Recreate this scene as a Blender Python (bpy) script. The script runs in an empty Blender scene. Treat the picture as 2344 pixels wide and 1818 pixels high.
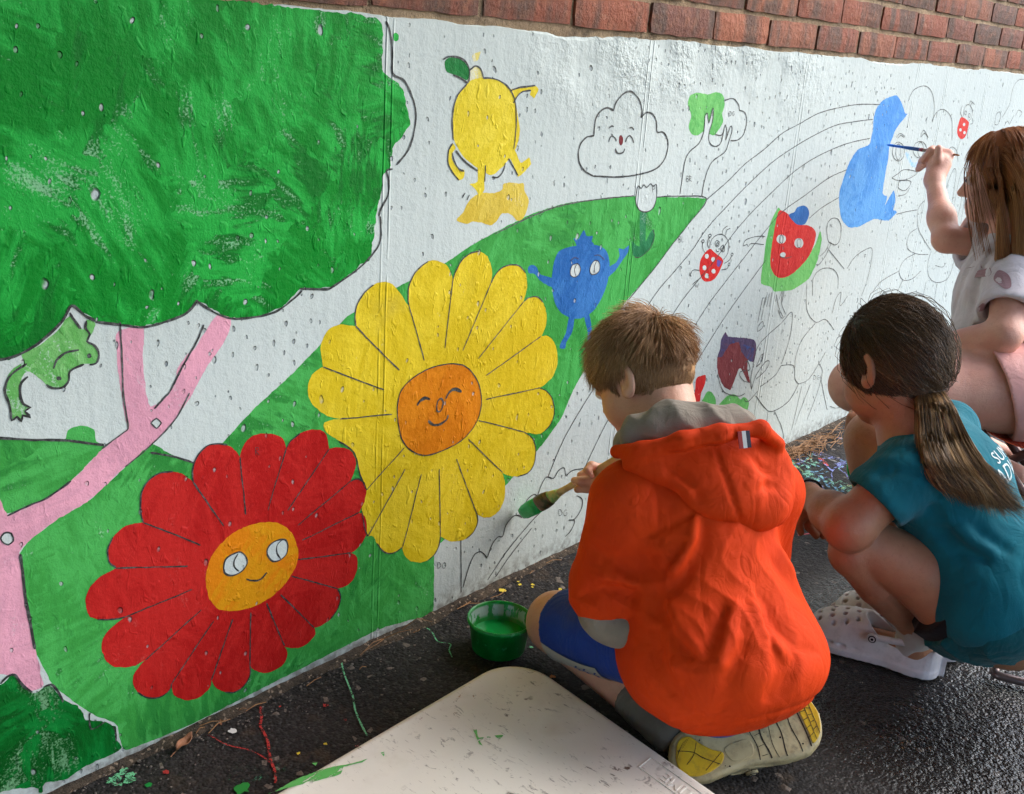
import bpy, bmesh, math, random
import numpy as np
from mathutils import Vector, Matrix, noise as mnoise

scene = bpy.context.scene
COL = scene.collection
R = math.radians

# ---------------------------------------------------------------- camera
cam_data = bpy.data.cameras.new('camera')
cam_data.sensor_fit = 'HORIZONTAL'
cam_data.sensor_width = 36.0
cam_data.lens = 36.507
cam_data.clip_start = 0.05
cam_data.clip_end = 2000
cam = bpy.data.objects.new('camera', cam_data)
COL.objects.link(cam)
cx = Vector((0.66992, -0.73955, 0.06537))      # camera right
cu = Vector((0.19473, 0.26000, 0.94577))       # camera up
cb = Vector((-0.71644, -0.62086, 0.31819))     # camera backwards
cam.matrix_world = Matrix(((cx.x, cu.x, cb.x, 0.0), (cx.y, cu.y, cb.y, -1.195), (cx.z, cu.z, cb.z, 1.0), (0, 0, 0, 1)))
scene.camera = cam

# ---------------------------------------------------------------- light
SUN_EL, SUN_AZ = 42.0, 122.0       # azimuth: degrees clockwise from +Y (north)
world = bpy.data.worlds.new('World')
scene.world = world
world.use_nodes = True
wn = world.node_tree.nodes
sky = wn.new('ShaderNodeTexSky')
sky.sky_type = 'NISHITA'
sky.sun_disc = False
sky.sun_elevation = R(SUN_EL)
sky.sun_rotation = R(SUN_AZ)
sky.air_density = 1.0
sky.dust_density = 1.5
sky.ozone_density = 1.0
wn['Background'].inputs['Strength'].default_value = 0.14
world.node_tree.links.new(sky.outputs[0], wn['Background'].inputs['Color'])

sun_data = bpy.data.lights.new('sun', 'SUN')
sun_data.energy = 1.15
sun_data.angle = R(55)
sun_data.color = (1.0, 0.98, 0.95)
sun = bpy.data.objects.new('sun', sun_data)
COL.objects.link(sun)
sdir = Vector((math.sin(R(SUN_AZ)) * math.cos(R(SUN_EL)), math.cos(R(SUN_AZ)) * math.cos(R(SUN_EL)), math.sin(R(SUN_EL))))
sun.rotation_euler = sdir.to_track_quat('Z', 'Y').to_euler()
sun.location = sdir * 30

scene.view_settings.view_transform = 'Standard'
scene.view_settings.look = 'None'
scene.view_settings.gamma = 1.0
scene.view_settings.exposure = 1.65
scene.render.engine = 'CYCLES'
scene.cycles.use_denoising = True
scene.cycles.max_bounces = 4
scene.cycles.diffuse_bounces = 2
scene.cycles.glossy_bounces = 2
scene.cycles.caustics_reflective = False
scene.cycles.caustics_refractive = False
scene.cycles.adaptive_threshold = 0.03

# ---------------------------------------------------------------- helpers
def tag(o, label=None, cat=None, group=None, kind=None):
    if label: o['label'] = label
    if cat: o['category'] = cat
    if group: o['group'] = group
    if kind: o['kind'] = kind
    return o

def empty(name, loc):
    o = bpy.data.objects.new(name, None)
    o.empty_display_size = 0.05
    o.location = loc
    COL.objects.link(o)
    return o

def world_loc(o):
    p = Vector((0, 0, 0))
    while o is not None:
        p += Vector(o.location)
        o = o.parent
    return p

def mesh_obj(name, verts, faces, mat, parent=None, smooth=False, loc=None):
    """verts in world space; the object's origin is put at loc (or at the parent's origin)"""
    me = bpy.data.meshes.new(name)
    off = world_loc(parent) if parent is not None else Vector((0, 0, 0))
    lo = Vector(loc) if loc is not None else off
    v = np.asarray(verts, dtype=np.float64).reshape(-1, 3) - np.array(lo)
    if isinstance(faces, np.ndarray):
        n, k = faces.shape
        me.vertices.add(len(v)); me.vertices.foreach_set('co', v.astype(np.float32).ravel())
        me.loops.add(n * k); me.loops.foreach_set('vertex_index', faces.astype(np.int32).ravel())
        me.polygons.add(n); me.polygons.foreach_set('loop_start', np.arange(0, n * k, k, dtype=np.int32))
        me.update(calc_edges=True)
        me.validate()
    else:
        me.from_pydata(v.tolist(), [], faces)
        me.update()
    if smooth:
        me.polygons.foreach_set('use_smooth', [True] * len(me.polygons))
    if mat is not None:
        me.materials.append(mat)
    o = bpy.data.objects.new(name, me)
    COL.objects.link(o)
    o.location = lo - off
    if parent is not None:
        o.parent = parent
    return o

class NT:
    def __init__(self, name, rough=0.6):
        self.m = bpy.data.materials.new(name)
        self.m.use_nodes = True
        self.t = self.m.node_tree
        self.b = self.t.nodes['Principled BSDF']
        self.b.inputs['Roughness'].default_value = rough
    def n(self, kind, **kw):
        nd = self.t.nodes.new('ShaderNode' + kind)
        for k, v in kw.items():
            if k.startswith('_'):
                setattr(nd, k[1:], v)
            else:
                key = int(k[1:]) if k[0] == 'i' and k[1:].isdigit() else k.replace('__', ' ')
                self.put(nd.inputs[key], v)
        return nd
    def put(self, sock, v):
        if isinstance(v, bpy.types.NodeSocket):
            self.t.links.new(v, sock)
        else:
            sock.default_value = v
    def math(self, op, a, b=0.0, c=None, clamp=False):
        nd = self.t.nodes.new('ShaderNodeMath'); nd.operation = op; nd.use_clamp = clamp
        self.put(nd.inputs[0], a); self.put(nd.inputs[1], b)
        if c is not None: self.put(nd.inputs[2], c)
        return nd.outputs[0]
    def ramp(self, v, a, b, lo=0.0, hi=1.0):
        nd = self.t.nodes.new('ShaderNodeMapRange'); nd.clamp = True
        self.put(nd.inputs[0], v); self.put(nd.inputs[1], a); self.put(nd.inputs[2], b); self.put(nd.inputs[3], lo); self.put(nd.inputs[4], hi)
        return nd.outputs[0]
    def mix(self, f, a, b, blend='MIX'):
        nd = self.t.nodes.new('ShaderNodeMix'); nd.data_type = 'RGBA'; nd.blend_type = blend
        self.put(nd.inputs[0], f)
        self.put(nd.inputs[6], (*a, 1) if isinstance(a, tuple) and len(a) == 3 else a)
        self.put(nd.inputs[7], (*b, 1) if isinstance(b, tuple) and len(b) == 3 else b)
        return nd.outputs[2]
    def pos(self):
        return self.t.nodes.new('ShaderNodeNewGeometry').outputs['Position']
    def obj(self):
        return self.t.nodes.new('ShaderNodeTexCoord').outputs['Object']
    def scaled(self, vec, s, rot=(0, 0, 0)):
        nd = self.t.nodes.new('ShaderNodeMapping')
        self.put(nd.inputs['Vector'], vec); nd.inputs['Scale'].default_value = s; nd.inputs['Rotation'].default_value = rot
        return nd.outputs[0]
    def noise(self, vec, scale, detail=4, rough=0.55, dist=0.0):
        nd = self.t.nodes.new('ShaderNodeTexNoise')
        self.put(nd.inputs['Vector'], vec); nd.inputs['Scale'].default_value = scale
        nd.inputs['Detail'].default_value = detail; nd.inputs['Roughness'].default_value = rough; nd.inputs['Distortion'].default_value = dist
        return nd.outputs[0]
    def vor(self, vec, scale, feature='F1', rand=1.0):
        nd = self.t.nodes.new('ShaderNodeTexVoronoi'); nd.feature = feature
        self.put(nd.inputs['Vector'], vec); nd.inputs['Scale'].default_value = scale; nd.inputs['Randomness'].default_value = rand
        return nd
    def color(self, c):
        self.put(self.b.inputs['Base Color'], (*c, 1) if isinstance(c, tuple) and len(c) == 3 else c)
    def rough(self, r):
        self.put(self.b.inputs['Roughness'], r)
    def bump(self, h, dist=1.0, strength=1.0):
        nd = self.t.nodes.new('ShaderNodeBump'); nd.inputs['Strength'].default_value = strength; nd.inputs['Distance'].default_value = dist
        self.put(nd.inputs['Height'], h)
        self.t.links.new(nd.outputs[0], self.b.inputs['Normal'])

def srgb(r, g, b):
    f = lambda c: (c / 255 / 12.92) if c / 255 <= 0.04045 else ((c / 255 + 0.055) / 1.055) ** 2.4
    return (f(r), f(g), f(b))

# ---------------------------------------------------------------- relief of the cast concrete (shared by wall and paint)
JOINTS = (1.057, 1.713, 2.35, 3.01, 3.235, 3.58)
def relief_group(rough_top, few=1.0):
    g = bpy.data.node_groups.new('concrete_relief', 'ShaderNodeTree')
    for nm in ('Height', 'Pit'):
        g.interface.new_socket(name=nm, in_out='OUTPUT', socket_type='NodeSocketFloat')
    h = NT.__new__(NT); h.t = g
    out = g.nodes.new('NodeGroupOutput')
    p = h.pos()
    sp = h.n('SeparateXYZ', i0=p)
    x, z = sp.outputs[0], sp.outputs[2]
    flat = h.n('CombineXYZ', i0=x, i1=z).outputs[0]
    warp = h.n('VectorMath', _operation='MULTIPLY_ADD', i0=h.n('TexNoise', Vector=flat, Scale=60.0, Detail=0.0).outputs[1], i1=(0.007, 0.007, 0.0), i2=flat).outputs[0]
    dens = h.ramp(h.noise(flat, 2.6, 1), 0.36, 0.66, 0.25, 1.9)
    def pitlayer(scale, sz, keep, r0, r1):
        v = h.vor(h.scaled(warp, (1, sz, 1)), scale)
        v.voronoi_dimensions = '2D'
        c = h.n('SeparateXYZ', i0=v.outputs['Color'])
        rad = h.ramp(c.outputs[1], 0.0, 1.0, r0, r1)
        inside = h.math('MULTIPLY_ADD', h.math('DIVIDE', v.outputs['Distance'], rad), -2.5, 2.5, clamp=True)
        return h.math('MULTIPLY', inside, h.math('LESS_THAN', c.outputs[0], h.math('MULTIPLY', dens, keep * few)))
    big = pitlayer(15.0, 0.66, 0.20, 0.03, 0.085)
    mid = pitlayer(44.0, 0.7, 0.40, 0.06, 0.15)
    pit = h.math('MAXIMUM', big, mid)
    wob = h.math('MULTIPLY', h.math('SUBTRACT', h.noise(h.n('CombineXYZ', i2=z).outputs[0], 6, 0), 0.5), 0.004)
    brk = h.ramp(h.noise(h.scaled(p, (30, 30, 14)), 1.0, 2), 0.36, 0.56)
    xw = h.math('ADD', x, wob)
    d = None
    for jx in JOINTS:
        e = h.math('ABSOLUTE', h.math('SUBTRACT', xw, jx))
        d = e if d is None else h.math('MINIMUM', d, e)
    d2 = h.math('ABSOLUTE', h.math('SUBTRACT', d, 0.0065))
    ridge = h.math('MULTIPLY', h.math('SUBTRACT', 1.0, h.math('DIVIDE', d2, 0.0028), clamp=True), brk)
    # faint vertical form marks of the boards
    board = h.noise(h.n('CombineXYZ', i0=h.math('MULTIPLY', x, 46.0), i2=h.math('MULTIPLY', z, 1.4)).outputs[0], 1.0, 1)
    hh = h.math('MULTIPLY', h.noise(p, 85, 3, 0.7), 0.0015)
    hh = h.math('MULTIPLY_ADD', board, 0.0012, hh)
    hh = h.math('MULTIPLY_ADD', pit, -0.0045, hh)
    hh = h.math('MULTIPLY_ADD', ridge, 0.0026, hh)
    if rough_top:
        # broken patched render near the top
        top = h.math('MULTIPLY', h.ramp(z, 0.86, 0.99), h.math('MULTIPLY', h.ramp(x, 1.30, 1.50), h.ramp(x, 2.60, 2.30)))
        top = h.math('MULTIPLY', top, h.ramp(h.noise(flat, 7.0, 1), 0.36, 0.6))
        rag = h.noise(flat, 26.0, 4, 0.7)
        hh = h.math('MULTIPLY_ADD', h.math('MULTIPLY', top, rag), 0.012, hh)
    for nm, s in (('Height', hh), ('Pit', pit)):
        g.links.new(s, out.inputs[nm])
    return g
RELIEF, RELIEF_TOP = relief_group(False, 0.42), relief_group(True)
def relief(m, top=False):
    nd = m.t.nodes.new('ShaderNodeGroup'); nd.node_tree = RELIEF_TOP if top else RELIEF
    return nd

def mat_wall():
    m = NT('white_painted_concrete', 0.55)
    r = relief(m, True)
    p = m.pos()
    base = m.mix(m.ramp(m.noise(p, 3.0, 5), 0.35, 0.7), (0.57, 0.625, 0.59), (0.50, 0.555, 0.525))
    grime = m.ramp(m.noise(m.scaled(p, (22, 22, 5)), 1.0, 6, 0.65), 0.58, 0.80, 0, 0.45)
    base = m.mix(grime, base, (0.40, 0.45, 0.44))
    z = m.n('SeparateXYZ', i0=p).outputs[2]
    foot = m.math('MULTIPLY', m.ramp(z, 0.05, 0.0), m.ramp(m.noise(p, 60, 5), 0.42, 0.6))
    base = m.mix(m.math('MULTIPLY', foot, 0.8), base, (0.13, 0.11, 0.09))
    deep = m.ramp(m.noise(p, 40, 2), 0.42, 0.62)
    base = m.mix(m.math('MULTIPLY', r.outputs['Pit'], m.ramp(deep, 0, 1, 0.25, 0.9)), base, (0.21, 0.24, 0.25))
    m.color(base)
    m.rough(m.ramp(m.noise(p, 30, 3), 0.3, 0.7, 0.55, 0.7)); m.b.inputs['Specular IOR Level'].default_value = 0.18
    m.bump(r.outputs['Height'])
    return m.m

def mat_paint(name, c1, c2, thin=0.12, stroke=(14, 14, 60), streak=0.5, bare=(0.62, 0.68, 0.67), bare_pit=0.7, sweep=7.0, gloss=0.55, thick=0.0007, c3=None, dirt=0.0):
    """brushed acrylic: two tones in strokes, the ground showing where the coat is thin, pits left bare"""
    m = NT('paint_' + name, gloss)
    m.b.inputs['Specular IOR Level'].default_value = 0.15
    r = relief(m)
    p = m.pos()
    cell = m.vor(m.n('VectorMath', _operation='MULTIPLY_ADD', i0=m.n('TexNoise', Vector=p, Scale=14.0, Detail=3.0, Roughness=0.7).outputs[1], i1=(0.16, 0.0, 0.16), i2=p).outputs[0], sweep)
    ca = m.n('SeparateXYZ', i0=cell.outputs['Color'])
    rot = m.n('VectorRotate', _rotation_type='Y_AXIS', i0=p, Angle=m.math('MULTIPLY', ca.outputs[0], 3.1))
    s1 = m.noise(m.scaled(rot.outputs[0], stroke), 1.0, 3, 0.65)
    s2 = m.noise(m.scaled(rot.outputs[0], (stroke[0] * 0.9, 12, stroke[2] * 0.7)), 1.0, 3, 0.65)
    lg = m.noise(p, 7.0, 2, 0.5, 0.8)
    f = m.math('ADD', m.math('ADD', m.math('MULTIPLY', s1, 0.50), m.math('MULTIPLY', lg, 0.42)), m.math('MULTIPLY', ca.outputs[1], 0.07))
    col = m.mix(m.ramp(f, 0.45, 0.55), c1, c2)
    if c3 is not None:
        col = m.mix(m.ramp(m.math('ADD', m.math('MULTIPLY', s2, 0.5), m.math('MULTIPLY', m.noise(p, 4.5, 3, 0.5, 0.5), 0.5)), 0.53, 0.57), col, c3)
    fine = m.noise(p, 300, 1, 0.7)
    cov = m.math('ADD', m.math('MULTIPLY', s2, 0.5), m.math('ADD', m.math('MULTIPLY', fine, 0.28), m.math('MULTIPLY', lg, 0.30)))
    bared = m.ramp(cov, 0.70 - thin, 0.77 - thin)
    col = m.mix(m.math('MULTIPLY', bared, streak), col, bare)
    if dirt:
        col = m.mix(m.ramp(m.noise(p, 9, 4), 0.60, 0.75, 0, dirt), col, (0.25, 0.2, 0.08))
    col = m.mix(m.math('MULTIPLY', r.outputs['Pit'], m.ramp(m.noise(p, 33, 2), 0.40, 0.55, 0.1, bare_pit)), col, (0.50, 0.55, 0.55))
    m.color(col)
    imp = m.ramp(m.noise(m.scaled(p, (60, 60, 34), (0, R(35), 0)), 1.0, 2, 0.6, 0.6), 0.60, 0.74)
    hgt = m.math('MULTIPLY_ADD', imp, thick, r.outputs['Height'])
    m.bump(hgt)
    return m.m

WHITE = (0.66, 0.72, 0.705)
PAINT = {
 'light_green': mat_paint('light_green', srgb(56, 148, 62), srgb(72, 168, 80), 0.05, streak=0.3, c3=srgb(44, 132, 54)),
 'tree_green': mat_paint('tree_green', srgb(0, 128, 34), srgb(34, 164, 62), 0.09, stroke=(10, 10, 55), streak=0.7, c3=srgb(0, 110, 30), sweep=8.0, bare=srgb(150, 208, 160), bare_pit=0.9, thick=0.0010),
 'tree_green_solid': mat_paint('leaf_green', srgb(8, 108, 44), srgb(16, 120, 52), 0.0, streak=0.2),
 'bush_green': mat_paint('bush_green', srgb(0, 90, 26), srgb(6, 118, 44), 0.09, sweep=9.0, stroke=(12, 12, 60), streak=0.75, c3=srgb(0, 78, 20), bare=srgb(120, 170, 125), thick=0.0014),
 'pink': mat_paint('pink', srgb(226, 160, 178), srgb(212, 150, 168), 0.08, streak=0.25),
 'lime': mat_paint('lime', srgb(96, 168, 84), srgb(126, 188, 112), 0.14, streak=0.6),
 'lime_solid': mat_paint('lime_solid', srgb(92, 172, 88), srgb(112, 188, 102), 0.03, streak=0.3),
 'yellow': mat_paint('yellow', srgb(208, 180, 26), srgb(220, 194, 44), 0.03, streak=0.3, bare_pit=0.45, thick=0.0014, dirt=0.25),
 'lemon': mat_paint('lemon', srgb(216, 192, 36), srgb(226, 204, 58), 0.03, streak=0.3, thick=0.0014, dirt=0.25),
 'lemon_thin': mat_paint('lemon_thin', srgb(218, 202, 110), srgb(222, 208, 130), 0.2, streak=0.6),
 'mustard': mat_paint('mustard', srgb(204, 174, 56), srgb(214, 188, 76), 0.06, streak=0.3, dirt=0.35),
 'orange': mat_paint('orange', srgb(206, 118, 10), srgb(220, 134, 22), 0.0, streak=0.2, thick=0.0018, dirt=0.1),
 'amber': mat_paint('amber', srgb(210, 142, 14), srgb(216, 126, 10), 0.0, streak=0.2, thick=0.0018),
 'red': mat_paint('red', srgb(170, 22, 20), srgb(186, 34, 30), 0.04, streak=0.32, bare=srgb(205, 110, 100), bare_pit=0.45, thick=0.0011),
 'red_bright': mat_paint('red_bright', srgb(205, 44, 40), srgb(196, 36, 36), 0.03, streak=0.25),
 'blue': mat_paint('blue', srgb(34, 94, 160), srgb(56, 116, 180), 0.05, streak=0.25, bare=srgb(130, 160, 205)),
 'sky_blue': mat_paint('sky_blue', srgb(66, 136, 204), srgb(92, 156, 214), 0.06, streak=0.35, bare=srgb(150, 180, 225)),
 'sky_blue_thin': mat_paint('sky_blue_thin', srgb(130, 180, 222), srgb(150, 194, 228), 0.2, streak=0.6),
 'deep_green': mat_paint('deep_green', srgb(20, 100, 58), srgb(40, 122, 76), 0.08, streak=0.4),
 'maroon': mat_paint('maroon', srgb(104, 26, 34), srgb(114, 34, 40), 0.0, streak=0.1),
 'maroon_red': mat_paint('maroon_red', srgb(116, 48, 52), srgb(128, 58, 60), 0.05, streak=0.35),
 'purple_blue': mat_paint('purple_blue', srgb(74, 60, 92), srgb(96, 64, 88), 0.06, streak=0.3, c3=srgb(54, 74, 128)),
 'purple': mat_paint('purple', srgb(104, 74, 150), srgb(96, 70, 140), 0.0, streak=0.1),
 'bare_white': mat_paint('bare_white', (0.58, 0.635, 0.60), (0.54, 0.595, 0.565), 0.0, streak=0.1),
 'cloud_white': mat_wall(),
}
def mat_ink(name, c, fade):
    m = NT(name, 0.6)
    r = relief(m)
    p = m.pos()
    m.color(m.mix(m.ramp(m.noise(p, 120, 4, 0.6), 0.45, 0.75, 0, fade), c, (0.32, 0.35, 0.33)))
    m.bump(r.outputs['Height'])
    return m.m
PAINT['marker'] = mat_ink('marker_ink', (0.012, 0.012, 0.012), 0.35)
PAINT['pencil'] = mat_ink('faded_ink', (0.035, 0.035, 0.03), 0.5)
PAINT['darkblue'] = mat_ink('dark_blue_ink', (0.01, 0.03, 0.12), 0.3)
M_WALL = PAINT['cloud_white']
PAINT_FILLS = [
('hill','','painted_hill','light_green',1,1.2,0,[654,471,686,447,716,429,743,434,765,447,807,479,831,495,848,504,875,520,934,562,982,596,1032,615,1087,632,1187,658,1249,683,1333,708,1407,727,1492,738,1609,741,1704,739,1783,733,1974,718,1912,667,1858,627,1798,580,1718,529,1694,507,1613,423,1563,364,1532,312,1474,265,1335,187,1201,140,1195,129,1197,70,1197,4,1122,14,1062,22,866,15,695,9,593,18,582,66,546,103,502,165,484,219,480,242,474,319,474,369,488,384,525,402,567,415,617,448]),
('hill2','','painted_hill','light_green',1,1.2,1,[397,541,464,523,519,509,539,504,545,515,561,518,578,509,580,492,590,484,570,467,544,448,513,434,463,427,387,447]),
('trunk','','painted_tree_trunk','pink',2,1.5,0,[615,628,628,634,653,632,649,585,652,543,658,522,686,536,703,576,725,592,739,609,758,631,780,630,782,615,768,591,745,565,719,529,692,497,656,470,617,448,567,415,525,402,488,384,475,375,473,362,475,312,480,239,488,175,471,172,450,205,436,213,377,242,403,498,450,485,463,425,513,435,545,448,590,481,617,497,624,500,622,507,617,550,615,579]),
('dia','trunk','blank_mark','bare_white',3,1.0,1,[656,500,664,505,671,497,664,491]),
('dia2','trunk','blank_mark','bare_white',3,1.0,1,[467,393,466,389,464,387,461,387,458,388,456,390,454,394,454,397,455,400,457,402,460,403,463,402,465,400,467,396]),
('crown','','painted_tree_crown','tree_green',3,2.5,1,[357,1026,462,1026,558,1029,668,1029,803,1033,852,1032,939,1030,1004,1029,1038,1022,1043,990,1042,958,1063,945,1082,933,1092,909,1100,882,1085,862,1067,845,1063,818,1050,805,1046,778,1038,750,1034,715,1030,695,1026,681,1004,672,973,655,951,647,900,651,880,638,856,626,821,621,783,625,755,639,732,654,713,641,679,635,647,634,610,642,583,654,570,667,560,670,543,651,519,632,496,621,472,620,398,630,311,651]),
('dot','crown','paint_spot','tree_green',2,1.0,1,[1073,1004,1073,1001,1071,999,1069,998,1067,998,1064,999,1063,1001,1062,1003,1062,1006,1064,1008,1066,1009,1069,1009,1071,1008,1073,1006]),
('bush','','painted_bush','bush_green',3,2.0,1,[328,253,410,213,435,199,449,207,454,203,467,178,476,168,487,170,497,168,508,147,526,125,538,107,540,95,564,80,579,64,580,43,588,25,567,21,535,22,518,19,504,16,478,25,475,13,470,14,469,21,441,37,421,42,305,41]),
('frog','','painted_frog','lime',4,1.0,1,[558,660,569,647,574,640,578,652,589,647,585,636,577,625,587,617,591,605,586,595,571,597,553,591,551,580,542,572,529,574,523,580,511,593,502,600,495,594,491,575,494,561,502,555,495,552,501,543,492,547,490,540,485,547,479,544,478,563,474,579,475,584,477,594,483,604,499,614,496,622,519,630,541,643]),
('fe1','frog','eye','marker',6,1.0,1,[582,605,581,604,580,603,579,603,578,603,576,604,576,605,575,607,576,608,577,608,578,609,579,609,581,608,581,607]),
('fe2','frog','eye','marker',6,1.0,1,[542,584,542,583,541,582,540,582,538,582,537,583,536,584,536,585,536,586,537,587,539,587,540,587,541,586,542,585]),
('sun','','painted_yellow_flower','orange',6,1.2,1,[1187,484,1223,480,1252,469,1277,445,1291,419,1296,391,1290,366,1273,346,1248,332,1216,326,1182,324,1155,328,1127,344,1108,365,1099,388,1094,414,1094,438,1101,457,1121,471,1152,481]),
('sun_p0','sun','petal','yellow',4,1.0,2,[1111,598,1109,608,1110,631,1125,653,1150,666,1173,664,1193,654,1204,639,1208,629,1193,473,1163,465]),
('sun_p1','sun','petal','yellow',4,1.0,2,[1208,629,1215,644,1230,662,1249,670,1268,671,1289,660,1301,640,1304,624,1302,612,1221,466,1193,473]),
('sun_p2','sun','petal','yellow',4,1.0,2,[1302,612,1310,623,1327,636,1353,639,1375,634,1392,620,1399,596,1395,575,1392,567,1246,451,1221,466]),
('sun_p3','sun','petal','yellow',4,1.0,2,[1392,567,1407,573,1430,571,1447,559,1460,536,1461,513,1453,496,1448,493,1261,429,1246,451]),
('sun_p4','sun','petal','yellow',4,1.0,2,[1448,493,1465,492,1483,482,1498,462,1505,433,1496,408,1473,394,1457,390,1262,400,1261,429]),
('sun_p5','sun','petal','yellow',4,1.0,2,[1457,390,1479,379,1499,358,1508,327,1498,305,1481,296,1461,295,1422,308,1252,377,1262,400]),
('sun_p6','sun','petal','yellow',4,1.0,2,[1422,308,1448,288,1460,261,1457,232,1441,219,1411,219,1383,229,1366,240,1237,358,1252,377]),
('sun_p7','sun','petal','yellow',4,1.0,2,[1366,240,1375,216,1378,186,1369,166,1351,155,1325,158,1302,172,1220,339,1237,358]),
('sun_p8','sun','petal','yellow',4,1.0,2,[1302,172,1305,154,1295,138,1277,130,1253,132,1228,142,1208,157,1193,333,1220,339]),
('sun_p9','sun','petal','yellow',4,1.0,2,[1208,157,1205,139,1194,124,1177,118,1154,123,1131,136,1119,154,1116,166,1166,334,1193,333]),
('sun_p10','sun','petal','yellow',4,1.0,2,[1116,166,1103,162,1087,163,1071,173,1057,192,1049,208,1036,212,1141,346,1166,334]),
('sun_p11','sun','petal','yellow',4,1.0,2,[1036,212,1028,232,1022,263,1027,287,1031,298,1139,371,1141,346]),
('sun_p12','sun','petal','yellow',4,1.0,2,[1031,298,1016,331,1003,371,972,398,951,415,942,427,944,436,958,437,974,435,1119,414,1139,371]),
('sun_p13','sun','petal','yellow',4,1.0,2,[974,435,949,446,924,466,913,485,912,502,919,517,932,524,940,526,1106,444,1119,414]),
('sun_p14','sun','petal','yellow',4,1.0,2,[940,526,937,541,935,560,943,576,956,586,973,587,991,583,1002,580,1127,461,1106,444]),
('sun_p15','sun','petal','yellow',4,1.0,2,[1002,580,1000,597,1004,614,1018,631,1036,641,1055,643,1074,637,1087,626,1101,609,1111,598,1163,465,1127,461]),
('red','','painted_red_flower','amber',9,1.2,1,[778,301,804,305,833,301,859,291,881,268,892,240,894,223,885,201,863,180,836,169,806,166,773,173,749,186,735,207,730,237,733,258,743,278,759,292]),
('red_p0','red','petal','red',7,1.0,2,[638,361,635,378,637,402,646,418,664,426,685,423,703,413,715,399,778,289,752,278]),
('red_p1','red','petal','red',7,1.0,2,[715,399,715,419,722,435,737,447,754,447,771,441,785,428,791,417,802,293,778,289]),
('red_p2','red','petal','red',7,1.0,2,[791,417,797,432,811,444,831,444,852,437,866,427,872,410,826,290,802,293]),
('red_p3','red','petal','red',7,1.0,2,[872,410,879,420,897,429,916,430,934,426,948,413,953,390,850,283,826,290]),
('red_p4','red','petal','red',7,1.0,2,[953,390,967,389,989,381,1003,367,1008,350,1002,333,996,323,861,262,850,283]),
('red_p5','red','petal','red',7,1.0,2,[996,323,1012,323,1027,311,1031,293,1025,274,1016,262,866,245,861,262]),
('red_p6','red','petal','red',7,1.0,2,[1016,262,1026,254,1033,239,1033,219,1025,205,1012,196,1000,194,861,226,866,245]),
('red_p7','red','petal','red',7,1.0,2,[1000,194,1012,183,1015,164,1008,144,991,135,973,137,854,210,861,226]),
('red_p8','red','petal','red',7,1.0,2,[973,137,980,119,974,99,959,85,937,80,925,83,840,194,854,210]),
('red_p9','red','petal','red',7,1.0,2,[925,83,928,69,913,59,894,58,873,67,867,73,824,191,840,194]),
('red_p10','red','petal','red',7,1.0,2,[867,73,873,56,866,41,848,36,826,41,808,56,802,65,806,187,824,191]),
('red_p11','red','petal','red',7,1.0,2,[802,65,802,48,791,34,774,30,757,38,741,53,734,70,785,188,806,187]),
('red_p12','red','petal','red',7,1.0,2,[734,70,731,58,716,50,696,52,681,62,670,77,669,94,765,194,785,188]),
('red_p13','red','petal','red',7,1.0,2,[669,94,665,84,648,80,630,88,616,103,610,123,614,137,630,150,751,210,765,194]),
('red_p14','red','petal','red',7,1.0,2,[630,150,615,148,597,152,579,165,570,184,570,205,581,219,605,229,742,235,751,210]),
('red_p15','red','petal','red',7,1.0,2,[605,229,585,233,565,241,554,252,551,272,557,289,572,301,596,307,738,261,742,235]),
('red_p16','red','petal','red',7,1.0,2,[596,307,587,319,586,338,594,353,613,364,638,361,752,278,738,261]),
('re1','red','eye','bare_white',11,0.5,1,[760,247,763,262,775,267,789,266,798,255,800,243,791,234,776,232,764,238]),
('re2','red','eye','bare_white',11,0.5,1,[836,247,839,259,852,264,868,261,874,250,872,236,861,229,846,231]),
('lemon','','painted_lemon','lemon',3,1.0,1,[1222,944,1242,950,1271,952,1301,945,1322,933,1336,913,1344,893,1351,873,1350,853,1342,836,1323,816,1303,803,1289,797,1268,803,1243,815,1218,831,1203,846,1192,865,1190,887,1192,909,1202,928]),
('l1','lemon','stalk','lemon_thin',2,1.0,1,[1222,942,1223,959,1236,969,1248,965,1254,949]),
('l2','lemon','leaf','tree_green_solid',4,1.0,1,[1168,973,1176,979,1198,979,1212,973,1223,961,1219,947,1203,952,1187,955,1175,958,1169,965]),
('l3','lemon','paint_spot','lemon_thin',2,1.0,0,[1228,986,1246,991,1242,979,1231,975]),
('l4','lemon','arm','lemon',2,1.0,1,[1193,851,1185,840,1185,820,1197,804,1211,792,1223,796,1222,808,1210,810,1198,820,1193,833,1201,843]),
('l5','lemon','arm','lemon',2,1.0,0,[1319,933,1342,938,1383,942,1393,937,1383,922,1371,927,1373,934,1353,932,1340,925,1329,912]),
('l6','lemon','leg','lemon',4,1.0,0,[1323,840,1341,838,1359,815,1380,823,1387,812,1372,800,1354,791,1344,808,1332,822,1312,820,1287,817,1281,827]),
('l7','lemon','leg','lemon',4,1.0,0,[1253,815,1262,826,1282,824,1272,814,1272,787,1273,774,1262,764,1248,778,1236,784,1255,788]),
('l8','lemon','paint_blotch','mustard',3,1.0,1,[1247,763,1266,769,1296,767,1317,772,1318,780,1331,783,1358,780,1371,779,1375,765,1387,750,1384,732,1375,719,1359,717,1342,728,1320,731,1308,720,1291,713,1270,719,1250,722,1231,720,1211,728,1225,739,1233,752]),
('cloud','','painted_cloud','maroon',3,0.5,1,[1649,848,1649,843,1648,840,1645,838,1642,838,1639,840,1636,844,1635,848,1635,852,1636,856,1639,857,1642,857,1645,855,1648,852]),
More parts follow.
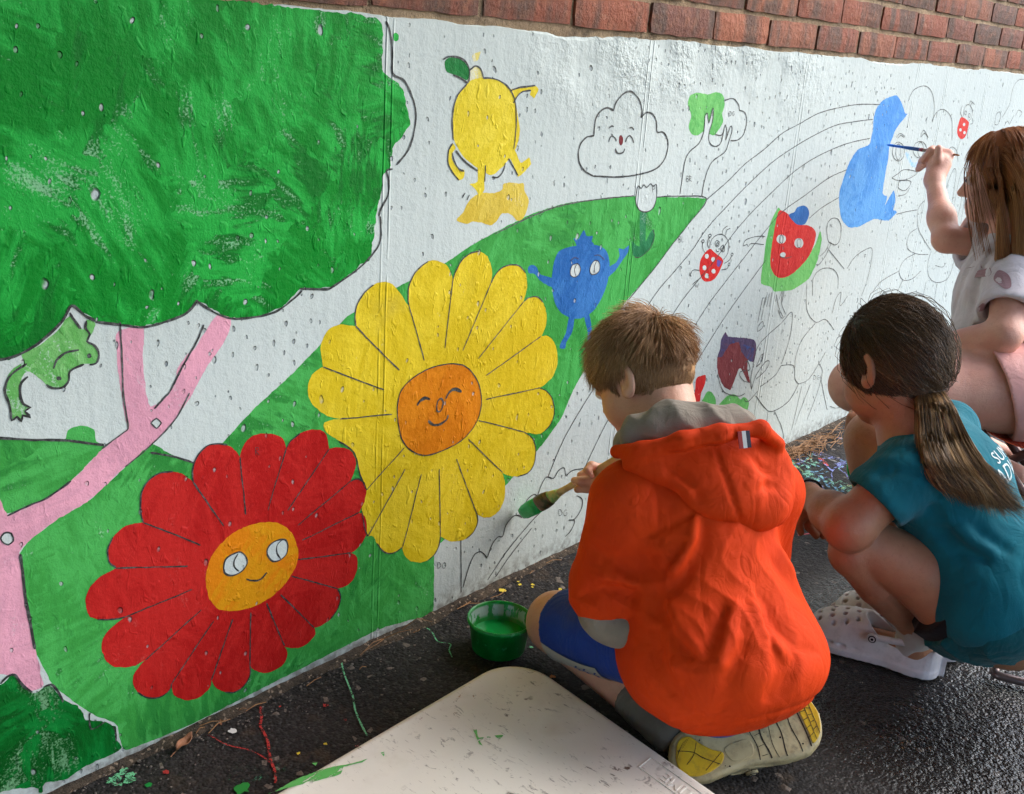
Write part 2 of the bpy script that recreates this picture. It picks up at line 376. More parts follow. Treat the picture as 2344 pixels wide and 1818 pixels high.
('gt','','painted_tree','lime_solid',2,1.0,1,[1867,934,1894,938,1929,935,1963,940,1989,934,2001,915,1995,897,2002,882,1989,863,1969,852,1932,860,1909,853,1884,857,1871,872,1876,893,1860,911,1859,925]),
('gt2','gt','trunk','bare_white',3,0.4,1,[1932,838,1930,871,1929,891,1937,895,1946,878,1954,906,1961,886,1952,856,1959,837]),
('lb','','painted_ladybug','red_bright',2,0.6,1,[2013,605,2039,594,2079,574,2075,558,2060,538,2039,530,2008,533,1987,551,1980,572,1987,591]),
('lbd1420','lb','spot','bare_white',3,0.3,1,[2014,589,2013,585,2010,584,2005,584,2000,587,1997,590,1998,594,2002,595,2007,595,2012,592]),
('lbd1437','lb','spot','bare_white',3,0.3,1,[2043,579,2042,575,2039,574,2033,574,2029,577,2026,580,2027,584,2031,585,2036,585,2041,582]),
('lbd1483','lb','spot','bare_white',3,0.3,1,[2010,563,2010,560,2006,558,2001,559,1996,561,1994,565,1994,568,1998,570,2003,569,2008,567]),
('lbd1503','lb','spot','bare_white',3,0.3,1,[2052,551,2051,547,2047,546,2042,546,2037,549,2034,552,2035,556,2039,557,2044,557,2049,554]),
('lbd1528','lb','spot','bare_white',3,0.3,1,[2025,543,2024,540,2020,538,2015,539,2010,541,2008,545,2009,548,2012,550,2018,549,2023,547]),
('lbp','lb','paint_spot','purple',3,0.4,0,[2053,577,2074,570,2064,559,2054,564]),
('bb','','painted_blueberry','blue',3,0.6,1,[1491,653,1521,656,1558,655,1597,651,1625,640,1641,619,1645,589,1638,561,1624,538,1604,520,1572,511,1540,515,1507,529,1486,548,1474,573,1468,601,1470,628,1477,645]),
('b1','bb','crown','blue',2,0.5,0,[1540,650,1529,663,1522,671,1538,668,1543,675,1552,684,1562,672,1582,670,1578,661,1587,654,1566,648]),
('b2','bb','arm','blue',2,0.5,1,[1398,628,1406,633,1421,628,1434,613,1474,599,1476,583,1438,599,1417,615,1402,618]),
('b3','bb','arm','blue',2,0.5,0,[1638,602,1664,610,1675,623,1669,638,1687,635,1703,641,1702,627,1687,614,1666,595,1641,583]),
('b4','bb','leg','blue',2,0.5,1,[1530,520,1545,516,1543,487,1527,469,1525,457,1509,461,1511,471,1524,488]),
('b5','bb','leg','blue',2,0.5,1,[1577,515,1591,517,1606,481,1612,463,1596,462,1593,479]),
('b6','bb','eye','bare_white',5,0.3,1,[1521,611,1526,620,1541,621,1551,612,1548,600,1535,596,1523,601]),
('b7','bb','eye','bare_white',5,0.3,1,[1581,608,1589,620,1602,621,1612,611,1610,599,1596,594,1584,598]),
('tu','','painted_tulip','bare_white',2,0.3,1,[1711,755,1714,759,1724,753,1732,760,1743,754,1756,761,1765,755,1776,758,1782,731,1773,711,1752,705,1727,710,1711,727,1710,743]),
('tu2','tu','stem','deep_green',2,0.6,0,[1730,703,1751,702,1760,645,1772,661,1785,668,1791,646,1774,626,1747,614,1721,619,1711,649,1740,636]),
('wm','','painted_watermelon','lime_solid',2,0.8,0,[2305,678,2322,669,2307,648,2304,609,2305,560,2319,527,2358,502,2415,500,2469,516,2510,540,2540,572,2552,603,2571,577,2566,524,2531,478,2448,459,2351,466,2328,481,2274,496,2269,537,2271,554,2269,599,2279,646]),
('wm1','wm','flesh','red_bright',3,0.8,1,[2316,671,2366,657,2422,630,2483,621,2527,602,2530,571,2510,540,2469,516,2416,499,2359,501,2317,527,2303,560,2302,609,2305,648]),
('wm2','wm','hat','blue',4,0.5,1,[2366,657,2393,662,2403,672,2436,675,2463,666,2475,649,2461,628,2422,628,2384,644]),
('wme0','wm','eye','bare_white',4,0.3,1,[2370,596,2369,592,2363,588,2354,587,2342,588,2332,591,2323,596,2320,601,2321,605,2326,609,2336,610,2347,609,2358,606,2366,602]),
('wme1','wm','eye','bare_white',4,0.3,1,[2468,578,2467,572,2462,568,2453,567,2441,568,2431,571,2422,576,2418,582,2419,588,2424,592,2433,593,2444,592,2455,589,2463,584]),
('wmn','wm','nose','bare_white',4,0.4,1,[2381,556,2380,553,2377,551,2371,551,2364,551,2358,553,2353,556,2350,559,2351,562,2355,564,2360,564,2367,564,2374,562,2379,559]),
('bl','','painted_bird','sky_blue',2,1.6,0,[2886,946,2924,931,2971,897,2986,896,2940,868,2922,854,2902,815,2901,805,2907,775,2906,736,2910,680,2948,668,2941,643,2986,684,3012,654,3008,628,3038,618,2986,597,2882,609,2792,595,2723,598,2668,626,2642,662,2629,700,2642,737,2664,778,2697,805,2765,818,2772,855,2764,888,2776,916,2814,935]),
('bl2','bl','paint_smear','sky_blue_thin',2,1.0,1,[3022,787,3042,787,3088,760,3142,761,3154,750,3101,746,3061,761]),
('lb2','','painted_ladybug','red_bright',2,0.6,1,[3411,887,3483,873,3489,853,3478,826,3441,821,3403,838,3397,865]),
('lb2690','lb2','spot','bare_white',3,0.3,1,[3458,865,3457,861,3450,860,3441,861,3436,865,3438,868,3445,870,3453,868]),
('lb2720','lb2','spot','bare_white',3,0.3,1,[3436,848,3435,845,3428,844,3419,845,3414,849,3415,852,3422,854,3431,852]),
('lb2735','lb2','spot','bare_white',3,0.3,1,[3476,840,3475,836,3468,835,3459,836,3454,840,3455,843,3462,845,3471,843]),
('mt','','painted_tulip','maroon_red',2,1.4,0,[2112,337,2119,357,2118,378,2133,395,2152,381,2193,372,2245,362,2281,352,2296,336,2300,309,2293,292,2265,304,2267,279,2293,238,2276,246,2237,285,2224,287,2211,259,2196,237,2160,255,2134,282,2116,311]),
('mt2','mt','upper_paint','purple_blue',3,1.4,0,[2112,337,2119,357,2118,378,2133,395,2152,381,2245,362,2281,352,2296,336,2300,309,2293,292,2265,302,2225,331,2205,358,2165,360,2145,346,2133,334]),
('rt','','painted_red_tulip','red_bright',2,0.6,1,[2004,244,2028,265,2028,298,2049,302,2069,299,2070,277,2059,258,2057,235,2043,234]),
('lv','','painted_leaf','lime_solid',2,0.8,1,[2010,230,2058,231,2083,254,2098,254,2116,243,2133,222,2126,201,2073,198,2018,212]),
('lv2','','painted_leaf','lime_solid',2,0.8,1,[2148,205,2183,224,2221,221,2255,201,2271,204,2302,182,2293,151,2276,136,2240,163,2175,193]),
]
PAINT_LINES = [
('hill2','outline','marker',3,0,1,[397,543,464,525,496,515,539,504,590,485]),
('hill','outline','marker',2.5,0,1,[653,459,686,445,718,427]),
('hill','outline','pencil',2.2,0,1,[1303,697,1407,723,1492,736,1610,740,1704,740]),
('hill','outline','marker',2.2,0,1,[1783,733,1867,730,1974,718,1912,667,1857,627,1798,581,1719,527]),
('trunk','outline','marker',2.5,0,1,[463,424,489,430,513,434,544,448]),
('trunk','outline','pencil',2,0,1,[587,481,617,496,624,500,620,549,621,587,621,643]),
('trunk','outline','marker',2.5,0,1,[662,519,676,531,685,538,705,569,728,601,739,622]),
('trunk','outline','pencil',2,0,1,[714,530,692,498,656,470,617,448]),
('trunk','outline','marker',3.5,0,1,[474,369,475,336,475,312,478,274,481,231]),
('trunk','outline','marker',1.6,1,0,[656,500,664,505,671,497,664,491]),
('trunk','outline','marker',1.6,1,1,[468,393,467,389,464,387,461,386,458,388,456,390,454,393,453,397,454,400,457,403,460,403,463,402,466,400,467,396]),
('crown','outline','marker',3,0,1,[1047,1024,1056,1009,1061,981,1063,953,1086,943,1103,920,1112,893,1106,858,1095,838,1075,821]),
('crown','outline','marker',3,0,1,[1068,815,1056,813,1061,798,1060,777,1047,757,1043,746]),
('crown','outline','marker',3,0,1,[1045,746,1047,736,1047,707,1030,687,1004,669,960,649,947,645,896,652]),
('crown','outline','marker',3,0,1,[901,649,880,635,852,623,817,621,783,624,755,637,731,655]),
('crown','outline','marker',3.2,0,1,[731,657,713,641,676,633,650,632,622,639,589,648]),
('crown','outline','marker',3.2,0,1,[589,649,575,659,564,671,558,670,549,656,525,637,499,624,472,620,422,627]),
('bush','outline','marker',2.6,0,1,[435,200,443,206,450,207,455,202,462,185,473,170]),
('bush','outline','marker',2.6,0,1,[487,171,497,171,502,164,507,152,511,137]),
('bush','outline','marker',1.8,0,1,[545,103,546,77,566,79]),
('bush','outline','marker',2.2,0,1,[577,66,580,58,580,40]),
('frog','outline','marker',2.6,0,1,[570,642,561,657,558,664]),
('frog','outline','marker',2.6,0,1,[578,651,576,643,581,633,577,625,587,617,591,605,586,595,578,595]),
('frog','outline','marker',2.6,0,1,[571,597,553,591,551,580,542,572,529,574,523,580]),
('frog','outline','marker',2.6,0,1,[502,610,483,600,476,589,474,579,478,563,479,544,485,547,490,540,492,547,501,543,495,552,502,555,494,561,491,575,494,588,502,594]),
('frog','mouth','marker',2.6,0,1,[533,598,538,608,549,615,566,616]),
('sun','petal_line','pencil',1.8,0,1,[1111,598,1126,561,1139,528,1150,499]),
('sun','petal_line','pencil',1.8,0,1,[1208,629,1204,585,1200,545,1197,512]),
('sun','petal_line','pencil',1.8,0,1,[1302,612,1279,570,1258,532,1241,501]),
('sun','petal_line','pencil',1.8,0,1,[1392,567,1349,533,1311,503,1281,479]),
('sun','petal_line','pencil',1.8,0,1,[1448,493,1393,474,1344,457,1304,444]),
('sun','petal_line','pencil',1.8,0,1,[1457,390,1398,393,1348,396,1307,398]),
('sun','petal_line','pencil',1.8,0,1,[1422,308,1371,329,1327,347,1291,361]),
('sun','petal_line','pencil',1.8,0,1,[1366,240,1327,275,1294,306,1267,331]),
('sun','petal_line','pencil',1.8,0,1,[1302,172,1277,222,1256,265,1239,300]),
('sun','petal_line','pencil',1.8,0,1,[1208,157,1204,208,1200,254,1197,291]),
('sun','petal_line','pencil',1.8,0,1,[1116,166,1131,214,1143,257,1154,293]),
('sun','petal_line','pencil',1.8,0,1,[1036,212,1066,250,1093,284,1115,313]),
('sun','petal_line','pencil',1.8,0,1,[1031,298,1061,319,1089,337,1112,353]),
('sun','petal_line','pencil',1.8,0,1,[974,435,1013,429,1050,424,1082,419]),
('sun','petal_line','pencil',1.8,0,1,[940,526,984,504,1026,483,1063,465]),
('sun','petal_line','pencil',1.8,0,1,[1002,580,1035,548,1067,518,1095,492]),
('sun','outline','pencil',2.0,0,1,[1111,598,1109,608,1110,631,1125,653,1150,666]),
('sun','outline','marker',2.0,0,1,[1208,629,1215,644,1230,662,1249,670,1268,671]),
('sun','outline','pencil',2.0,0,1,[1302,612,1310,623,1327,636,1353,639,1375,634,1392,620]),
('sun','outline','pencil',2.0,0,1,[1392,567,1407,573,1430,571,1447,559]),
('sun','outline','marker',2.0,0,1,[1457,390,1479,379,1499,358,1508,327,1498,305,1481,296]),
('sun','outline','marker',2.0,0,1,[1422,308,1448,288,1460,261,1457,232,1441,219,1411,219]),
('sun','outline','marker',2.0,0,1,[1302,172,1305,154,1295,138,1277,130]),
('sun','outline','pencil',2.0,0,1,[1208,157,1205,139,1194,124,1177,118]),
('sun','outline','pencil',2.0,0,1,[1116,166,1103,162,1087,163,1071,173,1057,192]),
('sun','outline','marker',2.0,0,1,[1036,212,1028,232,1022,263]),
('sun','outline','marker',2.0,0,1,[1031,298,1016,331,1003,371,972,398]),
('sun','outline','pencil',2.0,0,1,[1002,580,1000,597,1004,614,1018,631,1036,641]),
('red','petal_line','marker',1.8,0,1,[638,361,669,339,698,318,723,299]),
('red','petal_line','marker',1.8,0,1,[715,399,732,369,748,341,762,317]),
('red','petal_line','marker',1.8,0,1,[791,417,794,382,797,351,799,324]),
('red','petal_line','marker',1.8,0,1,[872,410,859,376,847,345,838,319]),
('red','petal_line','marker',1.8,0,1,[953,390,923,359,896,331,874,308]),
('red','petal_line','marker',1.8,0,1,[996,323,956,305,921,290,893,277]),
('red','petal_line','marker',1.8,0,1,[1016,262,971,257,932,252,901,249]),
('red','petal_line','marker',1.8,0,1,[1000,194,958,203,922,211,893,218]),
('red','petal_line','marker',1.8,0,1,[973,137,937,159,906,178,881,193]),
('red','petal_line','marker',1.8,0,1,[925,83,900,116,878,145,860,168]),
('red','petal_line','marker',1.8,0,1,[867,73,854,108,843,138,834,163]),
('red','petal_line','marker',1.8,0,1,[802,65,803,101,804,132,805,158]),
('red','petal_line','marker',1.8,0,1,[734,70,749,104,762,134,773,159]),
('red','petal_line','marker',1.8,0,1,[669,94,696,122,720,148,741,169]),
('red','petal_line','marker',1.8,0,1,[630,150,663,166,694,182,721,195]),
('red','petal_line','marker',1.8,0,1,[605,229,642,231,677,232,707,234]),
('red','petal_line','marker',1.8,0,1,[596,307,634,295,670,283,702,273]),
('red','outline','marker',2.0,0,1,[638,361,635,378,637,402,646,418,664,426,685,423]),
('red','outline','marker',2.0,0,1,[715,399,715,419,722,435,737,447,754,447,771,441]),
('red','outline','marker',2.0,0,1,[872,410,879,420,897,429]),
('red','outline','marker',2.0,0,1,[996,323,1012,323,1027,311]),
('red','outline','marker',2.0,0,1,[973,137,980,119,974,99,959,85]),
('red','outline','marker',2.0,0,1,[802,65,802,48,791,34,774,30,757,38]),
('red','outline','marker',2.0,0,1,[669,94,665,84,648,80,630,88,616,103]),
('red','outline','marker',2.0,0,1,[605,229,585,233,565,241]),
('red','outline','marker',2.0,0,1,[596,307,587,319,586,338,594,353]),
('sun','outline','marker',2.0,1,1,[1187,484,1223,480,1252,469,1277,445,1291,419,1296,391,1290,366,1273,346,1248,332,1216,326,1182,324,1155,328,1127,344,1108,365,1099,388,1094,414,1094,438,1101,457,1121,471,1152,481]),
('sun','eye','marker',5,0,1,[1138,422,1142,428,1155,432,1167,427]),
('sun','eye','pencil',5,0,1,[1205,420,1212,430,1226,434,1243,425]),
('sun','nose','pencil',3,1,1,[1198,409,1196,403,1193,400,1189,400,1185,403,1184,408,1184,414,1186,420,1190,423,1194,423,1197,420,1199,415]),
('sun','mouth','pencil',4,0,1,[1165,389,1177,379,1193,376,1210,382,1212,389]),
('red','eye_line','marker',2.2,1,1,[760,247,763,262,775,267,789,266,798,255,800,243,791,234,776,232,764,238]),
('red','eye_line','marker',2.2,1,1,[836,247,839,259,852,264,868,261,874,250,872,236,861,229,846,231]),
('red','eye_line','marker',2.2,0,1,[785,265,778,256,778,245,786,235]),
('red','eye_line','marker',2.2,0,1,[863,262,854,255,854,242,861,230]),
('red','mouth','marker',2.6,0,1,[798,218,809,211,824,208,835,216]),
('lemon','outline','marker',2.2,0,1,[1254,951,1285,950,1316,938,1334,917,1340,890,1341,863,1339,839]),
('lemon','outline','marker',2.4,0,1,[1219,942,1198,922,1190,893,1194,855]),
('lemon','outline','marker',2.8,0,1,[1201,839,1223,821,1254,805]),
('lemon','outline','marker',2.2,0,1,[1193,851,1185,840,1185,820,1197,804,1211,792]),
('lemon','outline','marker',2.2,0,1,[1222,806,1210,810,1199,822,1193,836]),
('lemon','outline','marker',2.4,0,1,[1322,933,1342,938,1383,942]),
('lemon','outline','marker',2.4,0,1,[1373,934,1353,932,1340,925,1331,913]),
('lemon','outline','marker',3,0,1,[1164,976,1176,981,1198,980,1215,973,1223,961,1221,944,1203,950,1187,954]),
('lemon','outline','marker',2.4,0,1,[1289,794,1304,793,1316,803,1320,816]),
('lemon','outline','marker',2.4,0,1,[1223,961,1229,966,1236,969,1248,965,1255,952]),
('lemon','outline','marker',2,0,1,[1272,814,1272,787]),
('lemon','outline','marker',2,0,1,[1327,823,1354,794]),
('lemon','outline','marker',2,0,1,[1220,763,1227,771]),
('lemon','outline','marker',2,0,1,[1232,759,1237,767]),
('cloud','outline','marker',3,0,1,[1565,784,1643,779,1710,781,1765,789,1795,807,1803,833,1796,849,1780,861,1759,862,1753,881,1738,895,1717,899,1699,889]),
('cloud','outline','marker',3,0,1,[1699,889,1701,901,1689,920,1670,933,1653,937,1631,930,1614,915,1610,902]),
('cloud','outline','marker',3,0,1,[1610,902,1590,907,1572,902,1559,890,1556,871,1557,857]),
('cloud','outline','marker',3,0,1,[1557,857,1536,855,1520,844,1515,828,1521,809,1539,794,1565,784]),
('cloud','face_line','marker',2.8,0,1,[1600,870,1607,874,1615,873]),
('cloud','face_line','marker',2.8,0,1,[1665,870,1673,871,1680,866]),
('cloud','face_line','marker',2.8,0,1,[1604,845,1606,853,1614,856,1623,851,1627,846]),
('cloud','face_line','marker',2.8,0,1,[1657,844,1660,852,1668,856,1677,851,1684,842]),
('cloud','face_line','marker',2.8,0,1,[1626,833,1632,825,1644,823,1654,826,1656,832]),
('gt','trunk_line','marker',2.2,0,1,[1867,734,1869,770,1872,803,1886,821,1916,836,1929,856,1930,875,1928,893,1936,897,1946,878,1955,908,1960,886,1952,856,1959,837,1982,829,2003,835,2009,855,2012,874,2023,859,2023,842,2035,870,2044,863,2036,836,2026,817,1982,799,1965,781,1956,754,1953,724]),
('gt','outline','marker',2.2,0,1,[1999,924,2031,928,2057,916,2064,904]),
('gt','outline','marker',2.2,0,1,[2063,904,2088,899,2101,881,2096,854,2073,841,2043,840]),
('gt','outline','marker',2,0,1,[1976,854,2002,852,2011,863]),
('','rainbow_line','marker',1.7,0,1,[1976,717,2053,752,2122,789,2195,817,2270,852,2343,872,2437,897,2531,910,2652,920,2790,921]),
('','rainbow_line','marker',1.7,0,1,[1505,193,1549,268,1628,352,1734,449,1817,527,1877,567,1939,608,1994,655,2067,698,2136,736,2238,785,2334,818,2436,846,2546,869,2647,877,2761,883]),
('','rainbow_line','marker',1.7,0,1,[1625,181,1691,272,1792,376,1914,490,1977,535,2043,578,2101,626,2170,670,2259,715,2361,762,2473,795,2616,821,2764,834]),
('','rainbow_line','marker',1.7,0,1,[1894,345,1962,405,2037,474,2097,517,2194,584,2251,622,2327,666,2437,701,2553,738,2651,755]),
('','rainbow_line','marker',1.7,0,1,[1983,307,2085,402,2152,458,2244,526,2282,553]),
('','rainbow_line','marker',1.7,0,1,[2477,640,2539,663,2630,684]),
('lb','outline','marker',1.5,0,1,[2013,607,2016,625,2040,635,2068,631,2093,612,2095,589,2079,574]),
('lb','outline','marker',1.5,0,1,[2060,633,2061,645,2079,652]),
('lb','outline','marker',1.5,0,1,[2075,630,2077,642,2092,645]),
('lb','outline','marker',1.5,0,1,[2009,607,2000,622,2007,634]),
('lb','outline','marker',1.5,0,1,[1996,598,1983,610,1981,624]),
('lb','outline','marker',1.5,0,1,[2085,565,2107,571,2114,581]),
('lb','outline','marker',1.5,0,1,[2076,551,2100,551,2107,559]),
('lb','outline','marker',1.5,0,1,[1983,559,1956,564,1944,553,1952,551]),
('lb','outline','marker',1.5,0,1,[1991,542,1970,536,1960,531]),
('lb','outline','marker',1.5,0,1,[2041,602,2046,596,2055,596]),
('lb','outline','marker',1.4,1,1,[2053,614,2052,609,2048,607,2042,608,2037,611,2034,615,2034,619,2038,622,2044,621,2050,618]),
('lb','outline','marker',1.4,1,1,[2079,600,2079,595,2074,593,2069,594,2063,597,2060,601,2061,606,2065,608,2071,607,2076,604]),
('lb','outline','marker',1.4,1,1,[2048,613,2048,611,2046,610,2044,610,2041,612,2040,614,2040,616,2042,617,2044,617,2047,615]),
('lb','outline','marker',1.4,1,1,[2074,599,2074,597,2072,596,2070,596,2067,598,2066,600,2066,602,2068,603,2070,603,2073,602]),
('lb','outline','marker',1.4,1,1,[2014,635,2013,633,2010,632,2007,632,2003,634,2002,636,2002,638,2005,639,2009,639,2012,637]),
('lb','outline','marker',1.4,1,1,[1987,625,1986,623,1984,622,1980,622,1977,624,1975,626,1976,628,1978,629,1982,629,1985,627]),
('lb','outline','marker',1.4,1,1,[2120,582,2120,580,2118,579,2115,580,2112,581,2110,583,2111,585,2113,586,2116,586,2119,584]),
('lb','outline','marker',1.4,1,1,[2112,560,2112,558,2110,557,2107,558,2104,559,2102,561,2103,563,2105,564,2108,564,2111,563]),
('bb','eye_line','marker',1.5,1,1,[1521,611,1526,620,1541,621,1551,612,1548,600,1535,596,1523,601]),
('bb','eye_line','marker',1.5,0,1,[1538,620,1533,610,1539,597]),
('bb','eye_line','marker',1.5,1,1,[1581,608,1589,620,1602,621,1612,611,1610,599,1596,594,1584,598]),
('bb','eye_line','marker',1.5,0,1,[1600,621,1594,609,1599,596]),
('bb','brow','darkblue',2,0,1,[1518,629,1530,634,1543,630]),
('bb','brow','darkblue',2,0,1,[1591,632,1607,631,1625,620]),
('tu','outline','marker',2,1,1,[1711,755,1714,759,1724,753,1732,760,1743,754,1756,761,1765,755,1776,758,1782,731,1773,711,1752,705,1727,710,1711,727,1710,743]),
('tu','leaf_line','marker',1.6,0,1,[1781,668,1790,651,1778,628,1747,614,1725,616]),
('wm','eye_line','marker',1.4,1,1,[2355,598,2355,593,2354,590,2350,588,2345,589,2341,591,2337,595,2334,599,2334,604,2336,607,2339,609,2344,608,2349,606,2353,602]),
('wm','eye_line','marker',1.4,1,1,[2454,579,2454,574,2453,570,2449,568,2444,569,2439,571,2435,576,2432,581,2431,586,2433,590,2437,592,2441,591,2447,589,2451,584]),
('wm','mouth','marker',1.6,0,1,[2351,555,2382,548,2415,548]),
('wm','outline','marker',1.5,0,1,[2261,612,2219,616,2170,612,2161,599,2179,601,2184,595,2198,601,2260,593]),
('wm','outline','marker',1.5,0,1,[2627,562,2607,574,2587,613,2608,630,2646,626,2675,602,2679,567,2656,556,2619,568]),
('wm','outline','marker',1.5,0,1,[2631,564,2606,530,2576,511,2560,513]),
('wm','outline','marker',1.5,0,1,[2614,562,2606,547,2574,533]),
('wm','outline','marker',1.5,0,1,[2313,469,2309,437]),
('wm','outline','marker',1.5,0,1,[2325,467,2320,431]),
('wm','outline','marker',1.5,0,1,[2337,466,2334,429]),
('wm','outline','marker',1.5,0,1,[2389,463,2381,442]),
('wm','outline','marker',1.5,0,1,[2401,462,2399,430]),
('wm','outline','marker',1.5,0,1,[2622,546,2739,482]),
('bl','face_line','pencil',1.6,0,1,[2974,932,2998,961,3070,974,3132,958,3173,918,3183,872]),
('bl','face_line','pencil',1.6,0,1,[3174,876,3202,903,3256,909,3330,882,3369,817]),
('bl','face_line','pencil',1.6,0,1,[2937,833,2957,844,2996,835]),
('bl','face_line','pencil',1.6,0,1,[2945,830,2964,838,2992,832]),
('bl','face_line','pencil',1.6,0,1,[3110,833,3125,851,3172,829]),
('bl','face_line','pencil',1.6,0,1,[3114,831,3136,842,3170,829]),
('bl','face_line','pencil',1.6,0,1,[2956,721,2990,730,3037,741,3136,729,3076,713,2999,712,2956,721]),
('bl','face_line','pencil',1.6,0,1,[3012,711,3101,704,3072,680,3015,690,3012,711]),
('bl','face_line','pencil',1.6,0,1,[3026,666,3077,669,3103,686]),
('bl','face_line','pencil',1.6,0,1,[3037,612,3109,615,3192,615]),
('bl','face_line','pencil',1.6,1,1,[3010,793,3012,782,3007,774,2995,769,2980,767,2963,770,2947,776,2934,785,2926,795,2925,805,2930,813,2941,818,2956,820,2973,817,2989,812,3003,803]),
('bl','face_line','pencil',1.6,1,1,[2986,792,2989,784,2988,776,2985,772,2978,770,2971,772,2963,777,2956,785,2950,793,2948,802,2949,809,2952,813,2958,815,2966,813,2974,808,2981,801]),
('bl','face_line','pencil',1.6,1,1,[3178,794,3178,784,3171,777,3156,772,3137,771,3116,773,3096,779,3081,787,3073,796,3073,805,3080,813,3094,817,3113,819,3134,817,3154,811,3169,803]),
('bl','face_line','pencil',1.6,1,1,[3151,794,3154,786,3152,779,3147,774,3140,773,3130,775,3121,780,3113,787,3107,795,3104,804,3106,811,3111,815,3118,817,3127,815,3137,810,3145,803]),
('','drawn_flower_line','pencil',1.5,0,1,[3220,556,3164,542,3169,502,3245,476,3355,462]),
('','drawn_flower_line','pencil',1.5,0,1,[3236,640,3198,616,3226,559,3321,500,3371,475]),
('','drawn_flower_line','pencil',1.5,0,1,[3245,476,3166,464,3139,433,3182,400,3255,394,3319,413]),
('','drawn_flower_line','pencil',1.5,0,1,[3380,471,3367,437,3400,386,3487,355,3582,360,3606,407,3595,457]),
('','drawn_flower_line','pencil',1.5,0,1,[3409,460,3429,467,3457,458]),
('','drawn_flower_line','pencil',1.5,0,1,[3438,418,3509,405,3534,417]),
('','drawn_flower_line','pencil',1.5,0,1,[3139,433,3014,414,2962,387]),
('','drawn_flower_line','pencil',1.5,0,1,[3182,400,3148,353]),
('','drawn_flower_line','pencil',1.5,0,1,[3433,578,3401,665,3431,726,3461,714,3475,644,3482,574]),
('','drawn_flower_line','pencil',1.5,0,1,[3505,561,3499,689,3517,729,3543,710,3559,610,3549,540]),
('','drawn_flower_line','pencil',1.5,0,1,[3598,542,3593,638,3627,695]),
('','drawn_flower_line','pencil',1.5,0,1,[3386,370,3378,293]),
('','drawn_flower_line','pencil',1.5,0,1,[3488,352,3495,277]),
('','drawn_flower_line','pencil',1.5,0,1,[2757,480,2792,507,2845,522,2902,524,2915,484,2908,426,2888,386]),
('','drawn_flower_line','pencil',1.5,0,1,[2569,427,2557,477,2597,497,2664,490,2706,465,2720,428]),
('lb2','outline','pencil',1.5,0,1,[3425,890,3422,914,3452,925,3494,909,3499,887,3482,875]),
('lb2','outline','pencil',1.5,0,1,[3457,925,3462,936,3486,931]),
('lb2','outline','pencil',1.5,0,1,[3470,922,3481,931,3505,926]),
('lb2','outline','pencil',1.5,0,1,[3419,887,3394,903,3399,922]),
('lb2','outline','pencil',1.5,0,1,[3495,865,3522,870,3508,884]),
('lb2','outline','pencil',1.5,0,1,[3494,853,3492,837,3508,820]),
('lb2','outline','pencil',1.5,0,1,[3441,821,3434,804,3431,788]),
('lb2','outline','pencil',1.5,0,1,[3350,790,3384,797,3431,782,3458,748]),
('lb2','outline','pencil',1.3,1,1,[3449,900,3449,896,3443,894,3435,896,3430,900,3431,905,3436,906,3444,905]),
('lb2','outline','pencil',1.3,1,1,[3486,892,3485,888,3480,886,3472,888,3467,892,3467,897,3473,898,3480,897]),
('','drawn_cloud_line','pencil',1.6,0,1,[3734,863,3725,892,3753,904,3777,886,3761,863,3734,863]),
('','drawn_cloud_line','pencil',1.6,0,1,[3792,886,3838,928,3840,981,3879,1008,3937,1012]),
('','drawn_cloud_line','pencil',1.6,0,1,[3829,856,3855,874,3882,862]),
('','drawn_cloud_line','pencil',1.6,0,1,[3882,862,3910,892]),
('','drawn_cloud_line','pencil',1.6,0,1,[3929,892,3946,910,3991,901,3972,886]),
('mt','outline','marker',1.8,0,1,[2305,218,2293,247,2295,287,2304,330,2349,354,2413,376,2461,398,2474,358,2470,312,2449,260]),
('mt','outline','marker',1.8,0,1,[2349,216,2420,232,2450,255]),
('mt','outline','marker',1.8,0,1,[2305,218,2317,252,2357,281,2380,277,2364,257,2320,242]),
('mt','outline','marker',1.8,0,1,[2450,255,2499,248,2527,236,2544,199,2570,180]),
('mt','outline','marker',1.8,0,1,[2570,180,2532,143,2470,129,2412,137,2334,194]),
('mt','outline','marker',1.8,0,1,[2413,135,2423,84,2467,30]),
('mt','outline','marker',1.8,0,1,[2452,126,2507,70,2534,28]),
('mt','outline','marker',1.8,0,1,[2123,293,2142,263,2173,235,2244,212,2273,213]),
('mt','outline','marker',1.8,0,1,[2273,197,2296,187,2339,206]),
('mt','outline','marker',1.8,0,1,[2260,276,2234,278,2233,268,2259,249,2287,240]),
('mt','outline','marker',1.8,0,1,[2250,298,2262,300,2281,277,2269,274]),
('mt','outline','marker',1.8,0,1,[2311,276,2329,304,2337,305,2334,285,2311,276]),
('wm','outline','marker',1.5,0,1,[2293,459,2286,395]),
('wm','outline','marker',1.5,0,1,[2306,459,2302,399]),
('wm','outline','marker',1.5,0,1,[2292,372,2292,387,2311,395,2316,379,2292,372]),
('wm','outline','marker',1.5,0,1,[2362,458,2387,420,2418,391]),
('wm','outline','marker',1.5,0,1,[2396,463,2396,432,2430,396]),
('wm','outline','marker',1.5,0,1,[2383,416,2409,390,2427,392]),
('','drawn_leaf_line','pencil',1.5,0,1,[2570,180,2628,183,2678,219,2709,248]),
('','drawn_leaf_line','pencil',1.5,0,1,[2524,465,2548,393,2613,349,2674,347,2741,307]),
('','drawn_leaf_line','pencil',1.5,0,1,[2711,361,2718,399,2744,415,2754,375,2793,399]),
('','drawn_leaf_line','pencil',1.5,0,1,[2702,179,2746,114,2788,58]),
('','drawn_leaf_line','pencil',1.5,0,1,[2645,165,2601,84,2590,56]),
('','drawn_leaf_line','pencil',1.5,0,1,[2592,170,2573,44]),
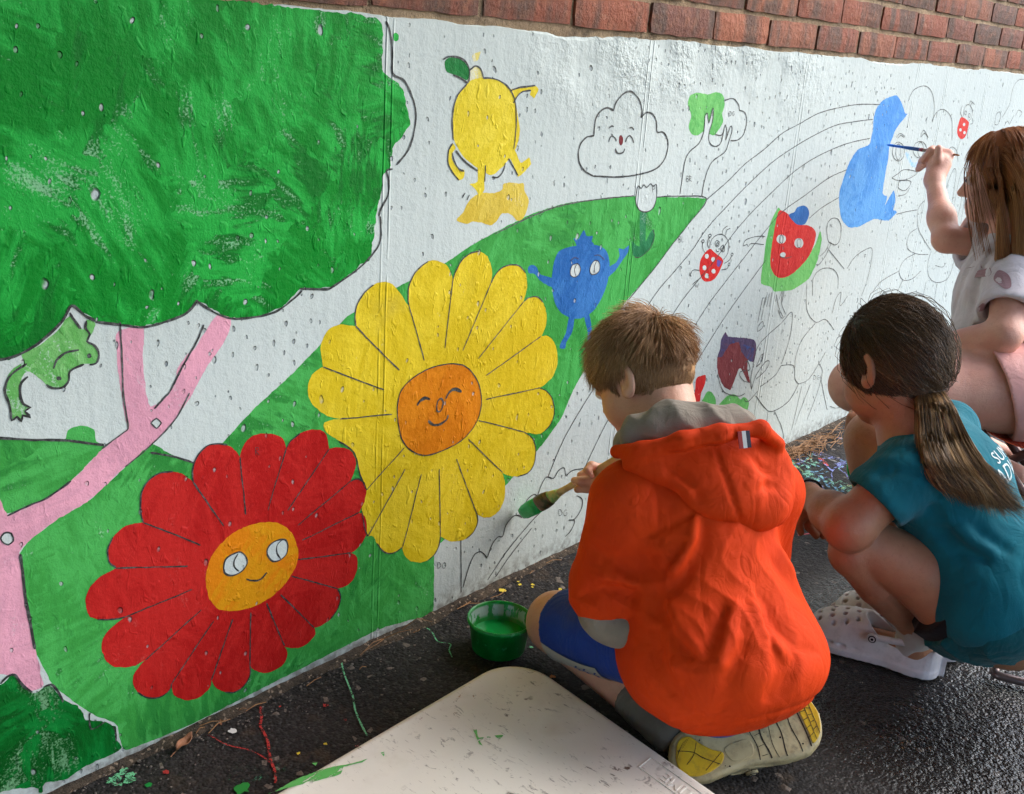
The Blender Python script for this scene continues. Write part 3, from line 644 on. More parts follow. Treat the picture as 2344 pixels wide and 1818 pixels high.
('','drawn_leaf_line','pencil',1.5,0,1,[2613,346,2547,309,2527,265,2532,235]),
('','drawn_leaf_line','pencil',1.5,0,1,[2802,66,2846,51,2894,46]),
('','drawn_leaf_line','pencil',1.5,0,1,[2678,219,2710,188,2699,129,2661,55]),
('','drawn_plant_line','marker',2.0,0,1,[1476,160,1487,182,1500,194,1523,185,1536,197,1554,200,1563,179]),
('','drawn_plant_line','marker',2.0,0,1,[1563,179,1586,186,1630,178]),
('','drawn_plant_line','marker',2.0,0,1,[1433,132,1444,159,1465,166,1476,158]),
('','drawn_plant_line','marker',2.0,0,1,[1339,70,1350,94,1365,105,1379,102,1387,124,1406,136,1423,133,1433,125]),
('','drawn_plant_line','marker',2.0,0,1,[1275,28,1285,59,1299,86,1315,90,1328,81,1338,68]),
('','drawn_plant_line','marker',2.0,0,1,[1343,19,1392,62,1444,96,1491,120,1530,126]),
('','drawn_plant_line','marker',2.0,0,1,[1366,18,1407,52,1466,92]),
('','drawn_plant_line','marker',2.0,0,1,[1262,132,1266,85,1271,19]),
('','drawn_plant_line','marker',2.0,0,1,[1606,123,1626,109,1627,87,1606,69,1586,73]),
('','drawn_plant_line','marker',2.0,0,1,[1586,73,1607,64,1597,45,1579,37]),
('','drawn_plant_line','marker',2.0,0,1,[1664,82,1651,58,1645,33]),
('','colour_letter','marker',0.75,0,0,[2022,901,2024,892]),
('','colour_letter','marker',0.75,0,0,[2022,901,2027,901,2032,897,2029,892,2024,892]),
('','colour_letter','marker',0.75,0,0,[2044,900,2040,901,2036,898,2039,893,2043,892,2045,895,2045,896,2041,896]),
('','colour_letter','marker',0.75,0,0,[1883,771,1886,759]),
('','colour_letter','marker',0.75,0,0,[1883,771,1890,770,1891,766,1884,765]),
('','colour_letter','marker',0.75,0,0,[1884,765,1893,764,1893,759,1886,759]),
('','colour_letter','marker',0.75,0,0,[1895,771,1898,759]),
('','colour_letter','marker',0.75,0,0,[1895,771,1902,769,1903,766,1896,765,1906,758]),
('','colour_letter','marker',0.75,0,0,[1880,645,1883,632]),
('','colour_letter','marker',0.75,0,0,[1880,645,1888,643,1888,639,1882,639]),
('','colour_letter','marker',0.75,0,0,[1882,639,1890,636,1891,632,1883,632]),
('','colour_letter','marker',0.75,0,0,[1893,644,1896,631,1903,631]),
('','colour_letter','marker',0.75,0,0,[1900,578,1903,566]),
('','colour_letter','marker',0.75,0,0,[1900,578,1907,576,1907,572,1902,572]),
('','colour_letter','marker',0.75,0,0,[1969,533,1976,522,1978,528,1983,521,1985,531]),
('','colour_letter','marker',0.75,0,0,[1940,560,1946,552,1950,558]),
('','colour_letter','marker',0.75,0,0,[2037,467,2044,461]),
('','colour_letter','marker',0.75,0,0,[2048,465,2042,455]),
('','colour_letter','marker',0.75,0,0,[1764,757,1766,743]),
('','colour_letter','marker',0.75,0,0,[1764,757,1771,755,1772,750,1765,749]),
('','colour_letter','marker',0.75,0,0,[1549,108,1551,94]),
('','colour_letter','marker',0.75,0,0,[1549,108,1556,105,1562,97,1557,92,1551,94]),
('','colour_letter','marker',0.75,0,0,[1577,98,1572,101,1567,97,1569,89,1575,86,1578,90,1578,92,1573,93]),
('','colour_letter','marker',0.75,0,0,[1204,106,1204,94]),
('','colour_letter','marker',0.75,0,0,[1204,106,1209,103,1213,97,1209,93,1204,94]),
('','colour_letter','marker',0.75,0,0,[1225,97,1221,100,1217,96,1218,90,1222,87,1225,90,1225,92,1221,93]),
('','colour_letter','marker',0.75,0,0,[2422,356,2426,344]),
('','colour_letter','marker',0.75,0,0,[2422,356,2431,354,2432,350,2424,350]),
('','colour_letter','marker',0.75,0,0,[2657,189,2661,175]),
('','colour_letter','marker',0.75,0,0,[2657,189,2665,187,2674,179,2669,175,2661,175]),
('','colour_letter','marker',0.75,0,0,[2693,181,2686,183,2681,179,2685,172,2692,170,2696,173,2695,175,2688,176]),
('','colour_letter','marker',0.75,0,0,[818,426,818,413]),
('','colour_letter','marker',0.75,0,0,[818,426,823,424,823,420,818,420,824,412]),
('','colour_letter','marker',0.75,0,0,[2858,511,2863,499]),
('','colour_letter','marker',0.75,0,0,[2858,511,2868,509,2869,505,2860,504]),
('','colour_letter','marker',0.75,0,0,[2603,616,2606,608]),
('','colour_letter','marker',0.75,0,0,[2603,616,2609,615,2610,612,2604,612]),
('','colour_letter','marker',0.75,0,0,[2604,612,2611,611,2612,608,2606,608]),
('','colour_letter','marker',0.75,0,0,[2613,615,2616,607]),
('','colour_letter','marker',0.75,0,0,[2619,615,2614,611,2622,606]),
('','colour_letter','marker',0.75,0,0,[2059,625,2060,619]),
('','colour_letter','marker',0.75,0,0,[2059,625,2064,624,2065,622,2060,622]),
('','colour_letter','marker',0.75,0,0,[2060,622,2066,621,2067,619,2060,619]),
]
# ---------------------------------------------------------------- concrete wall with the mural
def wall_mesh():
    rnd = random.Random(4)
    xs = np.concatenate([np.arange(-1.6, 0.4, 0.05), np.arange(0.4, 4.2, 0.012), np.arange(4.2, 9.01, 0.05)])
    zs = np.array([-0.12, 0.0, 0.25, 0.5, 0.75, 0.95])
    V, Fc = [], []
    nx = len(xs)
    for z in zs:
        for x in xs: V.append((x, 0.0, z))
    for x in xs:                       # ragged upper edge
        n = mnoise.noise((x * 9, 1.3, 0)) * 0.010 + mnoise.noise((x * 45, 7.7, 0)) * 0.004
        bite = max(0, mnoise.noise((x * 3.1, 4.4, 2))) * 0.018
        V.append((x, 0.0, 1.031 + n * 0.7 - bite * 0.8))
    for x in xs:
        n = mnoise.noise((x * 20, 9.3, 0)) * 0.004
        V.append((x, 0.012, 1.034 + n))
    for x in xs: V.append((x, 0.24, 1.034))
    for x in xs: V.append((x, 0.24, -0.12))
    rows = len(zs) + 4
    for r in range(rows - 1):
        for i in range(nx - 1):
            a = r * nx + i
            Fc.append((a, a + 1, a + nx + 1, a + nx))
    return V, Fc
V, Fc = wall_mesh()
wall = mesh_obj('concrete_wall', V, Fc, M_WALL, loc=(3.7, 0.0, 0.0))
tag(wall, 'low white painted concrete wall carrying a half finished cartoon mural', 'wall')

def catmull(pts, closed, step, mode):
    """pts in mm. mode 0: straight with light rounding, 1: smooth, 2: smooth but keep first/last corner"""
    P = [np.array(p, float) for p in pts]
    n = len(P); out = []
    segs = n if closed else n - 1
    for i in range(segs):
        p1, p2 = P[i], P[(i + 1) % n]
        p0 = P[i - 1] if (closed or i > 0) else p1
        p3 = P[(i + 2) % n] if (closed or i + 2 < n) else p2
        L = np.linalg.norm(p2 - p1)
        k = max(1, int(math.ceil(L / step)))
        t1 = (p2 - p0) * 0.5; t2 = (p3 - p1) * 0.5
        if mode == 0:
            t1 = t1 * 0.45 + (p2 - p1) * 0.55; t2 = t2 * 0.45 + (p2 - p1) * 0.55
        for t in (1, 2):
            tt = t1 if t == 1 else t2
            l = np.linalg.norm(tt)
            if l > 1.3 * L:
                tt *= 1.3 * L / l
        for j in range(k):
            t = j / k
            out.append((2*t**3 - 3*t**2 + 1) * p1 + (t**3 - 2*t**2 + t) * t1 + (-2*t**3 + 3*t**2) * p2 + (t**3 - t**2) * t2)
    if not closed: out.append(P[-1])
    return out

PAINTED = {'': wall}
def pairs(a): return [(a[i], a[i + 1]) for i in range(0, len(a), 2)]
for key, par, name, mat, layer, rough, smooth, arr in sorted(PAINT_FILLS, key=lambda t: t[1] != ''):
    pts = pairs(arr)
    if smooth == 2 and name == 'petal':      # rounded outside, straight sides to the centre
        rim = catmull(pts[:-2], False, 5, 1)
        crv = rim + [np.array(pts[-2], float), np.array(pts[-1], float)]
    else:
        crv = catmull(pts, True, 5, 0 if smooth == 0 else 1)
    V = []
    for q in crv:
        x, z = q[0] / 1000, q[1] / 1000
        a = 0.0011 * rough
        x += a * (mnoise.noise((x * 90, z * 90, layer * 3.3)) + 0.7 * mnoise.noise((x * 260, z * 260, layer)))
        z += a * (mnoise.noise((x * 90, z * 90, 50 + layer)) + 0.7 * mnoise.noise((x * 260, z * 260, 50 + layer)))
        V.append((x, -0.00004 * layer - 0.00006, max(z, 0.004)))
    # face towards -Y
    area = sum(V[i][0] * V[(i + 1) % len(V)][2] - V[(i + 1) % len(V)][0] * V[i][2] for i in range(len(V)))
    if area < 0: V = V[::-1]
    o = mesh_obj(name, V, [tuple(range(len(V)))], PAINT[mat], PAINTED[par])
    PAINTED[key] = o

rl = random.Random(8)
for par, name, mat, w, closed, smooth, arr in PAINT_LINES:
    crv = catmull(pairs(arr), bool(closed), 5, 1 if smooth else 0)
    n = len(crv)
    if n < 2: continue
    V, Fc = [], []
    ph = rl.uniform(0, 50)
    m = n + 1 if closed else n
    for i in range(m):
        q = crv[i % n]
        a = crv[(i - 1) % n] if (closed or i > 0) else crv[0]
        b = crv[(i + 1) % n] if (closed or i < n - 1) else crv[n - 1]
        d = np.array(b) - np.array(a)
        d = d / (np.linalg.norm(d) + 1e-9)
        nr = np.array((-d[1], d[0]))
        hw = 0.5 * (w * 1.15 + 0.5) * (0.82 + 0.4 * mnoise.noise((i * 0.35, ph, 0)))
        if not closed and (i == 0 or i == n - 1): hw *= 0.6
        jx = 0.5 * mnoise.noise((i * 0.5, ph, 9))
        for s in (-1, 1):
            e = q + nr * (s * hw + jx)
            V.append((e[0] / 1000, -0.0007, max(e[1] / 1000, 0.003)))
    for i in range(m - 1):
        Fc.append((2 * i, 2 * i + 1, 2 * i + 3, 2 * i + 2))
    # orient
    mesh_obj(name, V, Fc, PAINT[mat], PAINTED[par])

# ---------------------------------------------------------------- brick wall above
def mat_brick():
    m = NT('brick', 0.8)
    oi = m.t.nodes.new('ShaderNodeObjectInfo').outputs['Random']
    p = m.pos()
    cr = m.t.nodes.new('ShaderNodeValToRGB'); m.put(cr.inputs[0], oi)
    el = cr.color_ramp.elements
    el[0].position = 0.0; el[0].color = (*srgb(140, 74, 50), 1)
    el[1].position = 1.0; el[1].color = (*srgb(144, 88, 64), 1)
    for pos, c in ((0.25, srgb(150, 80, 52)), (0.45, srgb(126, 72, 54)), (0.6, srgb(104, 72, 60)), (0.78, srgb(160, 92, 62))):
        e = el.new(pos); e.color = (*c, 1)
    sh = m.n('VectorMath', _operation='ADD', i0=p, i1=m.n('CombineXYZ', i0=m.math('MULTIPLY', oi, 40.0)).outputs[0]).outputs[0]
    band = m.ramp(m.noise(m.scaled(sh, (16, 8, 3)), 1.0, 3), 0.44, 0.58)
    col = m.mix(m.math('MULTIPLY', band, 0.85), cr.outputs[0], srgb(86, 66, 54))
    col = m.mix(m.ramp(m.noise(sh, 35, 6, 0.65), 0.5, 0.72, 0, 0.55), col, srgb(168, 108, 76))
    col = m.mix(m.ramp(m.noise(p, 130, 5, 0.7), 0.56, 0.70, 0, 0.65), col, srgb(54, 34, 28))
    col = m.mix(m.ramp(m.noise(p, 48, 6, 0.75), 0.60, 0.72, 0, 0.55), col, srgb(184, 160, 130))
    m.color(col)
    m.bump(m.math('ADD', m.math('MULTIPLY', m.noise(p, 70, 6, 0.7), 0.006), m.math('MULTIPLY', m.noise(m.scaled(p, (200, 200, 40)), 1, 3), 0.0012)))
    return m.m
def mat_mortar():
    m = NT('mortar', 0.9)
    p = m.pos()
    c = m.mix(m.ramp(m.noise(p, 9, 5), 0.35, 0.65), srgb(196, 168, 132), srgb(160, 134, 104))
    c = m.mix(m.ramp(m.noise(p, 160, 4, 0.7), 0.55, 0.7, 0, 0.6), c, srgb(118, 96, 74))
    m.color(c)
    c = m.mix(m.ramp(m.noise(p, 22, 5, 0.7), 0.50, 0.66, 0, 0.75), c, srgb(92, 76, 60))
    m.color(c)
    m.bump(m.math('MULTIPLY', m.noise(p, 60, 6, 0.75), 0.014))
    return m.m
M_BRICK, M_MORTAR = mat_brick(), mat_mortar()
# mortar body, its face slightly wavy, the bed joint squeezed out below
def mortar_mesh():
    xs = np.arange(-1.6, 9.01, 0.02)
    rows = [(0.02, 1.012), (0.008, 1.016), (0.004, 1.026), (0.003, 1.041), (0.0025, 1.10), (0.003, 2.75), (0.24, 2.75), (0.24, 1.02)]
    V, Fc = [], []
    for ri, (y, z) in enumerate(rows):
        for x in xs:
            yy, zz = y, z
            if ri in (1, 2, 3):
                yy += mnoise.noise((x * 14, ri, 0)) * 0.004 + mnoise.noise((x * 60, ri, 3)) * 0.002
                zz += mnoise.noise((x * 11, ri + 5, 0)) * 0.004
            V.append((x, yy, zz))
    nx = len(xs)
    for r in range(len(rows) - 1):
        for i in range(nx - 1):
            a = r * nx + i
            Fc.append((a, a + 1, a + nx + 1, a + nx))
    return V, Fc
V, Fc = mortar_mesh()
brickwall = mesh_obj('brick_wall', V, Fc, M_MORTAR, loc=(3.7, 0.1, 1.02), smooth=True)
tag(brickwall, 'weathered red and brown brick wall standing on the white concrete', 'wall')

def brick_mesh(seed):
    r = random.Random(seed)
    L, H, D = 0.2165, 0.0545, 0.05
    bm = bmesh.new()
    nx, nz = 7, 3
    grid = {}
    for i in range(nx + 1):
        for j in range(nz + 1):
            x = -L / 2 + L * i / nx; z = -H / 2 + H * j / nz
            e = (i in (0, nx)) or (j in (0, nz))
            y = (0.0022 if e else 0.0) + r.uniform(-0.0006, 0.0006)
            if e:
                x += r.uniform(-0.0007, 0.0016); z += r.uniform(-0.0014, 0.0014)
            if i in (0, nx) and j in (0, nz):
                x *= 0.985; z *= 0.95
            grid[i, j] = bm.verts.new((x, y, z))
    for i in range(nx):
        for j in range(nz):
            bm.faces.new((grid[i, j], grid[i + 1, j], grid[i + 1, j + 1], grid[i, j + 1]))
    ring = [(i, 0) for i in range(nx + 1)] + [(nx, j) for j in range(1, nz + 1)] + [(i, nz) for i in range(nx - 1, -1, -1)] + [(0, j) for j in range(nz - 1, 0, -1)]
    back = [bm.verts.new((grid[k].co.x, D, grid[k].co.z)) for k in ring]
    n = len(ring)
    for q in range(n):
        a, b = grid[ring[q]], grid[ring[(q + 1) % n]]
        bm.faces.new((b, a, back[q], back[(q + 1) % n]))
    me = bpy.data.meshes.new('brick'); bm.to_mesh(me); bm.free()
    me.materials.append(M_BRICK)
    return me
BRICKS = [brick_mesh(i) for i in range(14)]
br = random.Random(12)
PX, PZ = 0.2255, 0.0655
for c in range(24):
    z = 1.0690 + PZ * c
    first = 1.242 - PX / 2 + (PX / 2 if c % 2 else 0)
    up = []
    for k in range(-12, 36):
        x = first + PX * k
        if x < -1.45 or x > 8.85: continue
        if c < 9 and -0.2 < x < 6.4:
            o = bpy.data.objects.new('brick', BRICKS[br.randrange(14)])
            COL.objects.link(o); o.parent = brickwall
            o.location = Vector((x + br.uniform(-0.002, 0.002), -0.0032 + br.uniform(-0.0025, 0.0015), z + br.uniform(-0.0015, 0.0015))) - brickwall.location
            o.rotation_euler = (br.uniform(-0.01, 0.01), br.uniform(-0.008, 0.008), br.uniform(-0.006, 0.006))
        else:
            up.append((x, -0.003 + br.uniform(-0.002, 0.001), z))
    if up:
        V, Fc = [], []
        src = BRICKS[c % 14]
        sv = [v.co.copy() for v in src.vertices]; sf = [tuple(p.vertices) for p in src.polygons]
        for (x, y, z) in up:
            b0 = len(V)
            V += [(x + v.x, y + v.y, z + v.z) for v in sv]
            Fc += [tuple(b0 + i for i in f) for f in sf]
        o = mesh_obj('brick_course', V, Fc, M_BRICK, brickwall)
        o['kind'] = 'stuff'
# ---------------------------------------------------------------- ground
def mat_asphalt():
    m = NT('asphalt', 0.7)
    p = m.pos()
    v = m.vor(p, 210.0)
    v2 = m.vor(p, 95.0)
    st = m.n('SeparateXYZ', i0=v.outputs['Color']).outputs[0]
    st2 = m.n('SeparateXYZ', i0=v2.outputs['Color']).outputs[1]
    col = m.mix(m.ramp(m.noise(p, 5, 5), 0.35, 0.65), (0.014, 0.013, 0.013), (0.026, 0.023, 0.022))
    col = m.mix(m.ramp(st, 0.62, 1.0, 0, 0.75), col, (0.06, 0.054, 0.050))
    col = m.mix(m.math('GREATER_THAN', st2, 0.982), col, (0.16, 0.13, 0.11))
    col = m.mix(m.ramp(m.noise(p, 14, 4), 0.60, 0.70, 0, 0.5), col, (0.075, 0.05, 0.032))
    # wet film: dark and glossy where the water lies
    sp = m.n('SeparateXYZ', i0=p)
    wetzone = m.math('MULTIPLY', m.ramp(sp.outputs[0], 1.15, 1.55), m.ramp(sp.outputs[1], -0.30, -0.52))
    wet = m.ramp(m.math('ADD', wetzone, m.math('MULTIPLY', m.math('SUBTRACT', m.noise(p, 4.0, 4), 0.5), 0.9)), 0.35, 0.65)
    col = m.mix(m.math('MULTIPLY', wet, 0.6), col, (0.012, 0.008, 0.005))
    m.color(col)
    m.put(m.b.inputs['Specular IOR Level'], m.ramp(wet, 0, 1, 0.2, 0.34))
    m.rough(m.ramp(wet, 0, 1, 0.8, 0.24))
    h = m.math('MULTIPLY', m.math('SUBTRACT', 1.0, v.outputs['Distance'], clamp=True), 0.0016)
    h = m.math('MULTIPLY_ADD', m.math('SUBTRACT', 1.0, v2.outputs['Distance'], clamp=True), 0.0020, h)
    h = m.math('MULTIPLY_ADD', m.noise(p, 45, 4), 0.0035, h)
    m.bump(h)
    return m.m
M_ASPH = mat_asphalt()
def ground_mesh():
    xs = np.concatenate([[-300, -60, -12, -3, -0.5], np.arange(-0.2, 4.61, 0.03), [5.2, 7, 12, 60, 300]])
    ys = np.concatenate([[-300, -60, -12, -4, -2.2], np.arange(-1.6, 0.10, 0.03), [0.3, 4, 60, 300]])
    X, Y = np.meshgrid(xs, ys)
    Z = np.zeros_like(X)
    for j in range(len(ys)):
        for i in range(len(xs)):
            if -0.3 < xs[i] < 4.7 and -1.7 < ys[j] < 0.1:
                Z[j, i] = mnoise.noise((xs[i] * 5, ys[j] * 5, 0)) * 0.001 - 0.001
            else:
                Z[j, i] = -0.002
    n, k = X.shape
    idx = np.arange(n * k).reshape(n, k)
    Fq = np.stack([idx[:-1, :-1], idx[:-1, 1:], idx[1:, 1:], idx[1:, :-1]], -1).reshape(-1, 4)
    return np.stack([X, Y, Z], -1).reshape(-1, 3), Fq
V, Fq = ground_mesh()
ground = mesh_obj('asphalt_ground', V, Fq, M_ASPH, smooth=True)
ground['kind'] = 'structure'

# roof of the covered walkway, overhead and out of the picture
m = NT('roof_boards', 0.8)
m.color(m.mix(m.noise(m.scaled(m.pos(), (1, 12, 1)), 1.0, 3), (0.30, 0.27, 0.23), (0.42, 0.39, 0.35)))
x0, x1, y0, y1, z0, z1 = -6.0, 2.4, -3.6, 0.35, 2.50, 2.65
V = [(x, y, z) for z in (z0, z1) for (x, y) in ((x0, y0), (x1, y0), (x1, y1), (x0, y1))]
Fc = [(3, 2, 1, 0), (4, 5, 6, 7), (0, 1, 5, 4), (1, 2, 6, 5), (2, 3, 7, 6), (3, 0, 4, 7)]
roof = mesh_obj('walkway_roof', V, Fc, m.m, loc=(0, -1.4, 2.50))
tag(roof, 'flat timber roof over the walkway above the mural', 'roof')

# unseen wall added behind the camera to block sky light from the left
m = NT('shade_wall_brown', 0.9)
m.color(m.mix(m.noise(m.pos(), 2, 4), (0.20, 0.15, 0.12), (0.28, 0.22, 0.18))); m.bump(m.math('MULTIPLY', m.noise(m.pos(), 40, 3), 0.004))
x0, x1, y0, y1, z0, z1 = -6.0, -0.7, -2.75, -2.55, -0.1, 2.498
V = [(x, y, z) for z in (z0, z1) for (x, y) in ((x0, y0), (x1, y0), (x1, y1), (x0, y1))]
other = mesh_obj('added_shade_wall', V, Fc, m.m, loc=(-2.9, -2.65, 0))
tag(other, 'plain brown wall added out of view to block light from behind the camera', 'wall')
# ---------------------------------------------------------------- implicit modelling: smooth unions of limbs, meshed once into one skin
import numpy as np, math
def V3(a): return np.array(a, dtype=np.float64)
def unit(a):
    a = V3(a); return a / (np.linalg.norm(a) + 1e-12)
def frame(fwd, up):
    """columns right, forward, up"""
    f = unit(fwd); r = unit(np.cross(f, unit(up))); u = np.cross(r, f)
    return np.stack([r, f, u], 1)
def smin(a, b, k):
    if k <= 0: return np.minimum(a, b)
    h = np.maximum(k - np.abs(a - b), 0) / k
    return np.minimum(a, b) - h * h * k * 0.25
def wav(X, Y, Z, s, seed=0):
    """cheap smooth pseudo noise, about -1..1"""
    q = seed * 1.7
    return (np.sin(X * s * 1.0 + np.sin(Y * s * 0.7 + q) * 1.7 + q) + np.sin(Y * s * 1.13 + np.sin(Z * s * 0.8 + q * 2) * 1.7 + 2.1 * q)
            + np.sin(Z * s * 0.94 + np.sin(X * s * 0.9 - q) * 1.7 + 3.3 * q)) / 3
class Vol:
    def __init__(s, lo, hi, h):
        s.lo = V3(lo); s.h = h
        s.n = np.ceil((V3(hi) - s.lo) / h).astype(int) + 1
        s.d = np.full(s.n, 0.5, np.float32)
        s.ax = [(s.lo[i] + h * np.arange(s.n[i])).astype(np.float32) for i in range(3)]
    def sl(s, lo, hi):
        a = np.clip(np.floor((V3(lo) - s.lo) / s.h).astype(int), 0, s.n); b = np.clip(np.ceil((V3(hi) - s.lo) / s.h).astype(int) + 1, 0, s.n)
        return tuple(slice(a[i], b[i]) for i in range(3))
    def co(s, q):
        return (s.ax[0][q[0]][:, None, None], s.ax[1][q[1]][None, :, None], s.ax[2][q[2]][None, None, :])
    def put(s, v, q, k, op):
        c = s.d[q]
        if c.size == 0: return
        if op == 'u': s.d[q] = smin(c, v, k)
        elif op == 's': s.d[q] = -smin(-c, v, k)
        elif op == 'i': s.d[q] = -smin(-c, -v, k)
    def cone(s, a, b, ra, rb, k=0.02, op='u', n=None, flat=1.0):
        """tapered capsule; n, flat: squash along direction n by the factor flat (<1 = thinner)"""
        a = V3(a); b = V3(b); m = max(ra, rb) + k + 0.012
        q = s.sl(np.minimum(a, b) - m, np.maximum(a, b) + m); X, Y, Z = s.co(q)
        px, py, pz = X - a[0], Y - a[1], Z - a[2]
        ba = b - a
        if n is not None:
            n = unit(n); e = 1.0 / flat - 1.0
            t = (px * n[0] + py * n[1] + pz * n[2]) * e
            px = px + t * n[0]; py = py + t * n[1]; pz = pz + t * n[2]
            ba = ba + n * (ba @ n) * e
        L2 = ba @ ba + 1e-12
        t = np.clip((px * ba[0] + py * ba[1] + pz * ba[2]) / L2, 0, 1)
        v = np.sqrt((px - t * ba[0]) ** 2 + (py - t * ba[1]) ** 2 + (pz - t * ba[2]) ** 2) - (ra + (rb - ra) * t)
        if n is not None: v = v * (0.5 + 0.5 * flat)
        s.put(v, q, k, op)
    def chain(s, pts, rad, k=0.015, op='u', n=None, flat=1.0):
        for i in range(len(pts) - 1): s.cone(pts[i], pts[i + 1], rad[i], rad[i + 1], k, op, n, flat)
    def ell(s, c, r, M=None, k=0.02, op='u'):
        c = V3(c); r = V3(r); M = np.eye(3) if M is None else M
        m = np.abs(M) @ r + k + 0.012
        q = s.sl(c - m, c + m); X, Y, Z = s.co(q)
        px, py, pz = X - c[0], Y - c[1], Z - c[2]
        l = [px * M[0, i] + py * M[1, i] + pz * M[2, i] for i in range(3)]
        k0 = np.sqrt(sum((l[i] / r[i]) ** 2 for i in range(3))); k1 = np.sqrt(sum((l[i] / r[i] ** 2) ** 2 for i in range(3)))
        s.put(k0 * (k0 - 1) / np.maximum(k1, 1e-6), q, k, op)
    def plane(s, p, n, op='i', k=0.0):
        """keep the side the normal points away from"""
        p = V3(p); n = unit(n)
        q = tuple(slice(0, s.n[i]) for i in range(3)); X, Y, Z = s.co(q)
        s.put((X - p[0]) * n[0] + (Y - p[1]) * n[1] + (Z - p[2]) * n[2], q, k, op)
    def crease(s, pts, amp, w, sharp=False):
        """amp > 0 cuts a groove along the polyline, amp < 0 raises a fold"""
        for i in range(len(pts) - 1):
            a = V3(pts[i]); b = V3(pts[i + 1]); m = 3 * w
            q = s.sl(np.minimum(a, b) - m, np.maximum(a, b) + m); X, Y, Z = s.co(q)
            if s.d[q].size == 0: continue
            px, py, pz = X - a[0], Y - a[1], Z - a[2]; ba = b - a
            t = np.clip((px * ba[0] + py * ba[1] + pz * ba[2]) / (ba @ ba + 1e-12), 0, 1)
            r2 = (px - t * ba[0]) ** 2 + (py - t * ba[1]) ** 2 + (pz - t * ba[2]) ** 2
            taper = 1.0
            if i == 0: taper = np.minimum(1, 0.25 + 1.5 * t)
            if i == len(pts) - 2: taper = taper * np.minimum(1, 0.25 + 1.5 * (1 - t))
            s.d[q] += amp * (np.exp(-np.sqrt(r2) / (0.75 * w)) if sharp else np.exp(-r2 / (w * w))) * taper
    def ripple(s, amp, sc, seed=0, lo=None, hi=None, st=(1, 1, 1)):
        q = s.sl(lo if lo is not None else s.lo, hi if hi is not None else s.lo + s.h * s.n); X, Y, Z = s.co(q)
        s.d[q] += amp * wav(X * st[0], Y * st[1], Z * st[2], sc, seed)
    def mesh(s):
        d = s.d; I = d < 0
        n = d.shape
        c = [I[i:n[0] - 1 + i, j:n[1] - 1 + j, k:n[2] - 1 + k] for i in (0, 1) for j in (0, 1) for k in (0, 1)]
        cnt = sum(x.astype(np.int8) for x in c)
        act = np.argwhere((cnt > 0) & (cnt < 8))
        idm = np.full((n[0] - 1, n[1] - 1, n[2] - 1), -1, np.int32)
        idm[act[:, 0], act[:, 1], act[:, 2]] = np.arange(len(act))
        P = np.zeros((len(act), 3)); W = np.zeros(len(act))
        val = {}
        for i in (0, 1):
            for j in (0, 1):
                for k in (0, 1): val[i, j, k] = d[act[:, 0] + i, act[:, 1] + j, act[:, 2] + k].astype(np.float64)
        for axn in range(3):
            for u in (0, 1):
                for w in (0, 1):
                    e0 = [0, 0, 0]; e0[(axn + 1) % 3] = u; e0[(axn + 2) % 3] = w
                    e1 = list(e0); e1[axn] = 1
                    v0, v1 = val[tuple(e0)], val[tuple(e1)]
                    m = (v0 < 0) != (v1 < 0)
                    t = np.where(m, v0 / np.where(m, v0 - v1, 1), 0)
                    for ax2 in range(3): P[:, ax2] += np.where(m, (t if ax2 == axn else e0[ax2]), 0)
                    W += m
        P = (act + P / W[:, None]) * s.h + s.lo
        F = []
        for axn in range(3):
            a1, a2 = (axn + 1) % 3, (axn + 2) % 3
            s0 = [slice(1, n[i] - 1) for i in range(3)]; s1 = list(s0); s0[axn] = slice(0, n[axn] - 1); s1[axn] = slice(1, n[axn])
            A, B = I[tuple(s0)], I[tuple(s1)]
            ed = np.argwhere(A != B)
            if not len(ed): continue
            fl = A[ed[:, 0], ed[:, 1], ed[:, 2]]
            ed = ed.copy()
            for i in range(3):
                if i != axn: ed[:, i] += 1
            def vid(o1, o2):
                e = ed.copy(); e[:, a1] -= o1; e[:, a2] -= o2
                return idm[e[:, 0], e[:, 1], e[:, 2]]
            q = np.stack([vid(1, 1), vid(0, 1), vid(0, 0), vid(1, 0)], 1)
            q[~fl] = q[~fl][:, ::-1]
            F.append(q)
        F = np.concatenate(F); F = F[(F >= 0).all(1)]
        return P, F
    def cast(s, o, dr, tmax=4.0):
        o = V3(o); dr = unit(dr); t = 0.0
        while t < tmax:
            p = o + dr * t; i = np.round((p - s.lo) / s.h).astype(int)
            if (i >= 0).all() and (i < s.n).all() and s.d[tuple(i)] < 0: return p
            t += s.h * 0.5
        return None
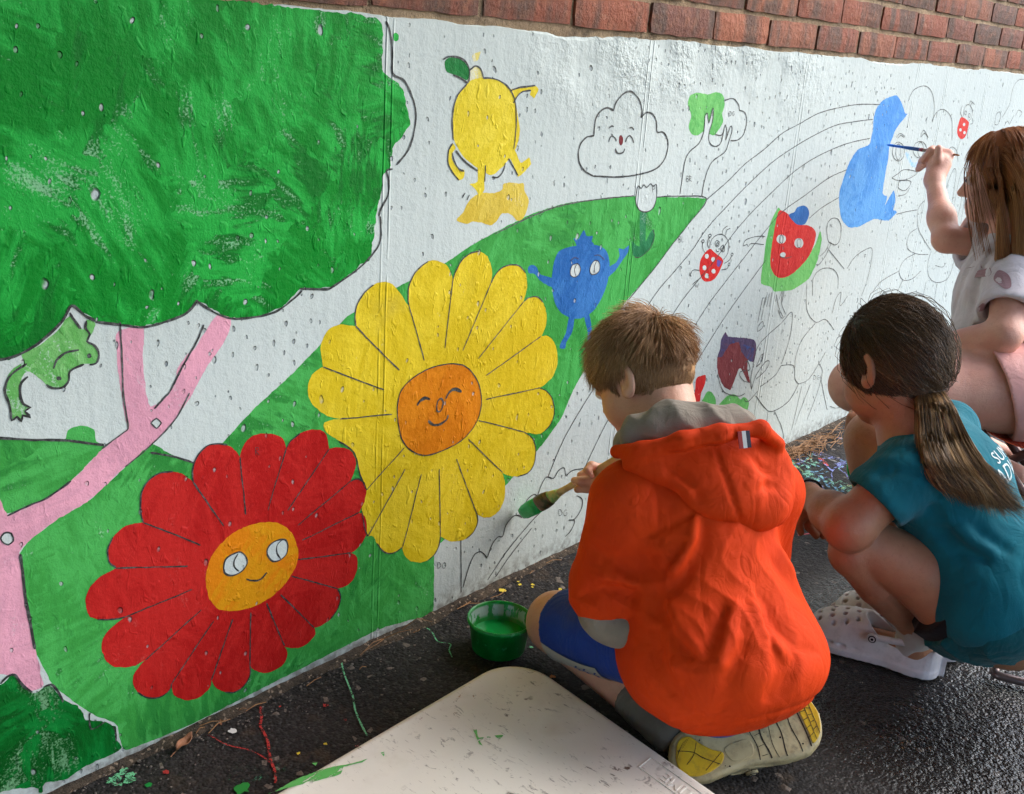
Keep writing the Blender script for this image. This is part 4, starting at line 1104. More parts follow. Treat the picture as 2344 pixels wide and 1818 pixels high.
J = {'b_head': (1.327, -0.317, 0.527), 'b_neck': (1.306, -0.386, 0.454), 'b_neckbase': (1.282, -0.433, 0.421), 'b_lsh': (1.191, -0.405, 0.386), 'b_rsh': (1.386, -0.519, 0.385), 'b_chest': (1.259, -0.489, 0.346), 'b_waist': (1.243, -0.551, 0.246), 'b_hip': (1.232, -0.581, 0.184), 'b_lelb': (1.164, -0.407, 0.236), 'b_lwri': (1.367, -0.253, 0.279), 'b_lhand': (1.384, -0.219, 0.282), 'b_relb': (1.408, -0.573, 0.232), 'b_lhip': (1.168, -0.554, 0.169), 'b_lknee': (1.241, -0.255, 0.085), 'b_lank': (1.193, -0.513, 0.036), 'b_rhip': (1.328, -0.601, 0.160), 'b_heel': (1.149, -0.584, 0.045), 'b_toe': (1.368, -0.668, 0.050), 'b_tip': (1.415, -0.012, 0.142), 'b_palm': (1.392, -0.210, 0.283), 'b_i0': (1.392, -0.209, 0.310), 'b_i1': (1.373, -0.200, 0.317), 'b_i2': (1.362, -0.200, 0.311), 'b_i3': (1.364, -0.209, 0.302), 'b_m1': (1.386, -0.184, 0.295), 'b_m2': (1.376, -0.176, 0.290), 'b_l1': (1.369, -0.195, 0.286), 'b_l2': (1.360, -0.186, 0.286), 'b_l3': (1.358, -0.176, 0.285), 'b_k1': (1.375, -0.195, 0.271), 'b_k2': (1.365, -0.180, 0.267), 'b_br1': (1.382, -0.211, 0.310), 'g_head': (1.692, -0.570, 0.547), 'g_neck': (1.672, -0.607, 0.470), 'g_neckbase': (1.678, -0.633, 0.426), 'g_lsh': (1.605, -0.655, 0.390), 'g_rsh': (1.846, -0.633, 0.402), 'g_chest': (1.714, -0.691, 0.353), 'g_waist': (1.713, -0.787, 0.235), 'g_hip': (1.706, -0.830, 0.175), 'g_lelb': (1.534, -0.608, 0.301), 'g_lwri': (1.618, -0.495, 0.292), 'g_lknk': (1.617, -0.493, 0.264), 'g_f1': (1.600, -0.492, 0.241), 'g_f2': (1.602, -0.499, 0.227), 'g_m0': (1.628, -0.497, 0.258), 'g_m1': (1.620, -0.503, 0.235), 'g_m2': (1.625, -0.518, 0.220), 'g_r0': (1.643, -0.498, 0.251), 'g_r1': (1.638, -0.513, 0.229), 'g_r2': (1.643, -0.524, 0.216), 'g_lhip': (1.675, -0.771, 0.162), 'g_lthi': (1.633, -0.700, 0.222), 'g_lknee': (1.579, -0.608, 0.259), 'g_lshin': (1.565, -0.608, 0.242), 'g_lcalf': (1.607, -0.645, 0.182), 'g_lank': (1.698, -0.694, 0.090), 'g_rhip': (1.826, -0.779, 0.167), 'g_rknee': (1.849, -0.500, 0.349), 'g_rank': (1.819, -0.589, 0.090), 'g_lheel': (1.770, -0.753, 0.000), 'g_ltoe': (1.742, -0.530, 0.000), 'g_rtoe': (1.844, -0.500, 0.000), 'g_tie': (1.703, -0.622, 0.520), 'h_i1': (2.713, -0.186, 0.823), 'h_i2': (2.711, -0.171, 0.796), 'h_t1': (2.704, -0.210, 0.803), 'h_t2': (2.705, -0.207, 0.831), 'h_k': (2.746, -0.219, 0.815), 'h_k2': (2.739, -0.197, 0.824), 'h_head': (2.580, -0.426, 0.798), 'h_neck': (2.580, -0.456, 0.703), 'h_neckbase': (2.576, -0.469, 0.644), 'h_lsh': (2.454, -0.516, 0.585), 'h_rsh': (2.655, -0.388, 0.623), 'h_chest': (2.559, -0.478, 0.524), 'h_waist': (2.529, -0.530, 0.414), 'h_hip': (2.514, -0.615, 0.353), 'h_relb': (2.587, -0.309, 0.629), 'h_rwri': (2.696, -0.214, 0.754), 'h_rhand': (2.729, -0.207, 0.792), 'h_lelb': (2.359, -0.551, 0.482), 'h_lwri': (2.358, -0.437, 0.435), 'h_lhand': (2.355, -0.384, 0.408), 'h_lhip': (2.428, -0.613, 0.349), 'h_lknee': (2.197, -0.311, 0.333), 'h_lank': (2.395, -0.519, 0.181), 'h_rhip': (2.614, -0.610, 0.376), 'h_rknee': (2.502, -0.291, 0.304), 'h_rank': (2.611, -0.434, 0.147), 'h_tip': (2.867, -0.006, 0.815), 'h_end': (2.736, -0.250, 0.818)}
HOOD_LOBES = [((1.291, -0.532, 0.433), [[0.708, -0.69, -0.149], [-0.656, -0.566, -0.499], [0.26, 0.451, -0.854]], (0.07, 0.022, 0.062)), ((1.234, -0.49, 0.451), [[0.724, -0.676, -0.141], [-0.644, -0.586, -0.492], [0.249, 0.447, -0.859]], (0.075, 0.018, 0.038)), ((1.203, -0.442, 0.452), [[0.737, -0.661, -0.137], [-0.632, -0.604, -0.486], [0.239, 0.445, -0.863]], (0.055, 0.018, 0.022)), ((1.328, -0.553, 0.413), [[0.7, -0.697, -0.155], [-0.662, -0.554, -0.505], [0.266, 0.456, -0.849]], (0.036, 0.024, 0.062)), ((1.278, -0.563, 0.395), [[0.707, -0.688, -0.162], [-0.657, -0.555, -0.51], [0.261, 0.468, -0.845]], (0.042, 0.02, 0.034)), ((1.234, -0.531, 0.421), [[0.718, -0.679, -0.154], [-0.648, -0.572, -0.503], [0.253, 0.461, -0.851]], (0.05, 0.016, 0.038))]
HOOD_RIM = [(1.18, -0.383, 0.449), (1.175, -0.43, 0.467), (1.201, -0.476, 0.49), (1.241, -0.514, 0.503), (1.291, -0.549, 0.509), (1.328, -0.562, 0.481)]
JACKET_FOLDS = [
(0.01,0.011,[(1.147,-0.472,0.333),(1.144,-0.477,0.32),(1.142,-0.483,0.307),(1.138,-0.502,0.294)]),
(0.008,0.012,[(1.138,-0.502,0.294),(1.135,-0.505,0.28),(1.13,-0.511,0.267),(1.121,-0.514,0.245)]),
(0.006,0.01,[(1.121,-0.514,0.245),(1.113,-0.524,0.236),(1.106,-0.533,0.226),(1.1,-0.541,0.216),(1.098,-0.55,0.206),(1.092,-0.561,0.2),(1.092,-0.568,0.188),(1.091,-0.575,0.177),(1.092,-0.582,0.165)]),
(0.0055,0.009,[(1.121,-0.392,0.324),(1.118,-0.41,0.319),(1.121,-0.423,0.312),(1.127,-0.438,0.307),(1.134,-0.452,0.301),(1.139,-0.466,0.3),(1.141,-0.481,0.301)]),
(0.0055,0.009,[(1.104,-0.394,0.238),(1.104,-0.412,0.254),(1.109,-0.425,0.265),(1.118,-0.439,0.268),(1.127,-0.452,0.27),(1.134,-0.464,0.267),(1.133,-0.482,0.269)]),
(-0.004,0.012,[(1.112,-0.409,0.281),(1.115,-0.428,0.284),(1.123,-0.444,0.283),(1.134,-0.458,0.281),(1.138,-0.476,0.283)]),
(0.004,0.008,[(1.118,-0.413,0.314),(1.123,-0.434,0.313),(1.131,-0.447,0.315),(1.138,-0.46,0.318),(1.147,-0.473,0.328)]),
(-0.005,0.01,[(1.197,-0.519,0.395),(1.187,-0.524,0.381),(1.179,-0.528,0.366),(1.17,-0.526,0.351),(1.161,-0.524,0.336),(1.155,-0.518,0.322),(1.148,-0.513,0.309)]),
(0.005,0.01,[(1.201,-0.528,0.389),(1.193,-0.533,0.378),(1.187,-0.537,0.366),(1.182,-0.54,0.354),(1.173,-0.539,0.342),(1.167,-0.536,0.328),(1.159,-0.534,0.316),(1.15,-0.526,0.3),(1.138,-0.52,0.285)]),
(0.004,0.009,[(1.176,-0.522,0.365),(1.164,-0.518,0.351),(1.158,-0.512,0.334),(1.15,-0.506,0.319),(1.142,-0.5,0.303)]),
(0.005,0.009,[(1.28,-0.601,0.328),(1.288,-0.61,0.314),(1.293,-0.621,0.301),(1.3,-0.63,0.289),(1.309,-0.638,0.276),(1.325,-0.644,0.259)]),
(-0.004,0.01,[(1.305,-0.595,0.334),(1.317,-0.601,0.317),(1.323,-0.611,0.303),(1.334,-0.618,0.285)]),
(0.005,0.01,[(1.228,-0.612,0.302),(1.223,-0.625,0.291),(1.219,-0.637,0.279),(1.216,-0.649,0.268),(1.219,-0.659,0.259),(1.224,-0.67,0.25),(1.226,-0.682,0.243),(1.246,-0.692,0.233),(1.272,-0.699,0.218)]),
(-0.004,0.011,[(1.208,-0.614,0.293),(1.204,-0.626,0.282),(1.199,-0.638,0.271),(1.197,-0.65,0.259),(1.195,-0.662,0.253),(1.199,-0.67,0.243),(1.202,-0.68,0.234)]),
(0.005,0.01,[(1.213,-0.635,0.279),(1.205,-0.647,0.266),(1.196,-0.659,0.253),(1.194,-0.669,0.244),(1.193,-0.678,0.234),(1.196,-0.685,0.222),(1.192,-0.69,0.21),(1.194,-0.693,0.194)]),
(0.005,0.01,[(1.132,-0.508,0.276),(1.13,-0.52,0.264),(1.122,-0.535,0.256),(1.115,-0.55,0.247),(1.112,-0.566,0.241),(1.113,-0.58,0.233),(1.111,-0.595,0.227)]),
(-0.004,0.01,[(1.136,-0.52,0.28),(1.132,-0.533,0.271),(1.126,-0.548,0.263),(1.123,-0.56,0.254),(1.121,-0.574,0.248),(1.12,-0.586,0.242),(1.119,-0.599,0.236)]),
(0.005,0.009,[(1.095,-0.574,0.207),(1.095,-0.583,0.198),(1.095,-0.592,0.188),(1.098,-0.599,0.177),(1.103,-0.608,0.164),(1.111,-0.615,0.149),(1.122,-0.621,0.132)]),
(0.005,0.009,[(1.107,-0.529,0.224),(1.1,-0.542,0.218),(1.097,-0.553,0.21),(1.094,-0.563,0.201),(1.092,-0.573,0.191),(1.095,-0.583,0.178),(1.098,-0.594,0.164),(1.104,-0.602,0.148)]),
(-0.004,0.01,[(1.101,-0.552,0.216),(1.097,-0.566,0.208),(1.094,-0.578,0.198),(1.094,-0.589,0.187),(1.098,-0.597,0.175),(1.101,-0.607,0.164),(1.109,-0.612,0.148)]),
(0.005,0.01,[(1.202,-0.68,0.234),(1.187,-0.685,0.22),(1.182,-0.686,0.201),(1.173,-0.685,0.188),(1.17,-0.681,0.172)]),
(0.004,0.009,[(1.228,-0.687,0.236),(1.214,-0.691,0.223),(1.203,-0.694,0.207),(1.19,-0.693,0.194),(1.185,-0.688,0.176)]),
(0.004,0.01,[(1.174,-0.596,0.288),(1.161,-0.599,0.276),(1.148,-0.603,0.265),(1.136,-0.605,0.253),(1.126,-0.606,0.244),(1.12,-0.605,0.233)]),
(-0.004,0.012,[(1.192,-0.601,0.294),(1.179,-0.606,0.285),(1.167,-0.61,0.275),(1.157,-0.614,0.265),(1.146,-0.618,0.255),(1.136,-0.621,0.244),(1.128,-0.623,0.233),(1.12,-0.625,0.221)]),
(0.004,0.01,[(1.166,-0.638,0.256),(1.153,-0.64,0.244),(1.141,-0.64,0.232),(1.131,-0.641,0.219),(1.127,-0.642,0.205),(1.124,-0.644,0.191),(1.123,-0.644,0.174)]),
(0.003,0.005,[(1.2,-0.519,0.397),(1.185,-0.51,0.388),(1.173,-0.499,0.378),(1.163,-0.487,0.369),(1.153,-0.476,0.36),(1.144,-0.463,0.35)]),
(0.0035,0.01,[(1.13,-0.621,0.117),(1.126,-0.633,0.144),(1.127,-0.643,0.167),(1.137,-0.656,0.182)]),
]
HOOD_SEAMS = [
(0.0025,0.004,[(1.24,-0.507,0.48),(1.235,-0.52,0.468),(1.231,-0.53,0.455),(1.228,-0.541,0.442),(1.228,-0.549,0.429),(1.229,-0.556,0.416),(1.231,-0.562,0.402),(1.24,-0.565,0.384)]),
(0.0025,0.004,[(1.162,-0.421,0.459),(1.162,-0.438,0.468),(1.171,-0.449,0.473),(1.18,-0.46,0.477),(1.186,-0.472,0.483),(1.189,-0.487,0.49),(1.204,-0.495,0.493),(1.213,-0.505,0.498),(1.226,-0.514,0.501),(1.232,-0.526,0.507),(1.249,-0.532,0.508),(1.262,-0.541,0.511)]),
(0.003,0.007,[(1.276,-0.544,0.472),(1.284,-0.562,0.455),(1.3,-0.577,0.442)]),
(0.003,0.007,[(1.252,-0.573,0.428),(1.282,-0.577,0.434),(1.3,-0.59,0.428)]),
(-0.003,0.008,[(1.171,-0.447,0.442),(1.18,-0.462,0.438),(1.189,-0.477,0.434),(1.192,-0.49,0.428),(1.195,-0.503,0.423),(1.199,-0.516,0.418)]),
(0.0025,0.007,[(1.183,-0.464,0.45),(1.189,-0.476,0.443),(1.192,-0.489,0.438),(1.195,-0.501,0.432),(1.199,-0.515,0.42),(1.203,-0.528,0.408)]),
]
GREY_LOBES = [((1.223, -0.403, 0.472), (0.042, 0.022, 0.036), (0.422, 0.726, -0.543)), ((1.244, -0.433, 0.492), (0.048, 0.026, 0.036), (0.422, 0.726, -0.543)), ((1.269, -0.461, 0.496), (0.048, 0.028, 0.03), (0.422, 0.726, -0.543)), ((1.303, -0.478, 0.496), (0.045, 0.03, 0.026), (0.422, 0.726, -0.543)), ((1.339, -0.487, 0.484), (0.032, 0.03, 0.024), (0.422, 0.726, -0.543)), ((1.22, -0.376, 0.447), (0.025, 0.02, 0.022), (0.422, 0.726, -0.543)), ((1.253, -0.369, 0.444), (0.035, 0.03, 0.03), (0.422, 0.726, -0.543)), ((1.334, -0.438, 0.478), (0.035, 0.03, 0.018), (0.422, 0.726, -0.543)), ((1.15, -0.427, 0.195), (0.034, 0.038, 0.032), (0.422, 0.726, -0.543)), ((1.151, -0.458, 0.197), (0.032, 0.035, 0.028), (0.422, 0.726, -0.543)), ((1.145, -0.408, 0.207), (0.034, 0.035, 0.035), (0.422, 0.726, -0.543))]
GIRL2_FOLDS = [
(0.005,0.01,[(2.523,-0.415,0.636),(2.502,-0.405,0.602),(2.483,-0.405,0.574),(2.47,-0.402,0.546),(2.475,-0.399,0.521),(2.478,-0.395,0.497),(2.486,-0.391,0.472)]),
(-0.004,0.01,[(2.503,-0.441,0.642),(2.48,-0.44,0.619),(2.462,-0.436,0.595),(2.459,-0.432,0.57),(2.455,-0.428,0.544),(2.451,-0.423,0.518)]),
(0.004,0.009,[(2.487,-0.448,0.636),(2.463,-0.451,0.614),(2.447,-0.452,0.591),(2.442,-0.449,0.567),(2.44,-0.449,0.542),(2.435,-0.451,0.517),(2.427,-0.453,0.494)]),
(0.004,0.01,[(2.419,-0.476,0.607),(2.426,-0.489,0.629),(2.48,-0.499,0.646)]),
(0.004,0.009,[(2.388,-0.565,0.434),(2.392,-0.582,0.421),(2.395,-0.594,0.415)]),
(0.004,0.01,[(2.383,-0.545,0.426),(2.386,-0.57,0.41),(2.395,-0.598,0.399)]),
]
BLOB_O = (2.441, -0.433, 0.53)
BLOB_X = (0.67, -0.74, 0.065)
BLOB_Y = (0.195, 0.26, 0.946)
SHIRT_BLOBS = [[(-0.0083,0.0581),(0.0041,0.0726),(0.0165,0.0767),(0.0227,0.0664),(0.0165,0.0416),(-0.0,0.0293),(-0.0083,0.0416)],[(0.0185,0.0375),(0.0289,0.0499),(0.0379,0.0334),(0.033,0.0086),(0.0206,0.0045),(0.0144,0.021)],[(-0.0206,-0.0367),(-0.0165,-0.0223),(0.0,-0.0244),(0.0186,-0.0161),(0.0165,-0.0285),(0.0,-0.0388)],[(-0.0536,-0.0491),(-0.0474,-0.0285),(-0.0351,-0.0244),(-0.0371,-0.045),(-0.0433,-0.0574)],[(-0.0083,0.0829),(-0.0,0.0932),(0.0103,0.087),(0.0041,0.0767)],[(-0.033,-0.0739),(-0.0289,-0.0533),(-0.0206,-0.0574),(-0.0165,-0.078)]]
TUBE_PTS = [(1.818, -0.824, 0.045), (1.808, -0.81, 0.02), (1.783, -0.814, 0.011), (1.8, -0.86, 0.011)]
TAIL = [(1.703, -0.622, 0.52), (1.645, -0.659, 0.502), (1.638, -0.683, 0.458), (1.617, -0.713, 0.421), (1.614, -0.74, 0.385), (1.624, -0.762, 0.36)]
GIRL_FOLDS = [
(0.003,0.006,[(1.636,-0.607,0.444),(1.647,-0.625,0.464),(1.656,-0.649,0.471)]),
(0.0025,0.006,[(1.643,-0.607,0.452),(1.654,-0.625,0.468),(1.661,-0.644,0.474)]),
(0.003,0.007,[(1.538,-0.63,0.395),(1.545,-0.643,0.402),(1.553,-0.656,0.409),(1.557,-0.672,0.411),(1.565,-0.685,0.412),(1.576,-0.699,0.408),(1.596,-0.71,0.4)]),
(-0.003,0.008,[(1.561,-0.614,0.408),(1.562,-0.628,0.415),(1.563,-0.642,0.422),(1.566,-0.665,0.425)]),
(0.004,0.008,[(1.601,-0.703,0.329),(1.602,-0.72,0.337),(1.605,-0.731,0.347)]),
(0.004,0.009,[(1.601,-0.706,0.322),(1.604,-0.724,0.312),(1.608,-0.742,0.301),(1.604,-0.759,0.29),(1.601,-0.775,0.278)]),
(0.004,0.01,[(1.604,-0.722,0.327),(1.608,-0.736,0.317),(1.609,-0.752,0.309),(1.611,-0.767,0.3),(1.611,-0.782,0.296),(1.611,-0.797,0.293),(1.611,-0.811,0.289)]),
(-0.004,0.012,[(1.611,-0.744,0.329),(1.615,-0.756,0.321),(1.615,-0.768,0.314),(1.614,-0.781,0.308),(1.616,-0.798,0.303),(1.618,-0.815,0.298)]),
(0.003,0.009,[(1.623,-0.765,0.334),(1.625,-0.782,0.325),(1.63,-0.799,0.316),(1.632,-0.816,0.311),(1.635,-0.832,0.306)]),
(0.004,0.008,[(1.601,-0.702,0.326),(1.597,-0.709,0.349),(1.603,-0.721,0.359)]),
]
PRINTS = [('SUMMER', 0.030, (1.7, -0.757, 0.422), 1.0), ('ADVENTURE', 0.040, (1.678, -0.775, 0.396), 1.0)]
SOLE_C = (1.226, -0.631, 0.062)
# ---------------------------------------------------------------- people: materials
def jp(k): return np.array(J[k])
def mat_skin(name, c1, c2, rough=0.5):
    m = NT(name, rough)
    p = m.pos()
    col = m.mix(m.ramp(m.noise(p, 18, 4), 0.35, 0.65), c1, c2)
    col = m.mix(m.ramp(m.noise(p, 160, 3), 0.55, 0.75, 0, 0.35), col, tuple(0.75 * x for x in c2))
    m.color(col)
    m.b.inputs['Subsurface Weight'].default_value = 0.08
    m.b.inputs['Subsurface Radius'].default_value = (0.9, 0.35, 0.2)
    m.b.inputs['Subsurface Scale'].default_value = 0.008
    m.bump(m.math('ADD', m.math('MULTIPLY', m.noise(p, 420, 2), 0.0005), m.math('MULTIPLY', m.noise(p, 70, 3), 0.0012)))
    return m.m
def mat_cloth(name, c1, c2, rough=0.8, weave=900.0, wr=0.0, sheen=0.1):
    m = NT(name, rough)
    p = m.pos()
    m.color(m.mix(m.ramp(m.noise(p, 12, 4), 0.35, 0.65), c1, c2))
    h = m.math('MULTIPLY', m.noise(p, weave, 1), 0.0005)
    if wr:
        for k_, (st, a_) in enumerate((((14, 14, 8), 2.2), ((32, 32, 20), 0.75))):
            nn = m.noise(m.scaled(p, st, (0.5 * k_, 0.4, 0.2)), 1.0, 2, 0.5, 1.2)
            h = m.math('MULTIPLY_ADD', m.math('ABSOLUTE', m.math('SUBTRACT', nn, 0.5)), wr * a_ * 2.0, h)
    m.b.inputs['Sheen Weight'].default_value = sheen
    m.b.inputs['Specular IOR Level'].default_value = 0.2
    m.bump(h)
    return m.m
def mat_hair(name, c1, c2, c3):
    m = NT(name, 0.42)
    at = m.t.nodes.new('ShaderNodeAttribute'); at.attribute_name = 'tone'
    f = at.outputs['Fac']
    col = m.mix(m.ramp(f, 0.0, 0.55), c1, c2)
    col = m.mix(m.ramp(f, 0.6, 1.0), col, c3)
    m.color(col)
    m.b.inputs['Specular IOR Level'].default_value = 0.35
    return m.m
SKIN_BOY = mat_skin('skin_fair', srgb(214, 164, 136), srgb(206, 150, 124))
SKIN_TAN = mat_skin('skin_tan', srgb(178, 126, 94), srgb(166, 112, 84))
SKIN_PINK = mat_skin('skin_pink', srgb(222, 168, 144), srgb(216, 154, 132))
M_JACKET = mat_cloth('orange_nylon', srgb(218, 62, 0), srgb(210, 56, 0), 0.75, 1200, 0.0018, 0.0)
M_GREY = mat_cloth('grey_jersey', srgb(140, 130, 116), srgb(126, 118, 106), 0.9, 700, 0.0015)
M_SHORTS = mat_cloth('blue_jersey', srgb(22, 62, 152), srgb(18, 52, 136), 0.6, 900, 0.0015)
M_BAND = mat_cloth('white_jersey', srgb(186, 182, 172), srgb(172, 168, 160), 0.7)
M_TEAL = mat_cloth('teal_cotton', srgb(12, 106, 120), srgb(8, 94, 108), 0.9, 800, 0.0016)
M_TEAL_DARK = mat_cloth('teal_shorts', srgb(10, 92, 98), srgb(8, 80, 88), 0.75, 800, 0.002)
M_BLACK = mat_cloth('black_lining', srgb(24, 26, 30), srgb(18, 20, 24), 0.8)
M_TEE = mat_cloth('pale_lilac_cotton', srgb(212, 204, 206), srgb(202, 194, 197), 0.9, 800, 0.0018)
M_PINK = mat_cloth('pink_cotton', srgb(240, 182, 172), srgb(234, 172, 164), 0.9, 800, 0.0012)
M_MAUVE = mat_cloth('mauve_print', srgb(164, 132, 136), srgb(154, 122, 128), 0.85)
M_SOCK = mat_cloth('white_sock', srgb(196, 188, 184), srgb(184, 178, 174), 0.95, 500, 0.002)
M_SOCKG = mat_cloth('grey_sock', srgb(110, 104, 92), srgb(98, 92, 82), 0.95, 500, 0.002)
HAIR_BOY = mat_hair('hair_light_brown', srgb(140, 100, 66), srgb(184, 142, 98), srgb(222, 184, 136))
HAIR_DARK = mat_hair('hair_brown', srgb(54, 40, 28), srgb(112, 84, 56), srgb(172, 134, 88))
HAIR_RED = mat_hair('hair_auburn', srgb(124, 74, 40), srgb(176, 114, 64), srgb(218, 164, 104))
def mat_plain(name, c, rough=0.5, metal=0.0):
    m = NT(name, rough); m.color(c); m.b.inputs['Metallic'].default_value = metal
    return m.m
M_EYEW = mat_plain('eye_white', (0.75, 0.72, 0.7), 0.2)
M_IRIS = mat_plain('iris', (0.05, 0.04, 0.03), 0.2)

def vol_obj(name, vol, mat, parent, drop=0):
    P, Fq = vol.mesh()
    return mesh_obj(name, P, Fq, mat, parent, smooth=True)

# ---------------------------------------------------------------- head in its own frame (r, f, u), size 1 = a child's head of about 0.2 m
def head_prims(v, c, M, s=1.0):
    T = lambda r, f, u: c + M @ (V3((r, f, u)) * s)
    E = lambda p, r, k=0.02, op='u': v.ell(T(*p), V3(r) * s, M, k * s, op)
    E((0, -0.004, 0.018), (0.071, 0.088, 0.080))
    E((0, 0.036, -0.030), (0.056, 0.050, 0.066), 0.03)
    E((0, 0.062, -0.084), (0.028, 0.024, 0.020), 0.03)
    for q in (-1, 1):
        E((q * 0.034, 0.052, -0.048), (0.026, 0.028, 0.030), 0.02)
        E((q * 0.036, 0.006, -0.066), (0.024, 0.045, 0.024), 0.03)          # jaw line
        E((q * 0.029, 0.094, -0.006), (0.015, 0.012, 0.010), 0.012, 's')    # eye socket
        E((q * 0.029, 0.080, -0.008), (0.0125, 0.0105, 0.0095), 0.004)      # lid
    v.cone(T(0, 0.080, -0.006), T(0, 0.099, -0.038), 0.007 * s, 0.0095 * s, 0.012 * s)
    for q in (-1, 1): E((q * 0.009, 0.090, -0.041), (0.006, 0.007, 0.005), 0.008)
    E((0, 0.083, -0.062), (0.017, 0.008, 0.005), 0.007)
    E((0, 0.082, -0.070), (0.015, 0.008, 0.0055), 0.007)
    v.cone(T(-0.018, 0.090, -0.066), T(0.018, 0.090, -0.066), 0.0012, 0.0012, 0.003, 's')
    for q in (-1, 1):                                                       # ears
        A = M @ frame((q * 0.35, -0.20, 0.0), (0, -0.25, 1))
        A = np.stack([A[:, 0], A[:, 1], A[:, 2]], 1)
        n = M @ unit((q * 1.0, 0.35, 0.0)); u = M @ unit((0, -0.22, 1)); w = np.cross(n, u)
        B = np.stack([n, w, u], 1)
        v.ell(T(q * 0.074, -0.006, -0.014), V3((0.0075, 0.019, 0.030)) * s, B, 0.006 * s)
        v.ell(T(q * 0.082, -0.002, -0.010), V3((0.006, 0.0105, 0.019)) * s, B, 0.004 * s, 's')
        v.ell(T(q * 0.075, 0.003, -0.034), V3((0.006, 0.010, 0.010)) * s, B, 0.006 * s)
    return T
def add_eyes(c, M, s, parent):
    for q in (-1, 1):
        e = c + M @ (V3((q * 0.029, 0.0815, -0.009)) * s)
        for nm, rr, off, mt in (('eye', 0.0112, 0.0, M_EYEW), ('iris', 0.0062, 0.0064, M_IRIS)):
            bm = bmesh.new(); bmesh.ops.create_uvsphere(bm, u_segments=12, v_segments=8, radius=rr * s)
            p = e + M @ V3((0, off * s, 0))
            vs = [tuple(np.array(x.co) + p) for x in bm.verts]; fs = [tuple(x.index for x in f.verts) for f in bm.faces]
            bm.free()
            mesh_obj(nm, vs, fs, mt, parent, smooth=True)

def hand_prims(v, wrist, knuck, thumb_side, back, fingers, r=0.0062, k=0.006):
    """palm from wrist to knuckles plus finger polylines given in world space"""
    w = V3(wrist); kn = V3(knuck)
    v.cone(w, kn, 0.021, 0.024, 0.012, n=back, flat=0.55)
    for f in fingers:
        f = [V3(x) for x in f]
        v.chain(f, [r * (1.08 - 0.10 * i) for i in range(len(f))], k)

# ---------------------------------------------------------------- strands of hair
def strand_mesh(name, paths, rad, tone, mat, parent):
    """paths (n, k, 3); three sided tapered tubes; tone 0..1 per strand"""
    n, k, _ = paths.shape
    t = np.gradient(paths, axis=1); t /= np.linalg.norm(t, axis=2, keepdims=True) + 1e-9
    ref = np.array([0.31, 0.52, 0.79]); a = np.cross(t, ref); a /= np.linalg.norm(a, axis=2, keepdims=True) + 1e-9
    b = np.cross(t, a)
    tap = np.interp(np.linspace(0, 1, k), [0, 0.15, 0.7, 1], [0.8, 1, 0.85, 0.15])
    rr = (np.asarray(rad).reshape(-1, 1) * tap)[..., None] if np.ndim(rad) else (rad * tap)[None, :, None]
    V = np.empty((n, k, 3, 3))
    for j in range(3):
        an = 2 * math.pi * j / 3
        V[:, :, j, :] = paths + rr * (math.cos(an) * a + math.sin(an) * b)
    idx = np.arange(n * k * 3).reshape(n, k, 3)
    Fq = []
    for j in range(3):
        j2 = (j + 1) % 3
        Fq.append(np.stack([idx[:, :-1, j], idx[:, :-1, j2], idx[:, 1:, j2], idx[:, 1:, j]], -1).reshape(-1, 4))
    o = mesh_obj(name, V.reshape(-1, 3), np.concatenate(Fq), mat, parent, smooth=True)
    at = o.data.attributes.new('tone', 'FLOAT', 'POINT')
    at.data.foreach_set('value', np.repeat(tone, k * 3).astype(np.float32))
    return o
def add_tone(o, val):
    at = o.data.attributes.new('tone', 'FLOAT', 'POINT'); at.data.foreach_set('value', np.full(len(o.data.vertices), val, np.float32))
def nz3(P, s, seed):
    """vector pseudo noise for arrays of points"""
    return np.stack([wav(P[..., 0], P[..., 1], P[..., 2], s, seed + i * 3.1) for i in range(3)], -1)
